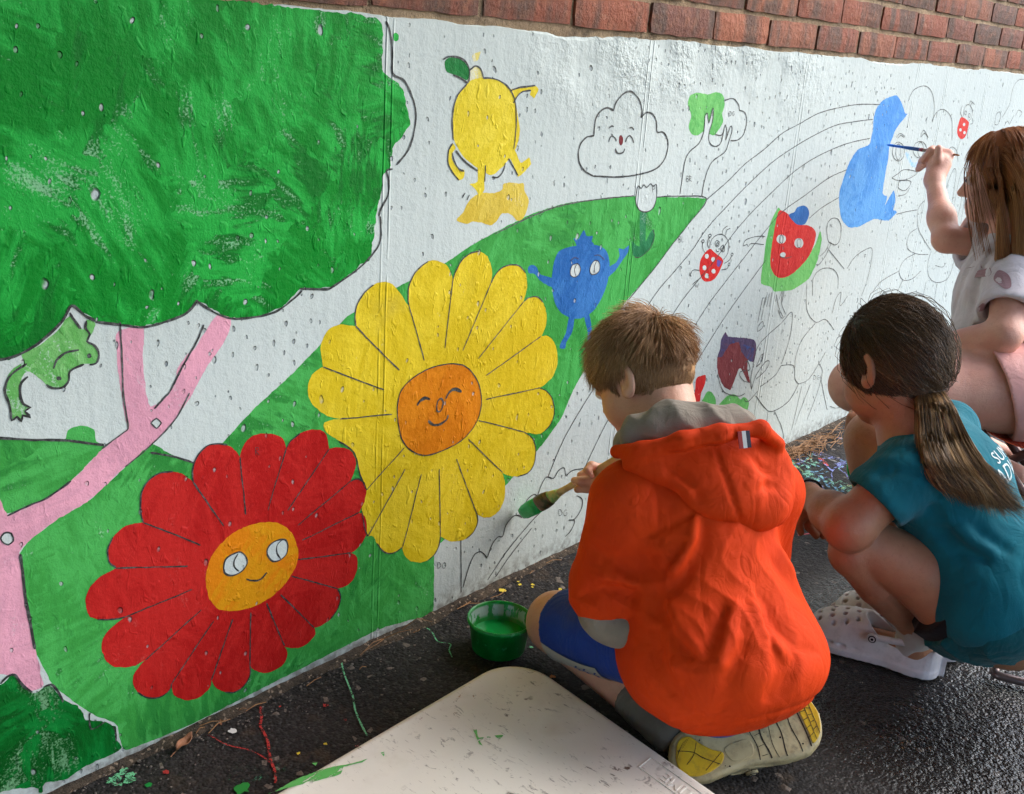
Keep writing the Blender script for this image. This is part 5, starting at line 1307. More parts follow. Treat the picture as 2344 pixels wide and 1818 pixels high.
# ---------------------------------------------------------------- boy in the orange jacket
def boy_frames():
    F = {}
    F['up'] = unit(jp('b_neckbase') - jp('b_hip'))
    F['right'] = unit(jp('b_rsh') - jp('b_lsh'))
    F['fwd'] = unit(np.cross(F['up'], F['right']))
    F['T'] = np.stack([F['right'], F['fwd'], np.cross(F['right'], F['fwd'])], 1)
    F['H'] = frame((-0.12, 0.82, -0.56), (0.10, 0.48, 0.86))
    return F
def boy_body():
    F = boy_frames()
    v = Vol((1.02, -0.80, 0.0), (1.50, -0.12, 0.68), 0.003)
    head = jp('b_head')
    head_prims(v, head, F['H'], 0.88)
    v.cone(head + F['H'] @ V3((0, -0.026, -0.048)), jp('b_neckbase'), 0.040, 0.047, 0.03)
    c = jp('b_chest') + F['fwd'] * 0.03
    v.cone(c, jp('b_waist') + F['fwd'] * 0.04, 0.085, 0.08, 0.04, n=F['fwd'], flat=0.8)
    v.cone(jp('b_waist') + F['fwd'] * 0.04, jp('b_hip') + F['fwd'] * 0.03, 0.085, 0.09, 0.04)
    v.cone(jp('b_neckbase'), c, 0.05, 0.09, 0.04)
    for a in ('b_lsh', 'b_rsh'): v.cone(jp('b_neckbase') * 0.5 + c * 0.5, jp(a), 0.05, 0.036, 0.04)
    v.chain([jp('b_lsh'), jp('b_lelb'), jp('b_lwri')], [0.036, 0.030, 0.020], 0.02)
    hand_prims(v, jp('b_lwri'), jp('b_palm'), None, F['up'], [[jp('b_palm'), jp('b_i0'), jp('b_i1'), jp('b_i2'), jp('b_i3')], [jp('b_palm'), jp('b_m1'), jp('b_m2')], [jp('b_palm'), jp('b_l1'), jp('b_l2'), jp('b_l3')], [jp('b_palm'), jp('b_k1'), jp('b_k2')], [jp('b_palm'), jp('b_l1') + V3((0.012, 0.012, 0)), jp('b_k2') + V3((0.01, 0.012, 0.006))]], 0.0078)
    rw = jp('b_rsh') + V3((0.08, 0.20, -0.13)); re = jp('b_relb') + V3((0.0, 0.06, 0.02))
    v.chain([jp('b_rsh'), re, rw], [0.036, 0.030, 0.020], 0.02)
    kn = rw + V3((-0.02, 0.05, -0.02))
    hand_prims(v, rw, kn, None, (0, 0, 1), [[kn + V3((d, 0, 0)), kn + V3((d, 0.022, -0.004)), kn + V3((d - 0.002, 0.034, -0.018))] for d in (-0.018, -0.006, 0.006, 0.018)] + [[kn + V3((-0.01, -0.03, 0)), kn + V3((-0.03, -0.008, -0.006)), kn + V3((-0.034, 0.008, -0.014))]])
    v.chain([jp('b_lhip') + F['right'] * 0.02, jp('b_lknee')], [0.060, 0.050], 0.03)
    v.chain([jp('b_lknee') + V3((0, 0, -0.012)), jp('b_lank')], [0.042, 0.027], 0.025)
    rk = V3((1.43, -0.30, 0.075)); ra = V3((1.36, -0.60, 0.05))
    v.chain([jp('b_rhip'), rk], [0.072, 0.048], 0.03)
    v.chain([rk, ra], [0.040, 0.028], 0.02)
    v.cone(jp('b_lank'), jp('b_heel') * 0.6 + jp('b_toe') * 0.4 + V3((0.035, 0.05, 0.0)), 0.024, 0.024, 0.02)
    return v
def boy_jacket():
    F = boy_frames(); T = F['T']
    v = Vol((1.00, -0.84, 0.02), (1.52, -0.20, 0.50), 0.0029)
    f = F['fwd']; r = F['right']; u = F['up']
    ch = jp('b_chest') + f * 0.025
    v.ell(ch + u * 0.01, (0.128, 0.098, 0.13), T, 0.03)
    v.ell(jp('b_waist') + f * 0.03, (0.138, 0.112, 0.12), T, 0.05)
    v.ell(jp('b_hip') + f * 0.012 + r * 0.004 - V3((0, 0, 0.022)), (0.156, 0.138, 0.100), T, 0.05)
    v.cone(jp('b_neckbase') - u * 0.01, ch, 0.062, 0.10, 0.04)
    v.cone(ch + u * 0.05 - r * 0.02, jp('b_lsh') - u * 0.012, 0.06, 0.057, 0.03)
    v.cone(ch + u * 0.05 + r * 0.02, jp('b_rsh') - u * 0.012, 0.06, 0.056, 0.03)
    e = jp('b_lelb')
    v.cone(jp('b_lsh') - u * 0.012, e + V3((0, 0, 0.004)), 0.060, 0.058, 0.02)
    v.cone(e, jp('b_lwri') - unit(jp('b_lwri') - e) * 0.012, 0.058, 0.034, 0.018)
    v.cone(jp('b_hip') + f * 0.02 - r * 0.03, jp('b_lhip') * 0.74 + jp('b_lknee') * 0.26 + V3((0.02, 0, 0.010)), 0.105, 0.060, 0.04)
    re = jp('b_relb') + V3((0.0, 0.06, 0.02))
    v.chain([jp('b_rsh') - u * 0.012, re, re + V3((0.0, 0.12, -0.02))], [0.057, 0.052, 0.040], 0.02)
    return v
def boy_hood():
    F = boy_frames()
    v = Vol((0.98, -0.78, 0.26), (1.50, -0.28, 0.54), 0.003)
    for c, M, rr in HOOD_LOBES: v.ell(c, rr, np.array(M), 0.035)
    v.chain([V3(p) for p in HOOD_RIM], [0.011, 0.012, 0.012, 0.012, 0.011, 0.010], 0.012)
    return v
#BUILD
def build_boy():
    F = boy_frames(); f, r, u = F['fwd'], F['right'], F['up']
    root = empty('person', (1.25, -0.50, 0.0))
    tag(root, 'boy with short brown hair kneeling in an orange rain jacket painting green', 'person')
    body = vol_obj('body', boy_body(), SKIN_BOY, root)
    add_eyes(jp('b_head'), F['H'], 0.88, body)
    jv = boy_jacket()
    jv.ripple(0.0016, 34, 2, st=(1, 1, 0.6))
    X, Y, Z = jv.co(tuple(slice(0, n_) for n_ in jv.n)); hp_ = jp('b_hip')
    s_ = (X - hp_[0]) * r[0] + (Y - hp_[1]) * r[1] + (Z - hp_[2]) * r[2]; t_ = (X - hp_[0]) * u[0] + (Y - hp_[1]) * u[1] + (Z - hp_[2]) * u[2]
    ph = s_ * 78 + 1.9 * np.sin(t_ * 21 + s_ * 13) + 1.1 * np.sin(t_ * 43 + 2.0) + t_ * 26
    amp = np.clip(wav(X, Y, Z, 22, 8) + 0.25, 0, 1) * np.interp(t_, [-0.12, -0.02, 0.10, 0.20], [0.3, 1.0, 1.0, 0.35]).astype(np.float32)
    jv.d += (0.0055 * amp * (np.sqrt(np.abs(np.sin(ph)) + 0.01) - 0.75)).astype(np.float32)
    jv.d += (0.0022 * np.exp(-((t_ + 0.088) / 0.0035) ** 2)).astype(np.float32)
    ls_ = jp('b_lsh'); a_ = -((X - ls_[0]) * r[0] + (Y - ls_[1]) * r[1] + (Z - ls_[2]) * r[2])
    near_ = np.sqrt((X - ls_[0]) ** 2 + (Y - ls_[1]) ** 2 + (Z - ls_[2]) ** 2) < 0.10
    jv.d += np.where(near_, 0.0022 * np.exp(-((a_ + 0.012) / 0.0032) ** 2), 0).astype(np.float32)
    for a, w, pts in JACKET_FOLDS: jv.crease(pts, a * 1.8, w * 0.9, True)
    # the left side of the coat lies over the thigh
    # open hem: hollow the underside
    jv.ell(jp('b_hip') + f * 0.02 - V3((0, 0, 0.075)), (0.125, 0.105, 0.07), F['T'], 0.01, 's')
    e = jp('b_lelb'); w = jp('b_lwri')
    jv.cone(w - unit(w - e) * 0.05, w + unit(w - e) * 0.03, 0.022, 0.026, 0.004, 's')
    jk = vol_obj('jacket', jv, M_JACKET, root)
    hv = boy_hood()
    hv.ripple(0.0012, 45, 7)
    for a, ww, pts in HOOD_SEAMS: hv.crease(pts, a, ww)
    vol_obj('hood', hv, M_JACKET, jk)
    # small striped tab on the rim
    tb = HOOD_RIM[3]; tc = V3(HOOD_RIM[4])
    d = unit(tc - V3(tb)); c0 = V3(tb) + d * 0.035
    nn = unit(V3((-0.72, -0.62, 0.32)))
    dn = unit(np.cross(nn, d)); dn = dn if dn[2] < 0 else -dn
    for i, mt in enumerate((mat_plain('tab_navy', srgb(30, 30, 50), 0.6), mat_plain('tab_white', srgb(200, 198, 196), 0.6), mat_plain('tab_red', srgb(150, 30, 24), 0.6))):
        o0 = c0 + d * (0.006 - 0.006 * i) + nn * 0.0135
        q = [o0, o0 - d * 0.006, o0 - d * 0.006 + dn * 0.024 + nn * 0.001, o0 + dn * 0.024 + nn * 0.001]
        V = [tuple(x) for x in q] + [tuple(x - nn * 0.004) for x in q]
        mesh_obj('hood_tab', V, [(0, 1, 2, 3), (7, 6, 5, 4), (0, 4, 5, 1), (1, 5, 6, 2), (2, 6, 7, 3), (3, 7, 4, 0)], mt, jk)
    # grey sweatshirt: hood around the neck and the cuff hanging below the sleeve
    gv = Vol((1.08, -0.62, 0.10), (1.46, -0.24, 0.54), 0.003)
    for c, rr, dr in GREY_LOBES[:-3]: gv.ell(c, rr, frame(dr, (0, 0, 1)), 0.018)
    gv.ripple(0.0022, 62, 3); gv.ripple(0.0012, 130, 9)
    X, Y, Z = gv.co(tuple(slice(0, n_) for n_ in gv.n))
    s_ = (X - 1.25) * r[0] + (Y + 0.45) * r[1]; t_ = (X - 1.25) * u[0] + (Y + 0.45) * u[1] + (Z - 0.45) * u[2]
    gv.d += (0.0045 * (np.abs(np.sin(s_ * 62 + t_ * 70 + 1.4 * np.sin(t_ * 50))) - 0.6)).astype(np.float32)
    nb = jp('b_neckbase'); hd = jp('b_head')
    gv.cone(nb, hd + F['H'] @ V3((0, -0.03, -0.05)), 0.046, 0.046, 0.006, 's')
    vol_obj('sweatshirt_hood', gv, M_GREY, root)
    cv = Vol((1.04, -0.56, 0.06), (1.28, -0.30, 0.26), 0.003)
    for c, rr, dr in GREY_LOBES[-3:]: cv.ell(c, rr, frame(dr, (0, 0, 1)), 0.02)
    cv.ripple(0.0022, 62, 3); cv.ripple(0.0012, 130, 9)
    vol_obj('sweatshirt_sleeve', cv, M_GREY, root)
    # shorts
    sv = Vol((1.05, -0.70, 0.0), (1.50, -0.18, 0.30), 0.003)
    kn = jp('b_lknee'); hp = jp('b_lhip'); ax = unit(kn - hp)
    sv.cone(hp + r * 0.012, kn - ax * 0.035, 0.058, 0.061, 0.02)
    rk = V3((1.43, -0.30, 0.075)); sv.cone(jp('b_rhip'), rk * 0.75 + jp('b_rhip') * 0.25, 0.066, 0.056, 0.03)
    sv.cone(jp('b_hip') + f * 0.03, jp('b_hip') + f * 0.02 - V3((0, 0, 0.06)), 0.085, 0.075, 0.04)
    sv.plane(kn - ax * 0.030, ax, 'i')
    sv.plane((0, 0, 0.012), (0, 0, -1), 'i')
    sv.ripple(0.0016, 60, 4)
    sv.cone(kn - ax * 0.06, kn + ax * 0.02, 0.050, 0.052, 0.004, 's')
    sh = vol_obj('shorts', sv, M_SHORTS, root)
    # white lower band of the leg with blue chevrons, laid over the outer face of the shorts
    out = unit(V3((-0.80, -0.45, 0.0)))
    sd = unit(np.cross(ax, (0, 0, 1))); sd = sd if sd @ out > 0 else -sd; upn = unit(np.cross(sd, ax)); upn = upn if upn[2] > 0 else -upn
    def onleg(s_, th):
        """s_ along the thigh from the hem back, th degrees below the horizontal on the outer side"""
        c = kn - ax * (0.037 + s_) + r * 0.012 * min(1, s_ / 0.28); rad = 0.061 - 0.003 * min(1, s_ / 0.28) + 0.0022
        return c + sd * rad * math.cos(R(th)) - upn * rad * math.sin(R(th))
    V, Fc = [], []
    nI, nK = 24, 8
    for i in range(nI + 1):
        s_ = 0.125 * i / nI
        top = 12 + 16 * math.sin(i / nI * 2.2)
        for k in range(nK + 1):
            V.append(tuple(onleg(s_, top + (74 - top) * k / nK)))
    for i in range(nI):
        for k in range(nK):
            a = i * (nK + 1) + k; Fc.append((a, a + 1, a + nK + 2, a + nK + 1))
    bd = mesh_obj('white_band', V, Fc, M_BAND, sh, smooth=True)
    for s0 in (0.060, 0.080, 0.105):
        for dz in (0, 0.010):
            V = []
            for t in np.linspace(0, 1, 7):
                zc = 46 - dz * 900 + 16 * t; sc = s0 + 0.010 * abs(t - 0.5) * 2
                for q in (0, 0.0045): V.append(tuple(onleg(sc + q, zc) + out * 0.0012))
            mesh_obj('chevron', V, [(2 * i, 2 * i + 1, 2 * i + 3, 2 * i + 2) for i in range(6)], M_SHORTS, sh)
    # sock
    kv = Vol((1.05, -0.68, 0.0), (1.32, -0.40, 0.14), 0.0025)
    an = jp('b_lank'); sx = unit(an - kn)
    kv.cone(an - sx * 0.085, an + sx * 0.01, 0.037, 0.033, 0.01)
    kv.plane(an - sx * 0.075, -sx, 'i'); kv.ripple(0.001, 160, 2)
    vol_obj('sock', kv, M_SOCKG, root)
    # hair
    H = F['H']; hc = jp('b_head')
    build_short_hair(root, hc, H)
    return root

def build_short_hair(root, hc, H):
    H = H * 0.885
    Hu = H / 0.885
    rng = np.random.default_rng(5)
    cap = Vol(hc - 0.125, hc + 0.125, 0.003)
    cap.ell(hc + H @ V3((0, -0.006, 0.010)), V3((0.0730, 0.0900, 0.0925)) * 0.885, Hu, 0.01)
    cap.plane(hc + H @ V3((0, 0.062, 0.030)), H @ V3((0, 1.0, -0.35)), 'i', 0.01)
    cap.plane(hc + H @ V3((0, -0.03, -0.066)), H @ V3((0, 0.62, -1.0)), 'i', 0.01)
    cap.plane(hc + H @ V3((0, 0.05, -0.020)), H @ V3((0, 0.75, -0.66)), 'i', 0.01)
    for q in (-1, 1): cap.ell(hc + H @ V3((q * 0.078, 0.004, -0.022)), V3((0.016, 0.026, 0.036)) * 0.885, Hu, 0.006, 's')
    hair = vol_obj('hair', cap, HAIR_BOY, root); add_tone(hair, 0.3)
    n = 12500
    d = rng.normal(size=(n * 3, 3)); d /= np.linalg.norm(d, axis=1, keepdims=True)
    R_ = np.array((0.074, 0.091, 0.094)); L = d * R_ + np.array((0, -0.006, 0.010))
    keep = (L[:, 1] - 0.35 * L[:, 2] < 0.056) & (L[:, 2] - 0.55 * np.minimum(L[:, 1], 0.03) > -0.044) & (0.75 * L[:, 1] - 0.66 * L[:, 2] < 0.046)
    keep &= ~((np.abs(L[:, 0]) > 0.055) & (np.abs(L[:, 1] - 0.003) < 0.020) & (L[:, 2] < 0.004))
    L = L[keep][:n]; n = len(L)
    N = L - np.array((0, -0.006, 0.010)); N = N / (R_ ** 2); N /= np.linalg.norm(N, axis=1, keepdims=True)
    crown = np.array((0.010, -0.062, 0.078))
    flow = L - crown; flow -= (flow * N).sum(1, keepdims=True) * N; flow /= np.linalg.norm(flow, axis=1, keepdims=True) + 1e-9
    down = np.array((0, 0.0, -1.0)) - (N @ np.array((0, 0.0, -1.0)))[:, None] * N
    side = np.cross(N, flow)
    clump = nz3(L, 55, 1)
    up = np.clip((L[:, 2] + 0.012) / 0.07, 0, 1)[:, None]
    D = flow * 1.2 + down * (0.7 - 0.5 * up) + side * (0.55 * clump[:, :1] + 0.35 * up) + 0.16 * clump + 0.07 * rng.normal(size=(n, 3))
    D /= np.linalg.norm(D, axis=1, keepdims=True)
    ln = (0.012 + 0.044 * up[:, 0]) * rng.uniform(0.75, 1.2, n)
    lift = (0.06 + 0.13 * up[:, 0]) * rng.uniform(0.3, 1.4, n)
    tuft = np.exp(-((L - crown) ** 2).sum(1) / 0.022 ** 2)
    lift += 0.45 * tuft * rng.uniform(0.1, 1, n)
    k = 6; t = np.linspace(0, 1, k)
    P = L[:, None, :] + ln[:, None, None] * (t[None, :, None] * D[:, None, :] + (lift[:, None] * np.sin(t * 2.2)[None, :] * 0.6)[..., None] * N[:, None, :])
    P += 0.0035 * nz3(P, 120, 4) * t[None, :, None]
    # stay outside the skull
    q = (P - np.array((0, -0.006, 0.010))) / (R_ + 0.001); m = np.linalg.norm(q, axis=2, keepdims=True)
    P = np.where(m < 1, q / m * (R_ + 0.001) + np.array((0, -0.006, 0.010)), P)
    Wp = hc + P @ H.T
    tone = np.clip(0.42 + 0.25 * clump[:, 1] + 0.18 * rng.normal(size=n), 0, 1)
    strand_mesh('strands', Wp, 0.00045, tone, HAIR_BOY, hair)
PEOPLE = {'boy': build_boy()}
# ---------------------------------------------------------------- clogs
def clog_vol(L=0.225, wmul=1.0, holes=True, heel_open=True, sole_grooves=False):
    v = Vol((-0.062, -L / 2 - 0.012, -0.006), (0.062, L / 2 + 0.012, 0.102), 0.002)
    X, Y, Z = v.co(tuple(slice(0, n) for n in v.n))
    t = (Y + L / 2) / L
    hw = np.interp(t.ravel(), [-0.1, 0, 0.01, 0.03, 0.06, 0.10, 0.2, 0.38, 0.55, 0.72, 0.84, 0.90, 0.94, 0.97, 0.99, 1.0, 1.1], [0.0, 0.002, 0.012, 0.021, 0.0275, 0.032, 0.0355, 0.0345, 0.041, 0.0465, 0.0450, 0.0400, 0.0335, 0.0245, 0.0135, 0.002, 0.0]).reshape(t.shape) * wmul
    tp = np.interp(t.ravel(), [-0.1, 0, 0.06, 0.25, 0.42, 0.55, 0.70, 0.85, 0.95, 1.0, 1.1], [0.02, 0.040, 0.050, 0.048, 0.062, 0.078, 0.073, 0.062, 0.050, 0.032, 0.0]).reshape(t.shape)
    xc = 0.006 * np.sin((t - 0.2) * 3.0)
    q = ((np.abs(X - xc) / np.maximum(hw, 1e-3)) ** 2.6 + (np.maximum(Z, 0) / np.maximum(tp, 1e-3)) ** 2.6) ** (1 / 2.6)
    d = (q - 1) * np.minimum(np.maximum(hw, 0.004), np.maximum(tp, 0.004))
    rim = (np.abs(X - xc) - hw * 1.09)                        # thick sole flange
    fl = np.maximum(np.maximum(rim, Z - 0.013), -(t - 0.0) * L)
    fl = np.maximum(fl, (t - 1.0) * L)
    d = smin(d, fl, 0.006)
    d = np.maximum(d, -Z)
    v.d[:] = np.where((t > -0.04) & (t < 1.04), d, 0.02)
    if heel_open:
        v.ell((0, -L * 0.20, 0.070), (0.029, 0.066, 0.050), None, 0.004, 's')
    if holes:
        for (x, tt) in ((-0.022, 0.70), (-0.008, 0.72), (0.008, 0.72), (0.022, 0.70), (-0.026, 0.79), (-0.013, 0.81), (0.001, 0.82), (0.015, 0.81), (-0.016, 0.90), (0.0, 0.91), (0.014, 0.90), (-0.015, 0.62), (0.002, 0.63), (0.018, 0.62), (0.028, 0.78)):
            y = (tt - 0.5) * L; z = float(np.interp(tt, [0.42, 0.55, 0.70, 0.85, 0.95], [0.062, 0.078, 0.073, 0.062, 0.050]))
            v.cone((x, y, z - 0.018), (x * 1.25, y + 0.006, z + 0.015), 0.0040, 0.0044, 0.0, 's')
        for s_ in (-1, 1):
            for tt in (0.60, 0.70, 0.80):
                y = (tt - 0.5) * L; w = 0.046 * wmul
                v.ell((s_ * w, y, 0.0195), (0.012, 0.0105, 0.0048), None, 0.0, 's')
    if sole_grooves:
        for tt in (0.60, 0.635, 0.67, 0.74, 0.80):
            y = (tt - 0.5) * L
            for k in range(6):
                x0 = -0.05 + k * 0.0167; yy = lambda x: y + 0.0022 * math.sin(x * 160 + tt * 40)
                v.cone((x0, yy(x0), 0), (x0 + 0.0167, yy(x0 + 0.0167), 0), 0.0016, 0.0016, 0.0, 's')
        for k in range(3): v.cone((-0.030 + 0.03 * k, -0.02, 0), (-0.034 + 0.03 * k, 0.015, 0), 0.0011, 0.0011, 0, 's')
    return v
def xf(P, o, M): return np.asarray(P) @ np.asarray(M).T + V3(o)
def mat_foam(name, c1, c2, dirt):
    m = NT(name, 0.5); p = m.pos()
    c = m.mix(m.ramp(m.noise(p, 30, 4), 0.35, 0.65), c1, c2)
    c = m.mix(m.math('MULTIPLY', m.ramp(m.noise(p, 70, 5, 0.7), 0.50, 0.72), dirt), c, (0.07, 0.055, 0.04))
    m.color(c); m.bump(m.math('MULTIPLY', m.noise(p, 500, 2), 0.0003)); return m.m
M_FOAM = mat_foam('pale_lilac_foam', srgb(216, 208, 210), srgb(204, 196, 200), 0.22)
M_CREAM = mat_foam('cream_foam', srgb(186, 172, 132), srgb(168, 152, 112), 0.55)
M_YEL = mat_foam('yellow_rubber', srgb(214, 178, 32), srgb(200, 160, 24), 0.4)
def strap(parent, o, M, L, pivot_y, pz, mat, hw=0.038, lift=0.012):
    pts = []
    for a in np.linspace(-100, 100, 17):
        an = R(a); pts.append((hw * math.sin(an), pivot_y - (0.5 * L + pivot_y + 0.002) * max(0.0, math.cos(an)), pz + lift * math.cos(an)))
    V, Fc = loft([xf([q], o, M)[0] for q in pts], [0.0068] * 17, [0.0024] * 17, M @ V3((0, 0, 1)), 8, 3)
    st = mesh_obj('heel_strap', V, Fc, mat, parent, smooth=True)
    for s_ in (-1, 1):
        c = V3((s_ * (hw + 0.003), pivot_y + 0.003, pz - 0.001))
        for nm, r, h, mt in (('rivet', 0.0095, 0.004, mat), ('rivet_face', 0.0068, 0.0048, M_BLACK), ('rivet_mark', 0.0048, 0.0054, mat), ('rivet_dot', 0.0024, 0.0060, M_BLACK)):
            ring = [c + V3((0, r * math.cos(2 * math.pi * i / 16), r * math.sin(2 * math.pi * i / 16))) for i in range(16)]
            V = xf([q for q in ring] + [q + V3((s_ * h, 0, 0)) for q in ring], o, M)
            Fc = [(i, (i + 1) % 16, 16 + (i + 1) % 16, 16 + i) for i in range(16)] + [tuple(range(16, 32)), tuple(range(15, -1, -1))]
            mesh_obj(nm, V, Fc, mt, st)
def clog(parent, o, M, mat, L=0.225, **kw):
    P, Fq = clog_vol(L, **kw).mesh()
    c = mesh_obj('clog', xf(P, o, M), Fq, mat, parent, smooth=True)
    return c

# ---------------------------------------------------------------- squatting girl in teal
def girl_frames():
    F = {}
    F['up'] = unit(jp('g_neckbase') - jp('g_hip')); r = unit(jp('g_rsh') - jp('g_lsh'))
    F['fwd'] = unit(np.cross(F['up'], r)); F['right'] = np.cross(F['fwd'], F['up'])
    F['T'] = np.stack([F['right'], F['fwd'], F['up']], 1)
    F['H'] = frame((0.26, 0.84, -0.42), (0.14, 0.40, 0.9))
    return F
GR_HAND = V3((1.965, -0.415, 0.330))
def girl_body():
    F = girl_frames(); f, r, u = F['fwd'], F['right'], F['up']
    v = Vol((1.38, -0.98, 0.0), (2.08, -0.36, 0.70), 0.0032)
    hd = jp('g_head')
    head_prims(v, hd, F['H'], 0.98)
    v.cone(hd + F['H'] @ V3((0, -0.026, -0.05)), jp('g_neckbase'), 0.040, 0.046, 0.03)
    c = jp('g_chest') + f * 0.01
    v.cone(jp('g_neckbase'), c, 0.05, 0.085, 0.04); v.cone(c, jp('g_waist'), 0.085, 0.08, 0.04); v.cone(jp('g_waist'), jp('g_hip'), 0.082, 0.095, 0.04)
    for a in ('g_lsh', 'g_rsh'): v.cone(jp('g_neckbase') * 0.5 + c * 0.5, jp(a), 0.05, 0.036, 0.04)
    v.chain([jp('g_lsh'), jp('g_lelb'), jp('g_lwri')], [0.041, 0.0385, 0.0215], 0.02)
    v.ell(jp('g_lelb') * 0.58 + jp('g_lwri') * 0.42, (0.0345, 0.0345, 0.0345), None, 0.02)
    k1 = jp('g_lknk')
    hand_prims(v, jp('g_lwri') + V3((0, 0.004, 0)), k1, None, unit(np.cross(jp('g_lwri') - k1, (0.7, -0.7, 0))), [[k1, k1 * 0.5 + jp('g_f1') * 0.5, jp('g_f1'), jp('g_f2')], [k1, jp('g_m0'), jp('g_m1'), jp('g_m2')], [k1, jp('g_r0'), jp('g_r1'), jp('g_r2')], [k1, jp('g_r0') + V3((0.012, -0.004, -0.004)), jp('g_r1') + V3((0.014, -0.004, 0.004)), jp('g_r2') + V3((0.010, -0.004, 0.012))], [jp('g_lwri') * 0.6 + k1 * 0.4, k1 + V3((0.014, 0.026, -0.004)), k1 + V3((0.016, 0.030, -0.026))]], 0.0082)
    e = jp('g_rsh') * 0.45 + GR_HAND * 0.55 + V3((0.05, -0.02, -0.05))
    v.chain([jp('g_rsh'), e, GR_HAND + V3((0.05, -0.03, 0.02))], [0.037, 0.030, 0.021], 0.02)
    g = GR_HAND
    hand_prims(v, g + V3((0.05, -0.03, 0.02)), g + V3((0.012, -0.004, 0.01)), None, (0, 0, 1), [[g + V3((0.012, -0.004, 0.012 - 0.009 * i)), g + V3((-0.008, 0.008, 0.008 - 0.009 * i)), g + V3((-0.014, -0.006, 0.004 - 0.009 * i))] for i in range(4)] + [[g + V3((0.03, -0.02, 0.02)), g + V3((0.004, -0.016, 0.020)), g + V3((-0.008, -0.014, 0.014))]])
    v.chain([jp('g_lshin'), jp('g_lcalf'), jp('g_lank')], [0.035, 0.034, 0.026], 0.003)
    v.chain([jp('g_lhip'), jp('g_lthi'), jp('g_lknee')], [0.066, 0.058, 0.043], 0.003)
    v.cone(jp('g_lknee'), jp('g_lshin'), 0.042, 0.036, 0.012)
    v.chain([jp('g_rhip'), jp('g_rknee')], [0.078, 0.050], 0.02)
    v.chain([jp('g_rknee') + V3((0, 0.006, -0.012)), jp('g_rank')], [0.046, 0.027], 0.008)
    for a, h in (('g_lank', LF), ('g_rank', RF)):
        v.cone(jp(a), h[0] + h[1] @ V3((0, -0.075, 0.030)), 0.027, 0.026, 0.02); v.cone(h[0] + h[1] @ V3((0, -0.07, 0.030)), h[0] + h[1] @ V3((0, 0.06, 0.026)), 0.024, 0.022, 0.02)
    return v
def foot_frame(heel, toe):
    y = V3(toe) - V3(heel); y[2] = 0; y = unit(y)
    return (V3(heel) + V3(toe)) / 2 * V3((1, 1, 0)) + V3((0, 0, 0.001)), np.stack([np.cross(y, (0, 0, 1)), y, V3((0, 0, 1))], 1)
_ly = unit(jp('g_ltoe') - jp('g_lheel'))
LF = foot_frame(jp('g_lheel') + V3((-0.045, 0.012, 0)), jp('g_lheel') + V3((-0.045, 0.012, 0)) + unit(V3((-0.22, 0.97, 0))) * 0.235)
RF = foot_frame(jp('g_rtoe') + V3((0.0, -0.215, 0)) + V3((-0.03, -0.03, 0)), jp('g_rtoe') + V3((-0.03, -0.03, 0)) + V3((-0.04, 0.01, 0)))
def girl_shirt():
    F = girl_frames(); f, r, u = F['fwd'], F['right'], F['up']; T = F['T']
    v = Vol((1.42, -1.02, 0.06), (2.06, -0.50, 0.52), 0.0035)
    c = jp('g_chest')
    v.ell(c + f * 0.004, (0.118, 0.098, 0.12), T, 0.03)
    v.ell(jp('g_waist'), (0.120, 0.106, 0.12), T, 0.05)
    v.ell(jp('g_hip') + u * 0.03, (0.132, 0.112, 0.09), T, 0.04)
    v.cone(jp('g_neckbase') - u * 0.006, c, 0.056, 0.09, 0.03)
    for a, s_ in (('g_lsh', -1), ('g_rsh', 1)): v.cone(c + u * 0.05 + r * 0.03 * s_, jp(a), 0.060, 0.050, 0.03)
    d = unit(jp('g_lelb') - jp('g_lsh'))
    v.cone(jp('g_lsh'), jp('g_lsh') + d * 0.050, 0.051, 0.058, 0.02)
    e = jp('g_rsh') * 0.45 + GR_HAND * 0.55 + V3((0.05, -0.02, -0.05)); d2 = unit(e - jp('g_rsh'))
    v.cone(jp('g_rsh'), jp('g_rsh') + d2 * 0.075, 0.050, 0.056, 0.02)
    return v, d, d2
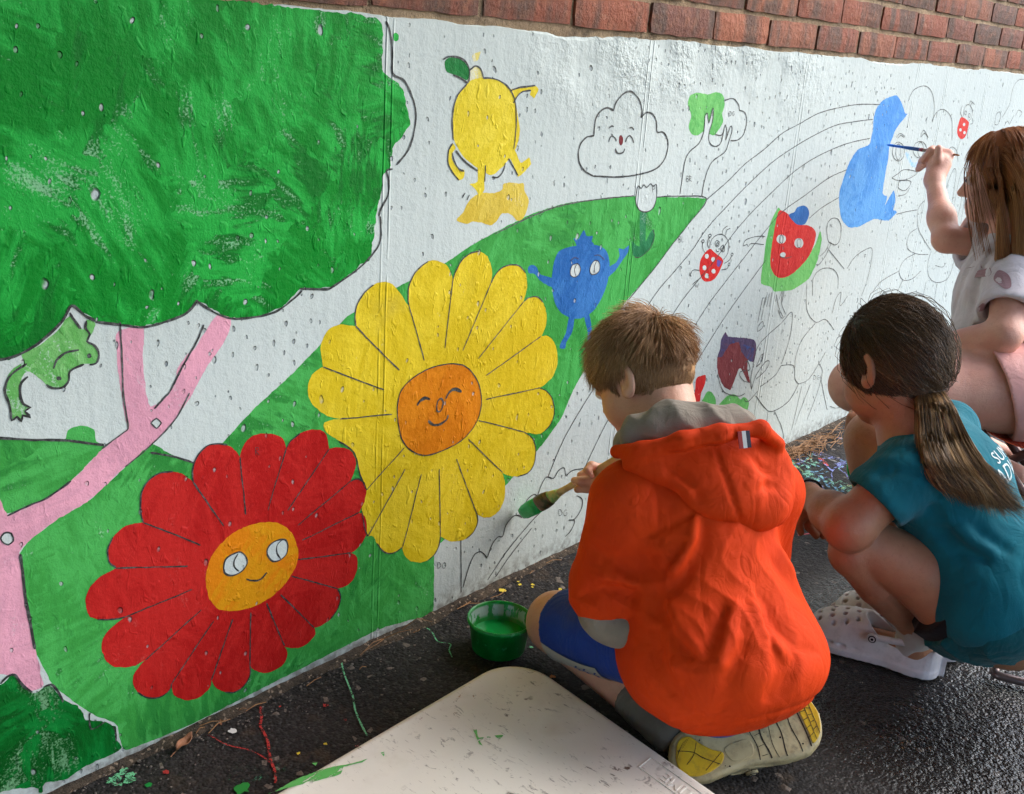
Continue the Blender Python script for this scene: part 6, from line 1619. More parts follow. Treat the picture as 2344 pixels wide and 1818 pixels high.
def build_girl():
    F = girl_frames(); f, r, u = F['fwd'], F['right'], F['up']
    root = empty('person', (1.74, -0.66, 0.0))
    tag(root, 'girl with a brown ponytail squatting in a teal T-shirt and white clogs', 'person')
    body = vol_obj('body', girl_body(), SKIN_TAN, root)
    add_eyes(jp('g_head'), F['H'], 0.98, body)
    v, d, d2 = girl_shirt()
    for a, dd in (('g_lsh', d), ('g_rsh', d2)):
        p = jp(a)
        # cut sleeve end square and hollow it
        q = v.sl(p + dd * 0.03 - 0.09, p + dd * 0.15 + 0.09); X, Y, Z = v.co(q)
        near = ((X - p[0]) * dd[0] + (Y - p[1]) * dd[1] + (Z - p[2]) * dd[2]) - (0.068 if a == 'g_lsh' else 0.112)
        e_ = 0.07 if a == 'g_lsh' else 0.11
        dist = np.sqrt((X - p[0] - dd[0] * e_) ** 2 + (Y - p[1] - dd[1] * e_) ** 2 + (Z - p[2] - dd[2] * e_) ** 2)
        v.d[q] = np.where(dist < 0.075, np.maximum(v.d[q], near), v.d[q])
        v.cone(p + dd * (e_ - 0.03), p + dd * (e_ + 0.06), 0.0435, 0.056, 0.003, 's')
    v.plane(jp('g_hip') + u * 0.012, -u + r * 0.12, 'i', 0.004)
    v.ripple(0.0022, 36, 3, st=(1, 1, 0.7)); v.ripple(0.001, 90, 6)
    for a, w, pts in GIRL_FOLDS: v.crease(pts, a, w)
    v.cone(jp('g_neckbase') + u * 0.03, jp('g_neckbase') - u * 0.01, 0.050, 0.046, 0.004, 's')
    sh = vol_obj('t_shirt', v, M_TEAL, root)
    # print on the back
    from mathutils.bvhtree import BVHTree
    P, Fq = v.mesh(); bvh = BVHTree.FromPolygons([Vector(x) for x in P], [tuple(x) for x in Fq])
    M_PRINT = mat_plain('white_print', srgb(190, 205, 205), 0.7)
    def print_on(V, Fc, o, ax, ay, mat, name, lift=0.0012):
        ndir = unit(np.cross(ax, ay)); out = []; ok = []
        for x in V:
            q = V3(o) + ax * x[0] + ay * x[1]
            hit = bvh.ray_cast(Vector(q + ndir * 0.15), Vector(-ndir), 0.4)
            ok.append(hit[0] is not None and -np.array(hit[1]) @ ndir < -0.25)
            out.append(tuple((np.array(hit[0]) if hit[0] is not None else q) + ndir * lift))
        Fc = [q for q in Fc if all(ok[i] for i in q)]
        used = sorted({i for q in Fc for i in q}); mp = {a: b for b, a in enumerate(used)}
        mesh_obj(name, [out[i] for i in used], [tuple(mp[i] for i in q) for q in Fc], mat, sh)
    ax = unit(r * 1.0 + u * 0.0); ay = unit(u - ax * (u @ ax))
    for word, sz, o, sx in PRINTS:
        tv, tf = text_mesh(word, sz, 0.0); tv, tf = refine(tv, tf, 0.012)
        x0 = min(t[0] for t in tv)
        print_on([((t[0] - x0) * sx, t[1]) for t in tv], tf, V3(o), ax, ay, M_PRINT, 'print')
    # shorts: dark lining and teal outside
    hp, kn = jp('g_lhip'), jp('g_lknee'); a1 = unit(kn - hp)
    for nm, mt, ext, rad, sd in (('shorts_lining', M_BLACK, 0.050, 0.0735, 8), ('shorts', M_TEAL_DARK, 0.025, 0.081, 8)):
        s = Vol((1.50, -1.0, 0.03), (2.08, -0.55, 0.36), 0.0035)
        s.cone(hp, hp + a1 * 0.10, rad, rad + 0.004, 0.02)
        r1 = unit(jp('g_rknee') - jp('g_rhip')); s.cone(jp('g_rhip'), jp('g_rhip') + r1 * 0.10, rad, rad + 0.004, 0.02)
        s.ell(jp('g_hip') + V3((0, 0, 0.014)), V3((0.125, 0.100, 0.085)) + (rad - 0.081), F['T'], 0.04)
        s.plane(hp + a1 * ext, a1, 'i')
        X, Y, Z = s.co(tuple(slice(0, n_) for n_ in s.n)); h_ = jp('g_hip')
        sa = (X - h_[0]) * r[0] + (Y - h_[1]) * r[1] + (Z - h_[2]) * r[2]; fa = (X - h_[0]) * f[0] + (Y - h_[1]) * f[1] + (Z - h_[2]) * f[2]
        s.d += (0.006 * (np.sqrt(np.abs(np.sin(fa * 55 + sa * 30 + 1.2 * np.sin(Z * 40))) + 0.01) - 0.75)).astype(np.float32)
        s.ripple(0.002, 40, sd, st=(1.4, 1.4, 0.5))
        vol_obj(nm, s, mt, root)
    for an, h in (('g_lank', LF), ('g_rank', RF)):
        k = Vol(jp(an) - 0.09, jp(an) + 0.09, 0.0028); sx = unit(jp(an) - (jp('g_lknee') if an == 'g_lank' else jp('g_rknee')))
        k.cone(jp(an) - sx * 0.04, jp(an) + sx * 0.01, 0.0325, 0.031, 0.01); k.cone(jp(an) + sx * 0.01, h[0] + h[1] @ V3((0, -0.06, 0.034)), 0.031, 0.029, 0.015)
        k.plane(jp(an) - sx * 0.022, -sx, 'i'); k.ripple(0.0008, 220, 2)
        vol_obj('sock', k, M_SOCK, root)
        c = clog(root, h[0], h[1], M_FOAM, 0.235)
        strap(c, h[0], h[1], 0.235, -0.005, 0.054, M_FOAM)
    # bracelet
    w = jp('g_lwri'); ax_ = unit(jp('g_lelb') - w); a = unit(np.cross(ax_, (0, 0, 1))); b = np.cross(ax_, a)
    ctr = w + ax_ * -0.004
    v_, f_ = tube([ctr + 0.0275 * (math.cos(t) * a + math.sin(t) * b) for t in np.linspace(0, 2 * math.pi, 25)], 0.0022, 6)
    mesh_obj('bracelet', v_, f_, M_BLACK, root, smooth=True)
    pony_hair(root, jp('g_head'), F['H'] * 0.98)
def pony_hair(root, hc, H):
    rng = np.random.default_rng(11); Hu = H / np.linalg.norm(H[:, 0])
    R0 = np.array((0.073, 0.090, 0.094)); c0 = np.array((0, -0.004, 0.008))
    tie = np.linalg.inv(H) @ (jp('g_tie') - hc)
    cap = Vol(hc - 0.125, hc + 0.125, 0.003)
    cap.ell(hc + H @ c0, R0 * 0.98 + 0.004, Hu, 0.01)
    cap.plane(hc + H @ V3((0, 0.058, 0.040)), Hu @ V3((0, 1.0, -0.25)), 'i', 0.01)
    cap.plane(hc + H @ V3((0, -0.03, -0.062)), Hu @ V3((0, 0.6, -1.0)), 'i', 0.01)
    cap.plane(hc + H @ V3((0, 0.045, -0.010)), Hu @ V3((0, 0.80, -0.60)), 'i', 0.01)
    for q in (-1, 1): cap.ell(hc + H @ V3((q * 0.080, 0.004, -0.026)), (0.016, 0.022, 0.032), Hu, 0.006, 's')
    cap.cone(hc + H @ (tie * 0.72 + c0 * 0.28), jp('g_tie'), 0.045, 0.016, 0.03)
    hair = vol_obj('hair', cap, HAIR_DARK, root); add_tone(hair, 0.05)
    n0 = 16000
    d = rng.normal(size=(n0, 3)); d /= np.linalg.norm(d, axis=1, keepdims=True); L = d * R0 + c0
    keep = (L[:, 1] - 0.25 * L[:, 2] < 0.050) & (L[:, 2] - 0.55 * np.minimum(L[:, 1], 0.03) > -0.046) & (0.80 * L[:, 1] - 0.60 * L[:, 2] < 0.040)
    keep &= ~((np.abs(L[:, 0]) > 0.052) & (np.abs(L[:, 1] - 0.003) < 0.018) & (L[:, 2] < -0.008))
    L = L[keep][:11000]; n = len(L); k = 9; t = np.linspace(0, 1, k)
    s = t[None, :, None]
    P = L[:, None, :] * (1 - s) + (tie + 0.010 * rng.normal(size=(n, 1, 3)))* s
    q = (P - c0) / R0; m_ = np.linalg.norm(q, axis=2, keepdims=True)
    lay = 1.0 + 0.03 + 0.07 * rng.random((n, 1, 1)) * np.sin(np.pi * s) + 0.02 * np.sin(np.pi * s)
    P = np.where(m_ < lay, q / np.maximum(m_, 0.35) * lay * R0 + c0, P)
    P[:, -1] = tie + 0.010 * rng.normal(size=(n, 3)); P[:, -2] = P[:, -2] * 0.4 + 0.6 * (P[:, -3] * 0.4 + P[:, -1] * 0.6)
    P += 0.0016 * nz3(P, 120, 2) * np.sin(np.pi * s)
    fly = rng.random(n) < 0.035
    P[fly] += (0.016 * rng.random((fly.sum(), 1, 1))) * np.sin(np.pi * s) * ((P[fly] - c0) / np.linalg.norm(P[fly] - c0, axis=2, keepdims=True))
    cl = wav(L[:, 0] * 1.0, L[:, 1] * 0.5, L[:, 2], 110, 3)
    tone = np.clip(0.25 + 0.2 * cl + 0.18 * rng.normal(size=n), 0, 1)
    strand_mesh('strands', hc + P @ H.T, 0.00045, tone, HAIR_DARK, hair)
    # tail
    G = np.array(TAIL); hw = np.array((0.012, 0.027, 0.037, 0.042, 0.042, 0.038))
    n = 5500; k = 13; t = np.linspace(0, 1, k); gi = np.linspace(0, 1, len(G))
    u1 = unit(V3((0.67, -0.74, 0.07))); nd = unit(V3((-0.72, -0.62, 0.32)))
    a = np.clip(rng.normal(size=n) * 0.5, -1.1, 1.1); b = rng.random(n)
    clump = np.round(a * 5 + 0.3 * np.sin(a * 9)) / 5 + 0.05 * rng.normal(size=n)
    ln = rng.uniform(0.70, 1.12, n)
    P = np.zeros((n, k, 3))
    for i, tt in enumerate(t):
        te = np.minimum(tt * ln, 1.0); ex = np.maximum(tt * ln - 1.0, 0)
        C = np.stack([np.interp(te, gi, G[:, j]) for j in range(3)], 1)
        w = np.interp(te, gi, hw)
        aa = a * (1 - 0.55 * tt) + clump * 0.55 * tt
        P[:, i] = C + (G[-1] - G[-2])[None] * (ex * 5)[:, None] + u1 * (w * aa)[:, None] + nd * (0.004 + 0.024 * b * np.sin(np.pi * min(1, tt * 0.9 + 0.1)))[:, None]
    P += 0.019 * nz3(P, 26, 5) * (t[None, :, None] ** 1.3)
    curl = (t[None, :, None] ** 4) * (0.012 + 0.03 * rng.random((n, 1, 1)))
    P += curl * (u1[None, None] * np.where(rng.random((n, 1, 1)) < 0.75, 1, -0.5) + V3((0, 0, 0.4))[None, None])
    tone = np.clip(0.64 + 0.30 * np.sin(clump * 17 + 1) + 0.18 * rng.normal(size=n) + 0.15 * a, 0, 1)
    strand_mesh('ponytail', P, 0.00046, tone, HAIR_DARK, hair)
    v_, f_ = [], []
    ring = []
    ax_ = unit(G[1] - G[0]); a_ = unit(np.cross(ax_, (0, 0, 1))); b_ = np.cross(ax_, a_); c = G[0] + ax_ * 0.004
    v_, f_ = tube([c + 0.0165 * (math.cos(x) * a_ + math.sin(x) * b_) for x in np.linspace(0, 2 * math.pi, 21)], 0.0055, 8)
    mesh_obj('hair_tie', v_, f_, mat_cloth('maroon_elastic', srgb(70, 26, 38), srgb(56, 20, 30), 0.8, 300, 0.004), hair, smooth=True)

def refine(V, Fc, mx):
    """split long edges so that lettering can follow a curved surface"""
    bm = bmesh.new(); vs = [bm.verts.new(v) for v in V]
    for q in Fc:
        try: bm.faces.new([vs[i] for i in q])
        except ValueError: pass
    bmesh.ops.triangulate(bm, faces=bm.faces[:])
    for _ in range(3):
        es = [e for e in bm.edges if e.calc_length() > mx]
        if not es: break
        bmesh.ops.subdivide_edges(bm, edges=es, cuts=1); bmesh.ops.triangulate(bm, faces=bm.faces[:])
    bm.verts.index_update()
    o = [tuple(v.co) for v in bm.verts], [tuple(v.index for v in f.verts) for f in bm.faces]
    bm.free(); return o
# ---------------------------------------------------------------- girl in the pale T-shirt painting higher up
def girl2_frames():
    F = {}
    F['up'] = unit(jp('h_neckbase') - jp('h_waist')); r = unit(jp('h_rsh') - jp('h_lsh'))
    F['fwd'] = unit(np.cross(F['up'], r)); F['right'] = np.cross(F['fwd'], F['up'])
    F['T'] = np.stack([F['right'], F['fwd'], F['up']], 1)
    F['H'] = frame((-0.36, 0.90, -0.12), (0.0, 0.08, 1))
    return F
def girl2_body():
    F = girl2_frames(); f, r, u = F['fwd'], F['right'], F['up']
    v = Vol((2.0, -0.84, 0.06), (2.90, -0.14, 0.92), 0.0036)
    hd = jp('h_head')
    head_prims(v, hd, F['H'], 1.02)
    v.cone(hd + F['H'] @ V3((0, -0.022, -0.05)), jp('h_neckbase'), 0.042, 0.050, 0.03)
    c = jp('h_chest')
    v.cone(jp('h_neckbase'), c, 0.05, 0.095, 0.04); v.cone(c, jp('h_waist'), 0.095, 0.09, 0.04); v.cone(jp('h_waist'), jp('h_hip'), 0.092, 0.10, 0.04)
    for a in ('h_lsh', 'h_rsh'): v.cone(jp('h_neckbase') * 0.6 + c * 0.4, jp(a), 0.05, 0.038, 0.04)
    v.chain([jp('h_rsh'), jp('h_relb'), jp('h_rwri')], [0.036, 0.031, 0.021], 0.015)
    v.ell(jp('h_relb') * 0.65 + jp('h_rwri') * 0.35, (0.029, 0.029, 0.029), None, 0.03)
    w = jp('h_rwri'); hp = jp('h_rhand')
    v.cone(w, hp, 0.023, 0.030, 0.015)
    v.chain([hp, jp('h_k'), jp('h_k2'), jp('h_i1')], [0.020, 0.013, 0.010, 0.009], 0.008)
    v.chain([jp('h_i1') + V3((0.01, 0, 0.004)), jp('h_i1'), jp('h_i2')], [0.009, 0.0088, 0.0075], 0.005)
    for i in (1, 2, 3):
        o = V3((0.006, 0.004, -0.011)) * i
        v.chain([jp('h_k') + o, jp('h_k2') + o * 0.9, jp('h_i1') + o * 1.1 + V3((0.004, 0.006, 0)), jp('h_i2') + o + V3((0.02, 0.01, 0.008))], [0.011, 0.010, 0.009, 0.008], 0.005)
    v.chain([w * 0.35 + hp * 0.65, jp('h_t1'), jp('h_t2')], [0.016, 0.011, 0.009], 0.006)
    v.chain([jp('h_lsh'), jp('h_lelb'), jp('h_lwri')], [0.042, 0.036, 0.024], 0.015)
    k = jp('h_lhand'); back = (0, 0, 1)
    fd = unit(k - jp('h_lwri')); sd = unit(np.cross(fd, (0, 0, 1)))
    hand_prims(v, jp('h_lwri'), k, None, back, [[k + sd * q, k + sd * q + fd * 0.030, k + sd * q * 1.1 + fd * 0.048 + V3((0, 0, -0.014))] for q in (-0.021, -0.007, 0.007, 0.021)] + [[jp('h_lwri') * 0.5 + k * 0.5 + sd * 0.01, k + sd * 0.030, k + sd * 0.034 + fd * 0.022]], 0.0085)
    v.chain([jp('h_lhip'), jp('h_lhip') * 0.4 + jp('h_lknee') * 0.6, jp('h_lknee')], [0.098, 0.082, 0.062], 0.03)
    v.chain([jp('h_lknee') + V3((0.01, -0.01, -0.01)), jp('h_lknee') * 0.5 + jp('h_lank') * 0.5, jp('h_lank')], [0.056, 0.054, 0.032], 0.004)
    v.chain([jp('h_rhip'), jp('h_rknee')], [0.092, 0.060], 0.03)
    v.chain([jp('h_rknee'), jp('h_rank')], [0.052, 0.032], 0.01)
    for a in ('h_lank', 'h_rank'): v.cone(jp(a), jp(a) + V3((0.05, -0.10, -0.03)), 0.032, 0.024, 0.02)
    return v
def girl2_shirt():
    F = girl2_frames(); f, r, u = F['fwd'], F['right'], F['up']; T = F['T']
    v = Vol((2.20, -0.80, 0.24), (2.86, -0.26, 0.70), 0.004)
    c = jp('h_chest')
    v.ell(c, (0.135, 0.112, 0.13), T, 0.03)
    v.ell(jp('h_waist') + f * 0.012, (0.142, 0.128, 0.13), T, 0.05)
    v.cone(jp('h_neckbase') - u * 0.004, c, 0.062, 0.10, 0.03)
    for a, e, s_ in (('h_lsh', 'h_lelb', -1), ('h_rsh', 'h_relb', 1)):
        v.cone(c + u * 0.06 + r * 0.04 * s_, jp(a), 0.062, 0.052, 0.03)
        d = unit(jp(e) - jp(a)); v.cone(jp(a), jp(a) + d * (0.075 if s_ < 0 else 0.045), 0.054, 0.066, 0.02)
    v.cone(jp('h_waist'), jp('h_hip'), 0.12, 0.12, 0.04)
    v.plane(jp('h_hip') - u * 0.02, -u, 'i')
    return v
def build_girl2():
    F = girl2_frames(); f, r, u = F['fwd'], F['right'], F['up']
    root = empty('person', (2.45, -0.55, 0.0))
    tag(root, 'girl with shoulder length auburn hair painting blue in a pale printed T-shirt', 'person')
    body = vol_obj('body', girl2_body(), SKIN_PINK, root)
    add_eyes(jp('h_head'), F['H'], 1.02, body)
    v = girl2_shirt()
    for a, e in (('h_lsh', 'h_lelb'), ('h_rsh', 'h_relb')):
        p = jp(a); dd = unit(jp(e) - p)
        q = v.sl(p + dd * 0.06 - 0.10, p + dd * 0.15 + 0.10); X, Y, Z = v.co(q)
        near = ((X - p[0]) * dd[0] + (Y - p[1]) * dd[1] + (Z - p[2]) * dd[2]) - (0.088 if a == 'h_lsh' else 0.060)
        dist = np.sqrt((X - p[0] - dd[0] * 0.10) ** 2 + (Y - p[1] - dd[1] * 0.10) ** 2 + (Z - p[2] - dd[2] * 0.10) ** 2)
        v.d[q] = np.where(dist < 0.088, np.maximum(v.d[q], near), v.d[q])
        v.cone(p + dd * 0.05, p + dd * 0.16, 0.044, 0.062, 0.003, 's')
    v.ripple(0.003, 34, 4, st=(1, 1, 0.5)); v.ripple(0.0014, 80, 2)
    for a, w, pts in GIRL2_FOLDS: v.crease(pts, a, w)
    v.cone(jp('h_neckbase') + u * 0.03, jp('h_neckbase') - u * 0.01, 0.054, 0.050, 0.004, 's')
    sh = vol_obj('t_shirt', v, M_TEE, root)
    from mathutils.bvhtree import BVHTree
    P, Fq = v.mesh(); bvh = BVHTree.FromPolygons([Vector(x) for x in P], [tuple(x) for x in Fq])
    for poly in SHIRT_BLOBS:
        crv = catmull([(a * 1000, b * 1000) for a, b in poly], True, 5, 1)
        tv, tf = refine([(q[0] / 1000, q[1] / 1000, 0) for q in crv], [tuple(range(len(crv)))], 0.012)
        out = []; ok = []
        o = V3(BLOB_O); ax = V3(BLOB_X); ay = V3(BLOB_Y); nd = unit(np.cross(ax, ay))
        for x in tv:
            q = o + ax * x[0] + ay * x[1]; hit = bvh.ray_cast(Vector(q + nd * 0.2), Vector(-nd), 0.5); ok.append(hit[0] is not None)
            out.append(tuple((np.array(hit[0]) if hit[0] is not None else q) + nd * 0.0014))
        tf = [q for q in tf if all(ok[i] for i in q)]
        used = sorted({i for q in tf for i in q}); mp = {a: b for b, a in enumerate(used)}
        if tf: mesh_obj('print', [out[i] for i in used], [tuple(mp[i] for i in q) for q in tf], M_MAUVE, sh)
    # pink shorts
    s = Vol((2.16, -0.84, 0.12), (2.80, -0.30, 0.48), 0.004)
    for hp, kn in (('h_lhip', 'h_lknee'), ('h_rhip', 'h_rknee')):
        a1 = unit(jp(kn) - jp(hp)); s.cone(jp(hp), jp(hp) + a1 * 0.14, 0.112, 0.104, 0.02)
    s.ell(jp('h_hip'), (0.14, 0.13, 0.10), F['T'], 0.04)
    a1 = unit(jp('h_lknee') - jp('h_lhip')); s.plane(jp('h_lhip') + a1 * 0.075, unit(a1 + V3((0, 0, -0.35))), 'i')
    s.ripple(0.003, 30, 6); s.ripple(0.001, 90, 2)
    s.cone(jp('h_lhip') + a1 * 0.06, jp('h_lknee'), 0.098, 0.09, 0.003, 's')
    vol_obj('shorts', s, M_PINK, root)
    bob_hair(root, jp('h_head'), F['H'] * 1.02)
def bob_hair(root, hc, H):
    rng = np.random.default_rng(21); sc = np.linalg.norm(H[:, 0]); Hu = H / sc
    R0 = np.array((0.074, 0.091, 0.083)); c0 = np.array((0, -0.004, 0.018))
    cap = Vol(hc - 0.13, hc + 0.13, 0.003)
    cap.ell(hc + H @ c0, (R0 + 0.004) * sc, Hu, 0.01)
    cap.plane(hc + H @ V3((0, 0.060, 0.036)), Hu @ V3((0, 1.0, -0.20)), 'i', 0.01)
    cap.plane(hc + H @ V3((0, 0.030, -0.060)), Hu @ V3((0, 0.9, -0.30)), 'i', 0.02)
    cap.cone(hc + H @ V3((0, -0.045, 0.0)), hc + H @ V3((0, -0.045, -0.13)), 0.060, 0.045, 0.02)
    hair = vol_obj('hair', cap, HAIR_RED, root); add_tone(hair, 0.06)
    n0 = 16000
    d = rng.normal(size=(n0, 3)); d /= np.linalg.norm(d, axis=1, keepdims=True); L = d * R0 + c0
    keep = (L[:, 1] - 0.20 * L[:, 2] < 0.052) & (L[:, 2] - 0.5 * L[:, 1] > -0.045)
    L = L[keep][:10500]; n = len(L)
    k = 13; P = np.zeros((n, k, 3)); P[:, 0] = L
    part = np.array((0.012, 0.0, 0.10))
    sgn = np.where(L[:, 0] > part[0], 1.0, -1.0)
    g = np.array((0, -0.10, -1.0)); g /= np.linalg.norm(g)
    front = L[:, 1] > 0.032
    fringe = front & (np.abs(L[:, 0]) < 0.045) & (rng.random(n) < 0.8)
    D = np.stack([sgn * (0.75 - 0.3 * front), np.where(front, 0.10, -0.35), np.full(n, 0.1)], 1)
    D[fringe] = np.stack([sgn[fringe] * 0.35, np.full(fringe.sum(), 0.6), np.full(fringe.sum(), -0.3)], 1)
    end = np.where(fringe, 0.020, -0.165 + 0.02 * rng.random(n) - 0.02 * (L[:, 1] < 0))
    tot = np.where(fringe, 0.055, 0.10 + (L[:, 2] - end) * 1.0) * rng.uniform(0.9, 1.05, n)
    Rl = R0 * (1.03 + 0.07 * rng.random((n, 1)))
    p = L.copy(); st = (tot / (k - 1))[:, None]
    off = 0.010 * nz3(L, 60, 4)
    for i in range(1, k):
        D = D + 0.42 * g + 0.05 * off / 0.01
        q = (p - c0) / Rl; m_ = np.linalg.norm(q, axis=1, keepdims=True)
        N = q / Rl; N /= np.linalg.norm(N, axis=1, keepdims=True)
        inside = (m_ < 1.06)
        D = np.where(inside, D - np.minimum(0, (D * N).sum(1, keepdims=True)) * N, D)
        D /= np.linalg.norm(D, axis=1, keepdims=True)
        p = p + D * st
        q = (p - c0) / Rl; m_ = np.linalg.norm(q, axis=1, keepdims=True)
        p = np.where(m_ < 1, q / m_ * Rl + c0, p)
        # keep side hair off the face
        face = (p[:, 1] > 0.030) & (p[:, 2] < 0.005) & ~fringe
        p[:, 1] = np.where(face, p[:, 1] - 0.006, p[:, 1])
        P[:, i] = p
    P += 0.004 * nz3(P, 45, 6) * np.linspace(0, 1, k)[None, :, None] ** 1.5
    cl = wav(L[:, 0], L[:, 1] * 1.6, L[:, 2] * 0.4, 90, 5)
    tone = np.clip(0.42 + 0.28 * cl + 0.20 * rng.normal(size=n), 0, 1)
    strand_mesh('strands', hc + P @ H.T, 0.0006, tone, HAIR_RED, hair)
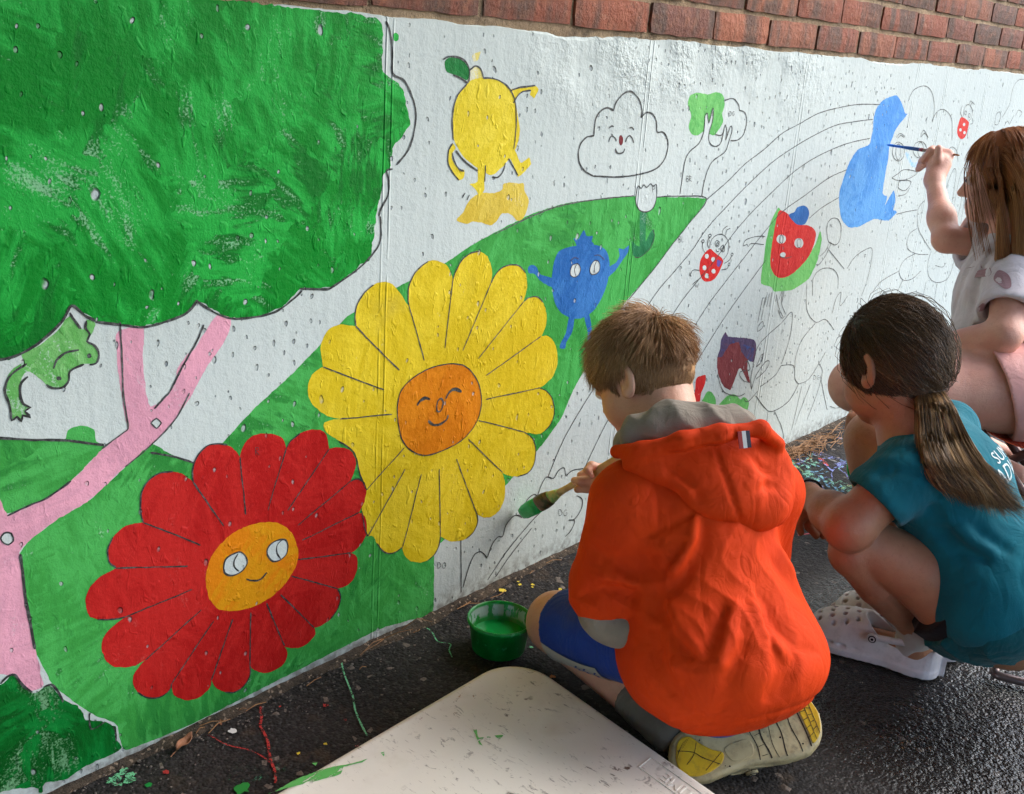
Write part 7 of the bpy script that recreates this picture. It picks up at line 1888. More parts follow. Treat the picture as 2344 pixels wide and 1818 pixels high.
GROUND_LINES = [
('mint',3,[(0.98,-0.003),(0.956,-0.042),(0.928,-0.097),(0.907,-0.129),(0.888,-0.168),(0.879,-0.191)]),
('red',4,[(0.807,-0.02),(0.787,-0.051),(0.776,-0.064),(0.764,-0.099),(0.744,-0.133),(0.731,-0.163),(0.717,-0.185)]),
('red',2,[(0.708,-0.029),(0.715,-0.069),(0.731,-0.099),(0.737,-0.126),(0.737,-0.148)]),
('mint',2.5,[(1.156,-0.024),(1.154,-0.044),(1.14,-0.074),(1.151,-0.094),(1.136,-0.106),(1.124,-0.126)]),
('chalk_blue',9,[(2.301,-0.142),(2.313,-0.156),(2.335,-0.163)]),
('chalk_green',9,[(2.288,-0.147),(2.298,-0.16),(2.313,-0.167)]),
('chalk_grey',4,[(2.48,-0.093),(2.503,-0.069),(2.528,-0.064),(2.546,-0.075),(2.558,-0.101),(2.56,-0.127),(2.555,-0.159)]),
('chalk_red',10,[(2.545,-0.105),(2.533,-0.123),(2.515,-0.139),(2.512,-0.148)]),
('chalk_violet',16,[(2.533,-0.159),(2.555,-0.165),(2.572,-0.166)]),
('chalk_violet',5,[(2.562,-0.171),(2.572,-0.191),(2.575,-0.216)]),
('chalk_green',5,[(2.378,-0.138),(2.41,-0.136),(2.406,-0.127),(2.438,-0.13),(2.393,-0.145),(2.423,-0.152),(2.381,-0.162),(2.415,-0.168)]),
('chalk_green',4,[(2.381,-0.151),(2.422,-0.145),(2.384,-0.176),(2.429,-0.168),(2.395,-0.196),(2.429,-0.191),(2.387,-0.222),(2.387,-0.233)]),
('chalk_lime',4,[(2.434,-0.079),(2.4,-0.087),(2.37,-0.098),(2.356,-0.12),(2.344,-0.121)]),
('chalk_lime',5,[(2.252,-0.175),(2.242,-0.188),(2.242,-0.193)]),
('chalk_lime',4,[(2.453,-0.071),(2.444,-0.088),(2.426,-0.109),(2.412,-0.131)]),
('chalk_blue',4,[(2.45,-0.116),(2.486,-0.121),(2.476,-0.149),(2.444,-0.146),(2.432,-0.125),(2.439,-0.159),(2.477,-0.167)]),
('chalk_blue',4,[(2.352,-0.151),(2.395,-0.152),(2.375,-0.18),(2.415,-0.179),(2.381,-0.207),(2.409,-0.208),(2.362,-0.245)]),
('chalk_violet',3,[(2.554,-0.035),(2.572,-0.062),(2.569,-0.103),(2.573,-0.137),(2.579,-0.172)]),
('chalk_violet',3,[(2.581,-0.037),(2.591,-0.076),(2.584,-0.115),(2.586,-0.154)]),
('chalk_green',3,[(2.409,-0.208),(2.392,-0.227),(2.364,-0.246)]),
('chalk_lime',6,[(2.38,-0.244),(2.408,-0.245),(2.432,-0.248)]),
('pink',3,[(2.05,-0.298),(2.062,-0.304),(2.083,-0.313)]),
('chalk_green',4,[(2.389,-0.129),(2.384,-0.136),(2.419,-0.131),(2.391,-0.14),(2.407,-0.133),(2.424,-0.147)]),
('chalk_violet',4,[(2.515,-0.135),(2.497,-0.156),(2.486,-0.171),(2.523,-0.166),(2.527,-0.18),(2.56,-0.168)]),
('chalk_violet',4,[(2.368,-0.199),(2.352,-0.212),(2.341,-0.224),(2.319,-0.245),(2.323,-0.241),(2.318,-0.239)]),
('chalk_blue',3,[(2.403,-0.213),(2.384,-0.228),(2.388,-0.236),(2.407,-0.233),(2.382,-0.249),(2.39,-0.24)]),
('chalk_green',4,[(2.417,-0.236),(2.41,-0.25),(2.387,-0.261),(2.406,-0.262),(2.379,-0.271),(2.419,-0.274)]),
('chalk_blue',2,[(2.576,-0.15),(2.585,-0.153),(2.573,-0.156),(2.592,-0.163),(2.595,-0.173),(2.625,-0.18)]),
('chalk_green',4,[(2.485,-0.092),(2.524,-0.084),(2.528,-0.082),(2.56,-0.078),(2.527,-0.089),(2.496,-0.109)]),
('chalk_violet',3,[(2.422,-0.15),(2.423,-0.162),(2.421,-0.173),(2.434,-0.188),(2.423,-0.199),(2.434,-0.195)]),
('chalk_violet',4,[(2.53,-0.111),(2.527,-0.119),(2.512,-0.121),(2.551,-0.115),(2.56,-0.123),(2.58,-0.127)]),
('chalk_violet',4,[(2.449,-0.059),(2.427,-0.085),(2.428,-0.086),(2.447,-0.088),(2.461,-0.085),(2.456,-0.093)]),
('chalk_violet',3,[(2.325,-0.14),(2.327,-0.16),(2.324,-0.16),(2.346,-0.161),(2.335,-0.17),(2.368,-0.166)]),
('chalk_violet',2.5,[(2.505,-0.146),(2.485,-0.173),(2.464,-0.179),(2.458,-0.183),(2.438,-0.194),(2.403,-0.207)]),
('chalk_green',2,[(2.508,-0.177),(2.549,-0.175),(2.55,-0.187),(2.551,-0.193),(2.566,-0.204),(2.588,-0.207)]),
('chalk_violet',3,[(2.552,-0.166),(2.514,-0.178),(2.494,-0.207),(2.467,-0.226),(2.499,-0.231),(2.486,-0.252)]),
('chalk_green',2,[(2.416,-0.225),(2.398,-0.251),(2.41,-0.244),(2.385,-0.251),(2.409,-0.248),(2.426,-0.259)]),
('chalk_green',3,[(2.499,-0.115),(2.522,-0.112),(2.513,-0.112),(2.479,-0.124),(2.5,-0.111),(2.513,-0.127)]),
('chalk_violet',2.5,[(2.464,-0.087),(2.503,-0.087),(2.518,-0.081),(2.558,-0.081),(2.573,-0.095),(2.586,-0.1)]),
('chalk_green',4,[(2.396,-0.131),(2.4,-0.135),(2.443,-0.129),(2.462,-0.115),(2.488,-0.1),(2.479,-0.127)]),
('chalk_green',2.5,[(2.441,-0.116),(2.432,-0.124),(2.448,-0.128),(2.457,-0.123),(2.449,-0.124),(2.466,-0.131)]),
('chalk_green',4,[(2.378,-0.101),(2.383,-0.111),(2.42,-0.104),(2.463,-0.102),(2.453,-0.12),(2.423,-0.138)]),
('chalk_green',4,[(2.419,-0.075),(2.413,-0.08),(2.442,-0.082),(2.47,-0.066),(2.439,-0.086),(2.42,-0.106)]),
('chalk_blue',4,[(2.377,-0.211),(2.364,-0.232),(2.377,-0.235),(2.384,-0.229),(2.369,-0.244),(2.38,-0.254)]),
('chalk_violet',2,[(2.446,-0.065),(2.417,-0.078),(2.446,-0.062),(2.484,-0.061),(2.484,-0.08),(2.465,-0.108)]),
('chalk_blue',2.5,[(2.324,-0.128),(2.315,-0.142),(2.296,-0.149),(2.336,-0.149),(2.333,-0.154),(2.36,-0.158)]),
('chalk_blue',4,[(2.389,-0.166),(2.418,-0.172),(2.397,-0.194),(2.373,-0.215),(2.391,-0.211),(2.383,-0.235)]),
('chalk_green',2.5,[(2.409,-0.195),(2.416,-0.205),(2.411,-0.215),(2.446,-0.218),(2.426,-0.225),(2.438,-0.239)]),
]
GROUND_SPOTS = [('yellow',1.36,-0.026,9),('yellow',1.403,-0.034,4),('yellow',1.422,-0.05,4.5),('yellow',1.414,-0.057,3),('yellow',1.409,-0.023,3),('yellow',1.45,-0.098,4.5),('yellow',1.461,-0.152,2),('white',0.739,-0.046,8),('red',0.619,-0.062,5),('red',0.88,-0.089,5),('red',0.826,-0.044,3),('red',0.879,-0.139,3),('red',0.735,-0.02,2.5),('mint',0.566,-0.025,8),('mint',0.578,-0.021,8),('mint',0.582,-0.034,8),('mint',0.572,-0.043,8),('mint',0.56,-0.038,8),('mint',0.557,-0.027,8),('mint',0.578,-0.044,8),('green',0.677,-0.164,12),('green',0.588,-0.07,6),('mint',1.25,-0.197,4),('orange',1.208,-0.281,5),('yellow',0.821,-0.164,3.5),('yellow',0.779,-0.155,3),('chalk_violet',2.741,-0.069,9),('mint',1.121,0.041,6)]
GROUND_SMEARS = [('smear_green',[(0.691,-0.116),(0.713,-0.111),(0.726,-0.139),(0.777,-0.164),(0.732,-0.174),(0.686,-0.156),(0.673,-0.138)]),('rust',[(1.484,-0.697),(1.514,-0.721),(1.527,-0.767),(1.502,-0.819),(1.466,-0.792),(1.467,-0.742)]),('rust',[(1.584,-0.69),(1.607,-0.719),(1.603,-0.766),(1.571,-0.741)])]
TABLE_SMEARS = [('a',[(0.67,-0.247),(0.708,-0.247),(0.75,-0.256),(0.782,-0.273),(0.803,-0.279),(0.793,-0.28),(0.768,-0.27),(0.756,-0.279),(0.721,-0.267),(0.685,-0.252),(0.66,-0.244)],'g'),('a',[(0.742,-0.235),(0.748,-0.239),(0.742,-0.242)],'g'),('a',[(0.958,-0.334),(0.962,-0.337),(0.95,-0.353),(0.957,-0.356),(0.953,-0.36),(0.947,-0.358),(0.941,-0.369),(0.941,-0.364)],'g'),('a',[(0.971,-0.365),(0.982,-0.373),(0.97,-0.376)],'g'),('a',[(0.961,-0.359),(0.966,-0.362),(0.963,-0.364),(0.959,-0.361)],'g'),('a',[(0.825,-0.281),(0.83,-0.284),(0.823,-0.291)],'g'),('a',[(0.807,-0.246),(0.821,-0.247),(0.822,-0.253),(0.811,-0.254)],'p'),('a',[(0.914,-0.255),(0.929,-0.257),(0.916,-0.268),(0.905,-0.266)],'p'),('a',[(1.019,-0.248),(1.033,-0.255),(1.031,-0.263),(1.018,-0.257)],'p'),('a',[(1.003,-0.259),(1.013,-0.259),(0.969,-0.277),(0.966,-0.275)],'o'),('a',[(0.965,-0.286),(0.973,-0.289),(0.956,-0.298)],'o'),('a',[(1.014,-0.269),(1.023,-0.278),(1.015,-0.283)],'o'),('a',[(1.039,-0.397),(1.044,-0.403),(1.038,-0.406)],'o')]
# ---------------------------------------------------------------- marks of paint and chalk on the asphalt
def mat_chalk(name, c, cover):
    """pigment caught on the tops of the stones, nothing between them"""
    m = NT(name, 0.9)
    p = m.pos()
    m.color(c)
    a = m.ramp(m.math('ADD', m.math('MULTIPLY', m.noise(p, 420, 2), 0.6), m.math('MULTIPLY', m.noise(p, 60, 2), 0.6)), 0.50 + cover * 0.5, 0.36 + cover * 0.5)
    m.put(m.b.inputs['Alpha'], a)
    return m.m
CH = {'mint': mat_chalk('drip_mint', srgb(110, 190, 140), 0.42), 'red': mat_chalk('drip_red', srgb(170, 46, 40), 0.42), 'white': mat_plain('drip_white', (0.75, 0.75, 0.72), 0.6),
      'yellow': mat_plain('drip_yellow', srgb(226, 200, 60), 0.5), 'green': mat_plain('drip_green', srgb(20, 140, 60), 0.4), 'orange': mat_plain('drip_orange', srgb(220, 130, 30), 0.5), 'pink': mat_plain('drip_pink', srgb(214, 90, 100), 0.6),
      'chalk_blue': mat_chalk('chalk_blue', srgb(120, 170, 205), 0.30), 'chalk_green': mat_chalk('chalk_green', srgb(130, 190, 165), 0.30), 'chalk_grey': mat_chalk('chalk_grey', srgb(150, 155, 160), 0.3),
      'chalk_red': mat_chalk('chalk_red', srgb(205, 80, 70), 0.30), 'chalk_violet': mat_chalk('chalk_violet', srgb(130, 140, 200), 0.30), 'chalk_lime': mat_chalk('chalk_lime', srgb(165, 200, 130), 0.30),
      'smear_green': mat_chalk('smear_green', srgb(60, 130, 95), 0.02), 'rust': mat_chalk('rust_stain', srgb(120, 84, 44), -0.02)}
gr = random.Random(31)
for mt, w, pts in GROUND_LINES:
    mm = [(p[0] * 1000, p[1] * 1000) for p in pts]
    crv = catmull(mm, False, 8, 1); n = len(crv); V, Fc = [], []
    for i in range(n):
        a = crv[max(i - 1, 0)]; b = crv[min(i + 1, n - 1)]; d = np.array(b) - np.array(a); d /= np.linalg.norm(d) + 1e-9
        hw = 0.5 * (w * 1.25 if mt.startswith('chalk') else w) * (0.8 + 0.8 * abs(mnoise.noise((i * 0.6, w, pts[0][0] * 9))))
        for s in (-1, 1): V.append(((crv[i][0] - d[1] * s * hw) / 1000, (crv[i][1] + d[0] * s * hw) / 1000, 0.0016 + 0.0003 * gr.random()))
    Fc = [(2 * i + 2, 2 * i + 3, 2 * i + 1, 2 * i) for i in range(n - 1)]
    mesh_obj('chalk_line' if mt.startswith('chalk') else 'paint_drip', V, Fc, CH[mt], ground)
for mt, x, y, r in GROUND_SPOTS:
    n = 14; ph = gr.uniform(0, 9); V = []
    for i in range(n):
        a = 2 * math.pi * i / n; rr = r / 1000 * (0.8 + 0.55 * mnoise.noise((math.cos(a) * 1.6 + ph, math.sin(a) * 1.6, ph)))
        V.append((x + rr * math.cos(a), y + rr * math.sin(a), 0.0018))
    mesh_obj('paint_spot', V, [tuple(range(n))], CH[mt], ground)
for mt, pts in GROUND_SMEARS:
    crv = catmull([(a * 1000, b * 1000) for a, b in pts], True, 8, 1)
    V = [(p[0] / 1000, p[1] / 1000, 0.0014) for p in crv]
    if sum(V[i][0] * V[(i + 1) % len(V)][1] - V[(i + 1) % len(V)][0] * V[i][1] for i in range(len(V))) < 0: V = V[::-1]
    mesh_obj('ground_stain', V, [tuple(range(len(V)))], CH[mt], ground)

# ---------------------------------------------------------------- dirt, straw, leaf along the foot of the wall
m = NT('dirt', 0.95)
p = m.pos()
c = m.mix(m.ramp(m.noise(p, 40, 6, 0.7), 0.35, 0.65), (0.035, 0.026, 0.018), (0.12, 0.085, 0.055))
c = m.mix(m.math('GREATER_THAN', m.n('SeparateXYZ', i0=m.vor(p, 260.0).outputs['Color']).outputs[0], 0.93), c, (0.30, 0.22, 0.15))
m.color(c); m.bump(m.math('MULTIPLY', m.noise(p, 130, 5, 0.7), 0.012)); M_DIRT = m.m
xs = np.arange(-0.2, 4.6, 0.012); V, Fc = [], []
for x in xs:
    w = 0.020 + 0.012 * mnoise.noise((x * 3.0, 0, 0)) + 0.010 * mnoise.noise((x * 14, 5, 0)) + 0.006 * mnoise.noise((x * 60, 9, 0))
    w = max(w, 0.008); hgt = 0.007 + 0.004 * mnoise.noise((x * 9, 2, 2)) + 0.003 * mnoise.noise((x * 50, 2, 2))
    for t, z in ((0.0, hgt), (-0.35, hgt * 0.75), (-0.7, hgt * 0.4 + 0.001), (-1.0, -0.004)):
        V.append((x, w * t + 0.001, z + 0.002 * mnoise.noise((x * 70, t * 9, 4))))
for i in range(len(xs) - 1):
    for k in range(3):
        a = i * 4 + k; Fc.append((a, a + 1, a + 5, a + 4))
o = mesh_obj('dirt_line', V, Fc, M_DIRT, loc=(2.2, 0, 0), smooth=True); tag(o, 'brown dirt gathered along the foot of the white wall', 'dirt', kind='stuff')

def tube(pts, r, sides=6, r1=None, cap=True):
    pts = [V3(q) for q in pts]; n = len(pts); V, Fc = [], []
    prev = None
    for i in range(n):
        t = unit(pts[min(i + 1, n - 1)] - pts[max(i - 1, 0)])
        a = np.cross(t, (0, 0, 1)) if prev is None else prev - t * (prev @ t)
        if np.linalg.norm(a) < 1e-4: a = np.cross(t, (1, 0, 0))
        a = unit(a); prev = a; b = np.cross(t, a)
        rr = r if r1 is None else r + (r1 - r) * i / (n - 1)
        for j in range(sides):
            an = 2 * math.pi * j / sides
            V.append(tuple(pts[i] + rr * (math.cos(an) * a + math.sin(an) * b)))
    for i in range(n - 1):
        for j in range(sides):
            Fc.append((i * sides + j, i * sides + (j + 1) % sides, (i + 1) * sides + (j + 1) % sides, (i + 1) * sides + j))
    if cap:
        Fc.append(tuple(range(sides - 1, -1, -1))); Fc.append(tuple((n - 1) * sides + j for j in range(sides)))
    return V, Fc
def join(parts):
    V, Fc = [], []
    for v, f in parts:
        b = len(V); V += list(v); Fc += [tuple(b + i for i in q) for q in f]
    return V, Fc
m = NT('straw', 0.8); m.color(m.mix(m.noise(m.pos(), 60, 3), srgb(96, 62, 34), srgb(166, 122, 76))); M_STRAW = m.m
parts = []
for i in range(150):
    c = V3((2.58 + gr.gauss(0, 0.10), -0.035 - abs(gr.gauss(0, 0.022)), 0.004 + abs(gr.gauss(0, 0.006)))); a = gr.gauss(0.0, 0.7); L = gr.uniform(0.015, 0.055)
    d = V3((math.cos(a), math.sin(a) * 0.6, gr.gauss(0, 0.10))); bend = V3((0, 0, 1)) * gr.uniform(-0.004, 0.006) + np.cross(d, (0, 0, 1)) * gr.gauss(0, 0.008)
    pts = [c - d * L, c + bend, c + d * L]
    for q in pts: q[1] = min(q[1], -0.003); q[2] = max(q[2], 0.001)
    parts.append(tube(pts, gr.uniform(0.0006, 0.0013), 3))
for i in range(30):
    x = gr.uniform(0.6, 3.4); c = V3((x, -0.012 - abs(gr.gauss(0, 0.012)), 0.005)); a = gr.gauss(0.0, 0.5); L = gr.uniform(0.006, 0.025)
    d = V3((math.cos(a), math.sin(a) * 0.6, gr.gauss(0, 0.08))); parts.append(tube([c - d * L, c + V3((0, gr.gauss(0, 0.003), 0.003)), c + d * L], 0.0008, 3))
V, Fc = join(parts)
o = mesh_obj('pine_straw', V, Fc, M_STRAW, loc=(2.58, -0.03, 0)); tag(o, 'rusty dry pine straw heaped at the foot of the wall', 'straw', kind='stuff')
# grit: loose stones lying on the asphalt
bm = bmesh.new(); bmesh.ops.create_icosphere(bm, subdivisions=1, radius=1.0)
iv = [v.co.copy() for v in bm.verts]; fi = [tuple(v.index for v in f.verts) for f in bm.faces]; bm.free()
V, Fc = [], []
for i in range(2600):
    if i < 1500:
        x = gr.uniform(0.5, 3.2); y = -abs(gr.gauss(0, 0.05)) - 0.006
    else:
        x = gr.uniform(0.4, 3.2); y = -gr.uniform(0.0, 1.1)
    r = gr.uniform(0.0008, 0.0022) if gr.random() < 0.975 else gr.uniform(0.0025, 0.004); b = len(V); st = gr.uniform(0.6, 1.0)
    for v in iv: V.append((x + v.x * r * gr.uniform(0.8, 1.25), y + v.y * r * st, 0.0005 + r * 0.4 + v.z * r * 0.6))
    Fc += [tuple(b + k for k in f) for f in fi]
m = NT('grit', 0.85)
cc = m.n('SeparateXYZ', i0=m.vor(m.pos(), 70.0).outputs['Color'])
m.color(m.mix(cc.outputs[0], m.mix(cc.outputs[1], (0.03, 0.028, 0.026), (0.09, 0.075, 0.065)), (0.20, 0.165, 0.14)))
o = mesh_obj('grit', V, Fc, m.m, loc=(1.6, -0.1, 0)); tag(o, 'loose grit scattered over the dark asphalt', 'grit', kind='stuff')
# dry leaf
m = NT('dry_leaf', 0.7); m.color(m.mix(m.noise(m.pos(), 90, 4), srgb(128, 84, 56), srgb(176, 124, 90))); m.bump(m.math('MULTIPLY', m.noise(m.pos(), 200, 3), 0.001))
V, Fc = [], []
for i in range(9):
    t = i / 8; w = 0.0105 * math.sin(math.pi * min(1, t * 0.93 + 0.05)) ** 0.7
    for k in range(5):
        s = k / 2 - 1
        V.append((0.668 + (t - 0.5) * 0.034 + s * w * 0.45, -0.030 + s * w + (t - 0.5) * 0.012, 0.0055 + 0.006 * s * s + 0.003 * math.sin(t * 7 + s)))
for i in range(8):
    for k in range(4): a = i * 5 + k; Fc.append((a, a + 1, a + 6, a + 5))
lf = mesh_obj('dry_leaf', V, Fc, m.m, loc=(0.668, -0.030, 0), smooth=True)
sm = lf.modifiers.new('thick', 'SOLIDIFY'); sm.thickness = 0.0008
tag(lf, 'small curled brown dry leaf on the asphalt below the red flower', 'leaf')
v_, f_ = tube([(0.651, -0.036, 0.006), (0.645, -0.039, 0.006), (0.640, -0.040, 0.004)], 0.0008, 5)
mesh_obj('leaf_stalk', v_, f_, m.m, lf)
# dead grass stems leaning out of the joint
for k, (x, a) in enumerate(((1.10, 0.35),)):
    parts = []
    for i in range(4):
        x0 = x + gr.uniform(-0.05, 0.04); L = gr.uniform(0.04, 0.10)
        parts.append(tube([(x0, -0.006, 0.004), (x0 + L * 0.5 * (1 if i % 2 else -1), -0.020 - gr.uniform(0, 0.01), 0.012 + gr.uniform(0, 0.015)), (x0 + L * (1 if i % 2 else -1), -0.028 - gr.uniform(0, 0.012), 0.006 + gr.uniform(0, 0.02))], 0.0012, 4, 0.0005))
    V, Fc = join(parts)
    o = mesh_obj('dead_grass', V, Fc, M_STRAW, loc=(x, -0.01, 0)); tag(o, 'dead straw coloured grass stems in the joint near the paint tub', 'grass', kind='stuff')

# ---------------------------------------------------------------- folding table lying flat
def mat_table():
    m = NT('white_plastic', 0.42)
    p = m.pos()
    c = m.mix(m.ramp(m.noise(p, 5, 4), 0.3, 0.7), srgb(236, 231, 220), srgb(228, 221, 210))
    c = m.mix(m.ramp(m.noise(m.scaled(p, (7, 7, 1)), 1.0, 5, 0.6), 0.55, 0.75, 0, 0.4), c, srgb(178, 162, 140))
    zone = m.ramp(m.noise(p, 6.0, 2), 0.42, 0.56)
    sm = m.noise(m.scaled(p, (70, 34, 1), (0, 0, R(40))), 1.0, 6, 0.72, 1.0)
    c = m.mix(m.math('MULTIPLY', m.ramp(sm, 0.585, 0.66, 0, 0.85), zone), c, srgb(74, 56, 44))
    c = m.mix(m.math('MULTIPLY', m.ramp(m.noise(m.scaled(p, (400, 40, 1), (0, 0, R(-25))), 1.0, 2), 0.68, 0.72), 0.7), c, srgb(110, 88, 72))
    c = m.mix(m.math('MULTIPLY', m.ramp(m.noise(p, 30, 3, 0.6), 0.66, 0.72), m.ramp(m.noise(p, 9, 2), 0.5, 0.6)), c, srgb(96, 72, 56))
    m.color(c); m.rough(m.ramp(m.noise(p, 20, 3), 0.3, 0.7, 0.34, 0.55))
    m.bump(m.math('MULTIPLY', m.noise(p, 900, 1), 0.0002))
    return m.m
M_TABLE = mat_table()
e1 = unit((-1.0, -0.022, 0)); e2 = unit((-0.128, -0.99, 0)); C0 = V3((1.160, -0.238, 0))
def tabpt(a, b, z): q = C0 + e1 * a + e2 * b; return (q[0], q[1], z)
LA, LB, RC = 1.18, 0.60, 0.085
ol = []
for (ca, cb_, a0) in ((RC, RC, 180), (LA - RC, RC, 270), (LA - RC, LB - RC, 0), (RC, LB - RC, 90)):
    for i in range(13):
        an = R(a0 + 90 * i / 12); ol.append((ca + RC * math.cos(an), cb_ + RC * math.sin(an)))
n = len(ol)
def inset(q, d):
    ca = min(max(q[0], RC), LA - RC); cb2 = min(max(q[1], RC), LB - RC); v = V3((q[0] - ca, q[1] - cb2, 0)); v = unit(v) * (RC - d)
    return (ca + v[0], cb2 + v[1])
rings = [(0.006, 0.012), (0.0, 0.020), (0.0, 0.043), (0.0022, 0.0475), (0.006, 0.0495), (0.012, 0.0500), (0.016, 0.0496), (0.026, 0.0496)]
V, Fc = [], []
for d, z in rings:
    for q in ol: a, b = inset(q, d); V.append(tabpt(a, b, z))
for r in range(len(rings) - 1):
    for i in range(n): Fc.append((r * n + i, (r + 1) * n + i, (r + 1) * n + (i + 1) % n, r * n + (i + 1) % n))
Fc.append(tuple(range((len(rings) - 1) * n, len(rings) * n))); Fc.append(tuple(range(n - 1, -1, -1)))
table = empty('folding_table', tabpt(LA / 2, LB / 2, 0))
tag(table, 'scuffed white plastic folding table top lying flat on the asphalt', 'table')
ttop = mesh_obj('table_top', V, Fc, M_TABLE, table, smooth=True)
ttop.data.polygons.foreach_set('use_smooth', [len(q.vertices) == 4 for q in ttop.data.polygons])
for a in (0.16, LA - 0.16):
    v_, f_ = tube([tabpt(a, 0.08, 0.0125), tabpt(a, LB - 0.08, 0.0125)], 0.0115, 10)
    mesh_obj('folded_leg', v_, f_, mat_plain('grey_steel', (0.25, 0.25, 0.25), 0.4, 0.8), table)
# raised maker's name in a frame near the edge
def text_mesh(body, size, extrude):
    cu_ = bpy.data.curves.new('lettering', 'FONT'); cu_.body = body; cu_.size = size; cu_.extrude = extrude; cu_.align_x = 'CENTER'; cu_.align_y = 'CENTER'; cu_.resolution_u = 3
    o = bpy.data.objects.new('lettering', cu_); COL.objects.link(o)
    dg = bpy.context.evaluated_depsgraph_get()
    me = bpy.data.meshes.new_from_object(o.evaluated_get(dg))
    V = [tuple(v.co) for v in me.vertices]; Fc = [tuple(p.vertices) for p in me.polygons]
    bpy.data.objects.remove(o); bpy.data.curves.remove(cu_); bpy.data.meshes.remove(me)
    return V, Fc
tv, tf = text_mesh('LIFETIME', 0.026, 0.0005)
tc = V3(tabpt(0.034, 0.400, 0.0500)); tx = -e2; ty = e1
mesh_obj('raised_lettering', [tuple(tc + tx * v[0] * 1.0 + ty * v[1] + V3((0, 0, v[2]))) for v in tv], tf, M_TABLE, table)
parts = []
for (x0, y0, x1, y1) in ((-0.085, -0.016, 0.085, -0.0145), (-0.085, 0.0145, 0.085, 0.016), (-0.085, -0.0145, -0.0835, 0.0145), (0.0835, -0.0145, 0.085, 0.0145)):
    q = [tc + tx * a + ty * b for a, b in ((x0, y0), (x1, y0), (x1, y1), (x0, y1))]
    parts.append(([tuple(w + V3((0, 0, -0.0008))) for w in q] + [tuple(w + V3((0, 0, 0.0006))) for w in q], [(4, 5, 6, 7), (0, 1, 5, 4), (1, 2, 6, 5), (2, 3, 7, 6), (3, 0, 4, 7)]))
V, Fc = join(parts); mesh_obj('raised_frame', V, Fc, M_TABLE, table)
# paint wiped on the table
M_TG = PAINT['light_green']
def smear(name, pts, mt, z=0.0503):
    crv = catmull([(a * 1000, b * 1000) for a, b in pts], True, 6, 0)
    V = [(q[0] / 1000 + 0.0012 * mnoise.noise((q[0] * .2, q[1] * .2, 0)), q[1] / 1000 + 0.0012 * mnoise.noise((q[0] * .2, q[1] * .2, 7)), z) for q in crv]
    if sum(V[i][0] * V[(i + 1) % len(V)][1] - V[(i + 1) % len(V)][0] * V[i][1] for i in range(len(V))) < 0: V = V[::-1]
    mesh_obj(name, V, [tuple(range(len(V)))], mt, table)
def mat_drybrush(name, c, cover):
    m = NT(name, 0.45); p = m.pos(); m.color(c)
    m.put(m.b.inputs['Alpha'], m.ramp(m.noise(m.scaled(p, (30, 160, 1), (0, 0, R(-8))), 1.0, 4, 0.65), 0.30 + cover, 0.24 + cover))
    return m.m
M_SMEAR = mat_drybrush('table_green', srgb(92, 178, 92), 0.30)
M_SMEAR2 = mat_chalk('table_pink', srgb(206, 130, 120), 0.10)
M_SMEAR3 = mat_chalk('table_ochre', srgb(196, 140, 60), 0.14)
for nm, pts, mt in TABLE_SMEARS: smear('paint_smear', pts, {'g': M_SMEAR, 'p': M_SMEAR2, 'o': M_SMEAR3, 'd': CH['green']}[mt])

# ---------------------------------------------------------------- tub of green paint
def lathe(prof, c, seg=48):
    V, Fc = [], []
    for r, z in prof:
        for i in range(seg):
            a = 2 * math.pi * i / seg; V.append((c[0] + r * math.cos(a), c[1] + r * math.sin(a), c[2] + z))
    for k in range(len(prof) - 1):
        for i in range(seg): Fc.append((k * seg + i, k * seg + (i + 1) % seg, (k + 1) * seg + (i + 1) % seg, (k + 1) * seg + i))
    return V, Fc
tub = empty('paint_tub', (1.206, -0.158, 0.0))
tag(tub, 'small round plastic tub smeared and part filled with green paint', 'tub')
def mat_tub(name, inner):
    m = NT(name, 0.28)
    p = m.pos()
    g = m.mix(m.ramp(m.noise(p, 40, 3), 0.4, 0.6), srgb(6, 126, 42), srgb(18, 150, 62))
    if inner:
        sp = m.n('SeparateXYZ', i0=p)
        f = m.math('MULTIPLY', m.ramp(m.noise(m.scaled(p, (60, 60, 22)), 1.0, 4, 0.6), 0.47, 0.50), m.ramp(sp.outputs[2], 0.034, 0.040))
        f = m.math('MULTIPLY', f, m.ramp(sp.outputs[2], 0.0575, 0.055))
    else:
        f = m.math('MULTIPLY', m.ramp(m.noise(p, 46, 3, 0.6), 0.63, 0.65), 0.8)
    m.color(m.mix(f, g, srgb(150, 172, 160) if inner else srgb(96, 190, 130)))
    m.bump(m.math('MULTIPLY', m.noise(m.scaled(p, (90, 90, 30)), 1, 3), 0.0012))
    return m.m
V, Fc = lathe([(0.0, 0.0), (0.044, 0.0), (0.0465, 0.002), (0.0535, 0.052), (0.0565, 0.053), (0.058, 0.057), (0.0575, 0.0605), (0.0560, 0.0610)], (1.206, -0.158, 0.001))
mesh_obj('tub_wall', V, Fc, mat_tub('tub_outside', False), tub, smooth=True)
V, Fc = lathe([(0.0560, 0.0610), (0.0545, 0.0605), (0.0535, 0.055), (0.0515, 0.052), (0.0455, 0.004), (0.0, 0.004)], (1.206, -0.158, 0.001))
mesh_obj('tub_lining', V, Fc, mat_tub('tub_inside', True), tub, smooth=True)
m = NT('wet_green_paint', 0.12); m.color(srgb(20, 154, 72)); m.bump(m.math('MULTIPLY', m.noise(m.pos(), 25, 2), 0.0015))
V, Fc = lathe([(0.0, 0.0262), (0.02, 0.0262), (0.04, 0.0263), (0.0482, 0.0272)], (1.206, -0.158, 0.001))
mesh_obj('paint', V, [q[::1] for q in Fc], m.m, tub, smooth=True)

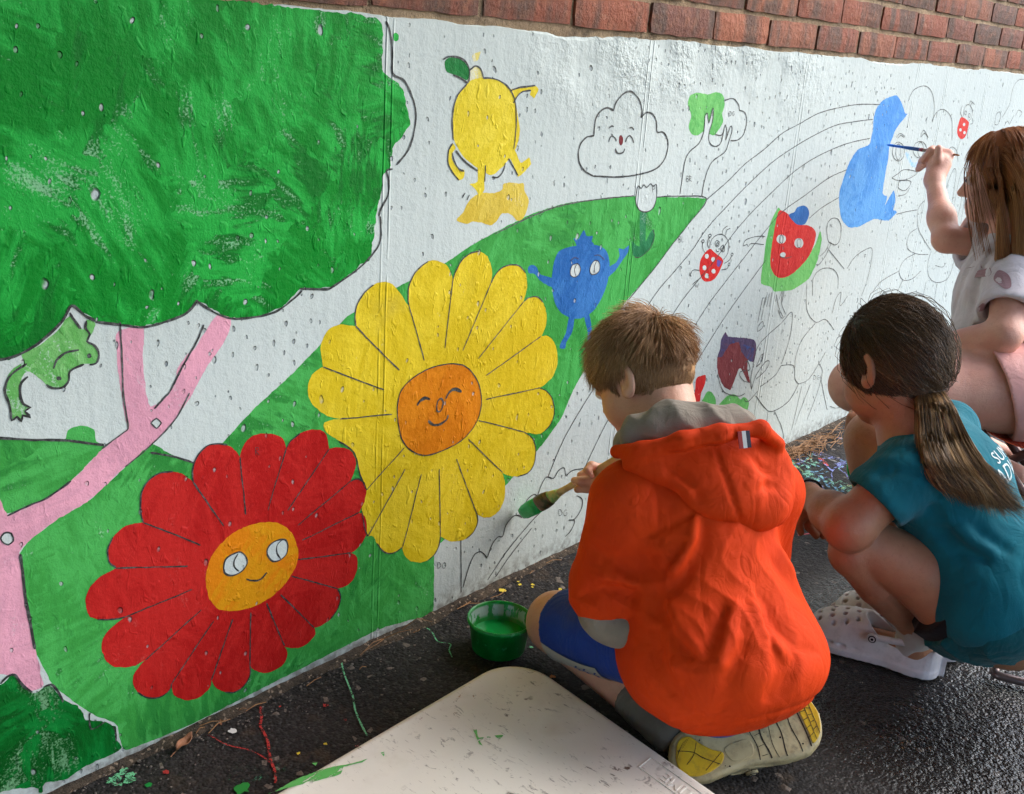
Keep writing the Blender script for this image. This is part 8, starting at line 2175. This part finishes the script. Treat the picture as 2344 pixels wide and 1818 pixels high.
# ---------------------------------------------------------------- brushes
def loft(axis_pts, wid, thk, wdir, seg=14, pw=2.6):
    """superelliptic sections along a polyline; wid, thk half sizes"""
    V, Fc = [], []; n = len(axis_pts)
    for i in range(n):
        t = unit(V3(axis_pts[min(i + 1, n - 1)]) - V3(axis_pts[max(i - 1, 0)]))
        w = unit(V3(wdir) - t * (V3(wdir) @ t)); b = np.cross(t, w)
        for j in range(seg):
            a = 2 * math.pi * j / seg; c, s = math.cos(a), math.sin(a)
            V.append(tuple(V3(axis_pts[i]) + w * wid[i] * math.copysign(abs(c) ** (2 / pw), c) + b * thk[i] * math.copysign(abs(s) ** (2 / pw), s)))
    for i in range(n - 1):
        for j in range(seg): Fc.append((i * seg + j, i * seg + (j + 1) % seg, (i + 1) * seg + (j + 1) % seg, (i + 1) * seg + j))
    Fc.append(tuple(range(seg - 1, -1, -1))); Fc.append(tuple((n - 1) * seg + j for j in range(seg)))
    return V, Fc
m = NT('green_bristle', 0.22); pp = m.pos(); m.color(m.mix(m.noise(pp, 60, 3), srgb(14, 172, 72), srgb(60, 206, 116))); m.bump(m.math('MULTIPLY', m.noise(pp, 300, 3), 0.001)); M_BRG = m.m
m = NT('ferrule', 0.35); pp = m.pos(); m.color(m.mix(m.ramp(m.noise(pp, 80, 4), 0.4, 0.6), srgb(120, 96, 70), srgb(66, 70, 44))); m.b.inputs['Metallic'].default_value = 0.5; M_FER = m.m
m = NT('wood_handle', 0.5); pp = m.pos(); m.color(m.mix(m.ramp(m.noise(m.scaled(pp, (40, 40, 40)), 1, 4), 0.4, 0.7), srgb(206, 176, 128), srgb(176, 144, 98))); M_WOOD = m.m
m = NT('wood_painted', 0.4); pp = m.pos(); m.color(m.mix(m.ramp(m.noise(pp, 70, 3), 0.42, 0.58), srgb(120, 190, 110), srgb(196, 190, 120))); M_WOODG = m.m
def flat_brush(name, label, tip, to, wdir, L=0.235, sc=1.0, group=None):
    tip = V3(tip); a = unit(V3(to) - tip)
    P = lambda s: tip + a * s * sc
    root = empty(name, tuple(tip))
    tag(root, label, 'brush', group)
    v_, f_ = loft([P(0), P(0.003), P(0.015), P(0.04), P(0.062)], [x * sc for x in (0.006, 0.010, 0.0135, 0.0150, 0.0145)], [x * sc for x in (0.002, 0.004, 0.006, 0.0068, 0.0066)], wdir)
    mesh_obj('bristles', v_, f_, M_BRG, root, smooth=True)
    v_, f_ = loft([P(0.060), P(0.064), P(0.080), P(0.094), P(0.098)], [x * sc for x in (0.0150, 0.0152, 0.0150, 0.0135, 0.0125)], [x * sc for x in (0.007, 0.0072, 0.0070, 0.0068, 0.0062)], wdir)
    mesh_obj('ferrule', v_, f_, M_FER, root, smooth=True)
    v_, f_ = loft([P(0.096), P(0.112), P(0.126)], [x * sc for x in (0.0122, 0.0095, 0.0065)], [x * sc for x in (0.006, 0.0056, 0.0052)], wdir)
    mesh_obj('handle_neck', v_, f_, M_WOODG, root, smooth=True)
    v_, f_ = loft([P(0.1255), P(0.15), P(0.19), P(L - 0.01), P(L)], [x * sc for x in (0.0064, 0.0055, 0.0068, 0.0075, 0.005)], [x * sc for x in (0.0050, 0.0046, 0.0052, 0.0055, 0.004)], wdir)
    mesh_obj('handle', v_, f_, M_WOOD, root, smooth=True)
flat_brush('paint_brush', 'wide brush loaded with dark green paint in the hand of the boy', J['b_tip'], J['b_br1'], tuple(np.cross(unit(V3(J['b_br1']) - V3(J['b_tip'])), (0.716, 0.621, -0.318))), 0.30, 1.08)
def round_brush():
    tip = V3(J['h_tip']); end = V3(J['h_end']); a = unit(end - tip); L = np.linalg.norm(end - tip)
    P = lambda s: tip + a * s * L
    root = empty('artist_brush', tuple(tip)); tag(root, 'thin round artist brush with blue paint held against the wall', 'brush')
    def seg(nm, s, r, c, rough=0.4, metal=0.0):
        v_, f_ = loft([P(x) for x in s], r, r, (0, 0, 1), 10, 2.0); mesh_obj(nm, v_, f_, mat_plain('brush_' + nm, c, rough, metal), root, smooth=True)
    seg('bristles', (0, 0.03, 0.08, 0.12), (0.001, 0.003, 0.0038, 0.003), srgb(60, 130, 210))
    seg('ferrule', (0.118, 0.2, 0.26), (0.0033, 0.0033, 0.0036), srgb(60, 110, 180), 0.35, 0.3)
    seg('handle', (0.258, 0.35, 0.48), (0.0042, 0.0048, 0.0046), srgb(50, 80, 130))
    seg('red_band', (0.479, 0.53), (0.00465, 0.0046), srgb(150, 50, 50))
    seg('handle_end', (0.529, 0.75, 0.97, 1.0), (0.0045, 0.0036, 0.0025, 0.0015), srgb(150, 104, 60))
round_brush()
# boy's clog seen from below
def boy_clog(root):
    tocam = unit(V3((-0.60, -0.34, 0.72))); zl = -tocam
    right = unit(V3((0.67, -0.74, 0.07))); upi = unit(np.cross(right, tocam) * -1); upi = upi if upi[2] > 0 else -upi
    yl = unit(right * 0.965 + upi * 0.26); yl = unit(yl - zl * (yl @ zl)); xl = np.cross(yl, zl)
    M = np.stack([xl, yl, zl], 1); o = V3(SOLE_C)
    L = 0.236
    c = clog(root, o + zl * 0.010, M, M_CREAM, 0.222, wmul=1.08, holes=False, heel_open=True)
    TT = [0, 0.012, 0.04, 0.10, 0.20, 0.35, 0.50, 0.62, 0.75, 0.85, 0.92, 0.965, 0.99, 1.0]
    WW = [0.0, 0.013, 0.026, 0.037, 0.042, 0.0405, 0.043, 0.049, 0.0545, 0.0525, 0.043, 0.030, 0.015, 0.0]
    hwid = lambda t: float(np.interp(t, TT, WW)); xcen = lambda t: 0.005 * math.sin((t - 0.25) * 3.2)
    ts = [0.5 - 0.5 * math.cos(math.pi * i / 40) for i in range(41)]
    edge = [(xcen(t) + hwid(t), (t - 0.5) * L) for t in ts] + [(xcen(t) - hwid(t), (t - 0.5) * L) for t in ts[-2:0:-1]]
    n = len(edge); V, Fc = [], []
    for ins, z in ((0.004, 0.024), (0.0, 0.018), (0.0, 0.010), (0.0018, 0.004), (0.005, 0.0012), (0.011, 0.0)):
        for (x, y) in edge:
            t = y / L + 0.5; k = 1 - ins / 0.050; V.append((xcen(t) + (x - xcen(t)) * k, y * (1 - ins / 0.118), z))
    for q in range(5):
        for i in range(n): Fc.append((q * n + i, q * n + (i + 1) % n, (q + 1) * n + (i + 1) % n, (q + 1) * n + i))
    Fc.append(tuple(range(5 * n, 6 * n)))
    sole = mesh_obj('sole', xf(V, o, M), Fc, M_CREAM, c, smooth=True)
    sole.data.polygons[-1].use_smooth = False
    M_GROOVE = mat_plain('groove_dirt', (0.035, 0.028, 0.018), 0.95)
    def pad(name, pts, mt, h):
        crv = catmull([(a * 1000, b * 1000) for a, b in pts], True, 3, 1); n = len(crv); cx_ = sum(q[0] for q in crv) / n; cy_ = sum(q[1] for q in crv) / n
        sc_ = lambda q, f: ((cx_ + (q[0] - cx_) * f) / 1000, (cy_ + (q[1] - cy_) * f) / 1000)
        V = [(*sc_(q, 1.0), 0.001) for q in crv] + [(*sc_(q, 0.99), -h) for q in crv] + [(*sc_(q, 0.95), -h - 0.0005) for q in crv]
        Fc = [(i, (i + 1) % n, n + (i + 1) % n, n + i) for i in range(n)] + [(n + i, n + (i + 1) % n, 2 * n + (i + 1) % n, 2 * n + i) for i in range(n)] + [tuple(range(2 * n, 3 * n))]
        return mesh_obj(name, xf(V, o, M), Fc, mt, c)
    def groove(pts, w, z):
        crv = catmull([(a * 1000, b * 1000) for a, b in pts], False, 3, 1); V, Fc = [], []
        for i, q in enumerate(crv):
            d = np.array(crv[min(i + 1, len(crv) - 1)]) - np.array(crv[max(i - 1, 0)]); d = d / (np.linalg.norm(d) + 1e-9)
            hw_ = w * (0.7 + 0.6 * abs(mnoise.noise((q[0] * 0.2, q[1] * 0.2, w))))
            for s_ in (-1, 1): V.append(((q[0] - d[1] * s_ * hw_) / 1000, (q[1] + d[0] * s_ * hw_) / 1000, z))
        mesh_obj('groove', xf(V, o, M), [(2 * i, 2 * i + 1, 2 * i + 3, 2 * i + 2) for i in range(len(crv) - 1)], M_GROOVE, c)
    T_ = lambda f, t: (xcen(t) + hwid(t) * f, (t - 0.5) * L)
    pad('heel_pad', [T_(-0.62, 0.06), T_(-0.75, 0.13), T_(-0.72, 0.22), T_(-0.60, 0.31), T_(-0.30, 0.34), T_(-0.05, 0.28), T_(0.30, 0.22), T_(0.66, 0.17), T_(0.70, 0.10), T_(0.30, 0.055), T_(-0.20, 0.045)], M_YEL, 0.0014)
    pad('toe_pad', [T_(0.86, 0.865), T_(0.4, 0.875), T_(-0.1, 0.88), T_(-0.5, 0.885), T_(-0.80, 0.885), T_(-0.82, 0.93), T_(-0.70, 0.965), T_(-0.2, 0.984), T_(0.3, 0.984), T_(0.70, 0.965), T_(0.84, 0.92)], M_YEL, 0.0014)
    pad('tread_oval', [T_(-0.15, 0.36), T_(-0.12, 0.50), T_(-0.35, 0.53), T_(-0.66, 0.51), T_(-0.72, 0.42), T_(-0.60, 0.37)], M_CREAM, 0.0008)
    for tt, w in ((0.545, 0.9), (0.605, 1.5), (0.655, 0.5), (0.715, 1.3), (0.800, 1.0)):
        groove([T_(f, tt + 0.008 * math.sin(f * 5 + tt * 30)) for f in np.linspace(-0.86, 0.86, 9)], w, -0.0003)
    groove([T_(0.85, 0.850), T_(0.2, 0.862), T_(-0.4, 0.870), T_(-0.85, 0.870)], 1.2, -0.0003)
    for f in (-0.75, -0.45, -0.1, 0.2, 0.5): groove([T_(f, 0.56), T_(f + 0.03, 0.60)], 0.5, -0.0003)
    for tt in (0.915, 0.948): groove([T_(f, tt) for f in np.linspace(-0.80, 0.80, 6)], 0.6, -0.0024)
    for i, f in enumerate((-0.6, -0.35, -0.1, 0.15, 0.4, 0.62)):
        groove([T_(f, 0.875), T_(f + 0.04, 0.914)], 0.5, -0.0024); groove([T_(f + 0.12, 0.916), T_(f + 0.12, 0.947)], 0.5, -0.0024)
    groove([T_(0.42, 0.07), T_(0.1, 0.16), T_(-0.2, 0.21), T_(-0.62, 0.30)], 0.6, -0.0024)
    groove([T_(-0.25, 0.10), T_(0.0, 0.16), T_(0.35, 0.20)], 0.6, -0.0024)
    groove([T_(-0.62, 0.20), T_(-0.45, 0.26), T_(-0.25, 0.33)], 0.5, -0.0024)
    for k in range(5): groove([T_(0.10 + 0.06 * k, 0.055 + 0.006 * k), T_(0.35 + 0.05 * k, 0.075 + 0.012 * k), T_(0.40 + 0.05 * k, 0.12 + 0.012 * k)], 0.2, -0.0024)
    for i in range(26):
        f = gr.uniform(-0.8, 0.8); tt = gr.uniform(0.1, 0.86); q = T_(f, tt); rr = gr.uniform(0.0005, 0.0016)
        V = [(q[0] + rr * math.cos(k) * gr.uniform(0.7, 1.2), q[1] + rr * math.sin(k), -0.0004) for k in np.linspace(0, 6.28, 8, endpoint=False)]
        mesh_obj('dirt_speck', xf(V, o, M), [tuple(range(8))], M_GROOVE, c)
    strap(c, o, M, L, -0.005, 0.044, M_CREAM)
boy_clog(PEOPLE['boy'])
build_girl()
flat_brush('paint_brush', 'brush with bright green bristles hanging beside the bare knee of the squatting girl', tuple(GR_HAND + V3((-0.035, -0.030, -0.105))), tuple(GR_HAND + V3((0.0, 0.0, 0.006))), (0.67, -0.74, 0.07), 0.22, 0.95)
build_girl2()
# ---------------------------------------------------------------- seats
m = NT('orange_canvas', 0.8); m.color(m.mix(m.noise(m.pos(), 20, 3), srgb(226, 92, 52), srgb(212, 80, 44))); m.bump(m.math('MULTIPLY', m.noise(m.pos(), 700, 1), 0.0006)); M_CANVAS = m.m
M_TUBE = mat_plain('brown_steel', srgb(92, 62, 56), 0.35, 0.3)
M_TUBE2 = mat_plain('grey_brown_steel', srgb(120, 104, 100), 0.3, 0.6)
def camp_stool(name, label, c, yaw, w, dpt, h, cloth, steel, tr=0.011):
    root = empty(name, (c[0], c[1], 0)); tag(root, label, 'stool')
    ca, sa = math.cos(yaw), math.sin(yaw)
    T = lambda x, y, z: (c[0] + x * ca - y * sa, c[1] + x * sa + y * ca, z)
    for s_ in (-1, 1):
        for (ya, yb) in ((-dpt, dpt), (dpt, -dpt)):
            x = s_ * w * (1.0 if ya < 0 else 0.93)
            v_, f_ = tube([T(x, ya * 0.9, tr), T(x, 0, h / 2), T(x, yb * 0.8, h)], tr, 10); mesh_obj('leg', v_, f_, steel, root, smooth=True)
    for y in (-dpt, dpt):
        v_, f_ = tube([T(-w, y * 0.9, tr), T(w, y * 0.9, tr)], tr, 10); mesh_obj('foot_rail', v_, f_, steel, root, smooth=True)
        v_, f_ = tube([T(-w, y * 0.8, h), T(w, y * 0.8, h)], tr, 10); mesh_obj('seat_rail', v_, f_, steel, root, smooth=True)
    V, Fc = [], []
    for zo in (0, -0.004):
        for i in range(9):
            for j in range(9):
                x = (i / 4 - 1) * w * 0.92; y = (j / 4 - 1) * dpt * 0.86
                V.append(T(x, y, h + tr + 0.003 - 0.035 * (1 - (j / 4 - 1) ** 2) + zo))
    for i in range(8):
        for j in range(8):
            a = i * 9 + j; Fc.append((a, a + 9, a + 10, a + 1)); Fc.append((81 + a, 81 + a + 1, 81 + a + 10, 81 + a + 9))
    rim = [(i, 0) for i in range(9)] + [(8, j) for j in range(1, 9)] + [(i, 8) for i in range(7, -1, -1)] + [(0, j) for j in range(7, 0, -1)]
    ids = [i * 9 + j for i, j in rim]
    for q in range(len(ids)): a, b = ids[q], ids[(q + 1) % len(ids)]; Fc.append((a, b, b + 81, a + 81))
    mesh_obj('seat', V, Fc, cloth, root, smooth=True)
camp_stool('camp_stool', 'low folding stool with orange canvas seat under the girl in pink shorts', (2.50, -0.62), 0.35, 0.15, 0.15, 0.265, M_CANVAS, M_TUBE)
# bent tube foot of a seat beyond the squatting girl
root = empty('tube_chair', (1.98, -0.95, 0)); tag(root, 'chair on a bent grey steel tube foot behind the squatting girl', 'chair')
pts = [TUBE_PTS[0], TUBE_PTS[1], TUBE_PTS[2], TUBE_PTS[3]]
crv = []
P_ = [V3(q) for q in pts] + [V3((1.93, -1.16, 0.011)), V3((1.97, -1.17, 0.03)), V3((2.02, -1.24, 0.36))]
P_ = [V3((1.90, -1.02, 0.36))] + P_
for i in range(len(P_) - 1):
    for t in np.linspace(0, 1, 6, endpoint=False):
        a, b = P_[i], P_[i + 1]; crv.append(a + (b - a) * t)
crv.append(P_[-1])
for _ in range(2): crv = [crv[0]] + [(crv[i - 1] + crv[i] * 2 + crv[i + 1]) / 4 for i in range(1, len(crv) - 1)] + [crv[-1]]
v_, f_ = tube(crv, 0.0075, 12); mesh_obj('tube_frame', v_, f_, M_TUBE2, root, smooth=True)
a, b = crv[0], crv[-1]; md = (a + b) / 2; ex = unit(b - a); ey = unit(np.cross((0, 0, 1), ex))
V, Fc = [], []
for z in (0.360, 0.385):
    for i in range(28):
        an = 2 * math.pi * i / 28; c_, s_ = math.cos(an), math.sin(an)
        V.append(tuple(md * V3((1, 1, 0)) + ex * 0.17 * math.copysign(abs(c_) ** 0.5, c_) + ey * 0.16 * math.copysign(abs(s_) ** 0.5, s_) + V3((0, 0, z))))
Fc = [(i, (i + 1) % 28, 28 + (i + 1) % 28, 28 + i) for i in range(28)] + [tuple(range(28, 56)), tuple(range(27, -1, -1))]
mesh_obj('seat', V, Fc, M_TUBE, root)
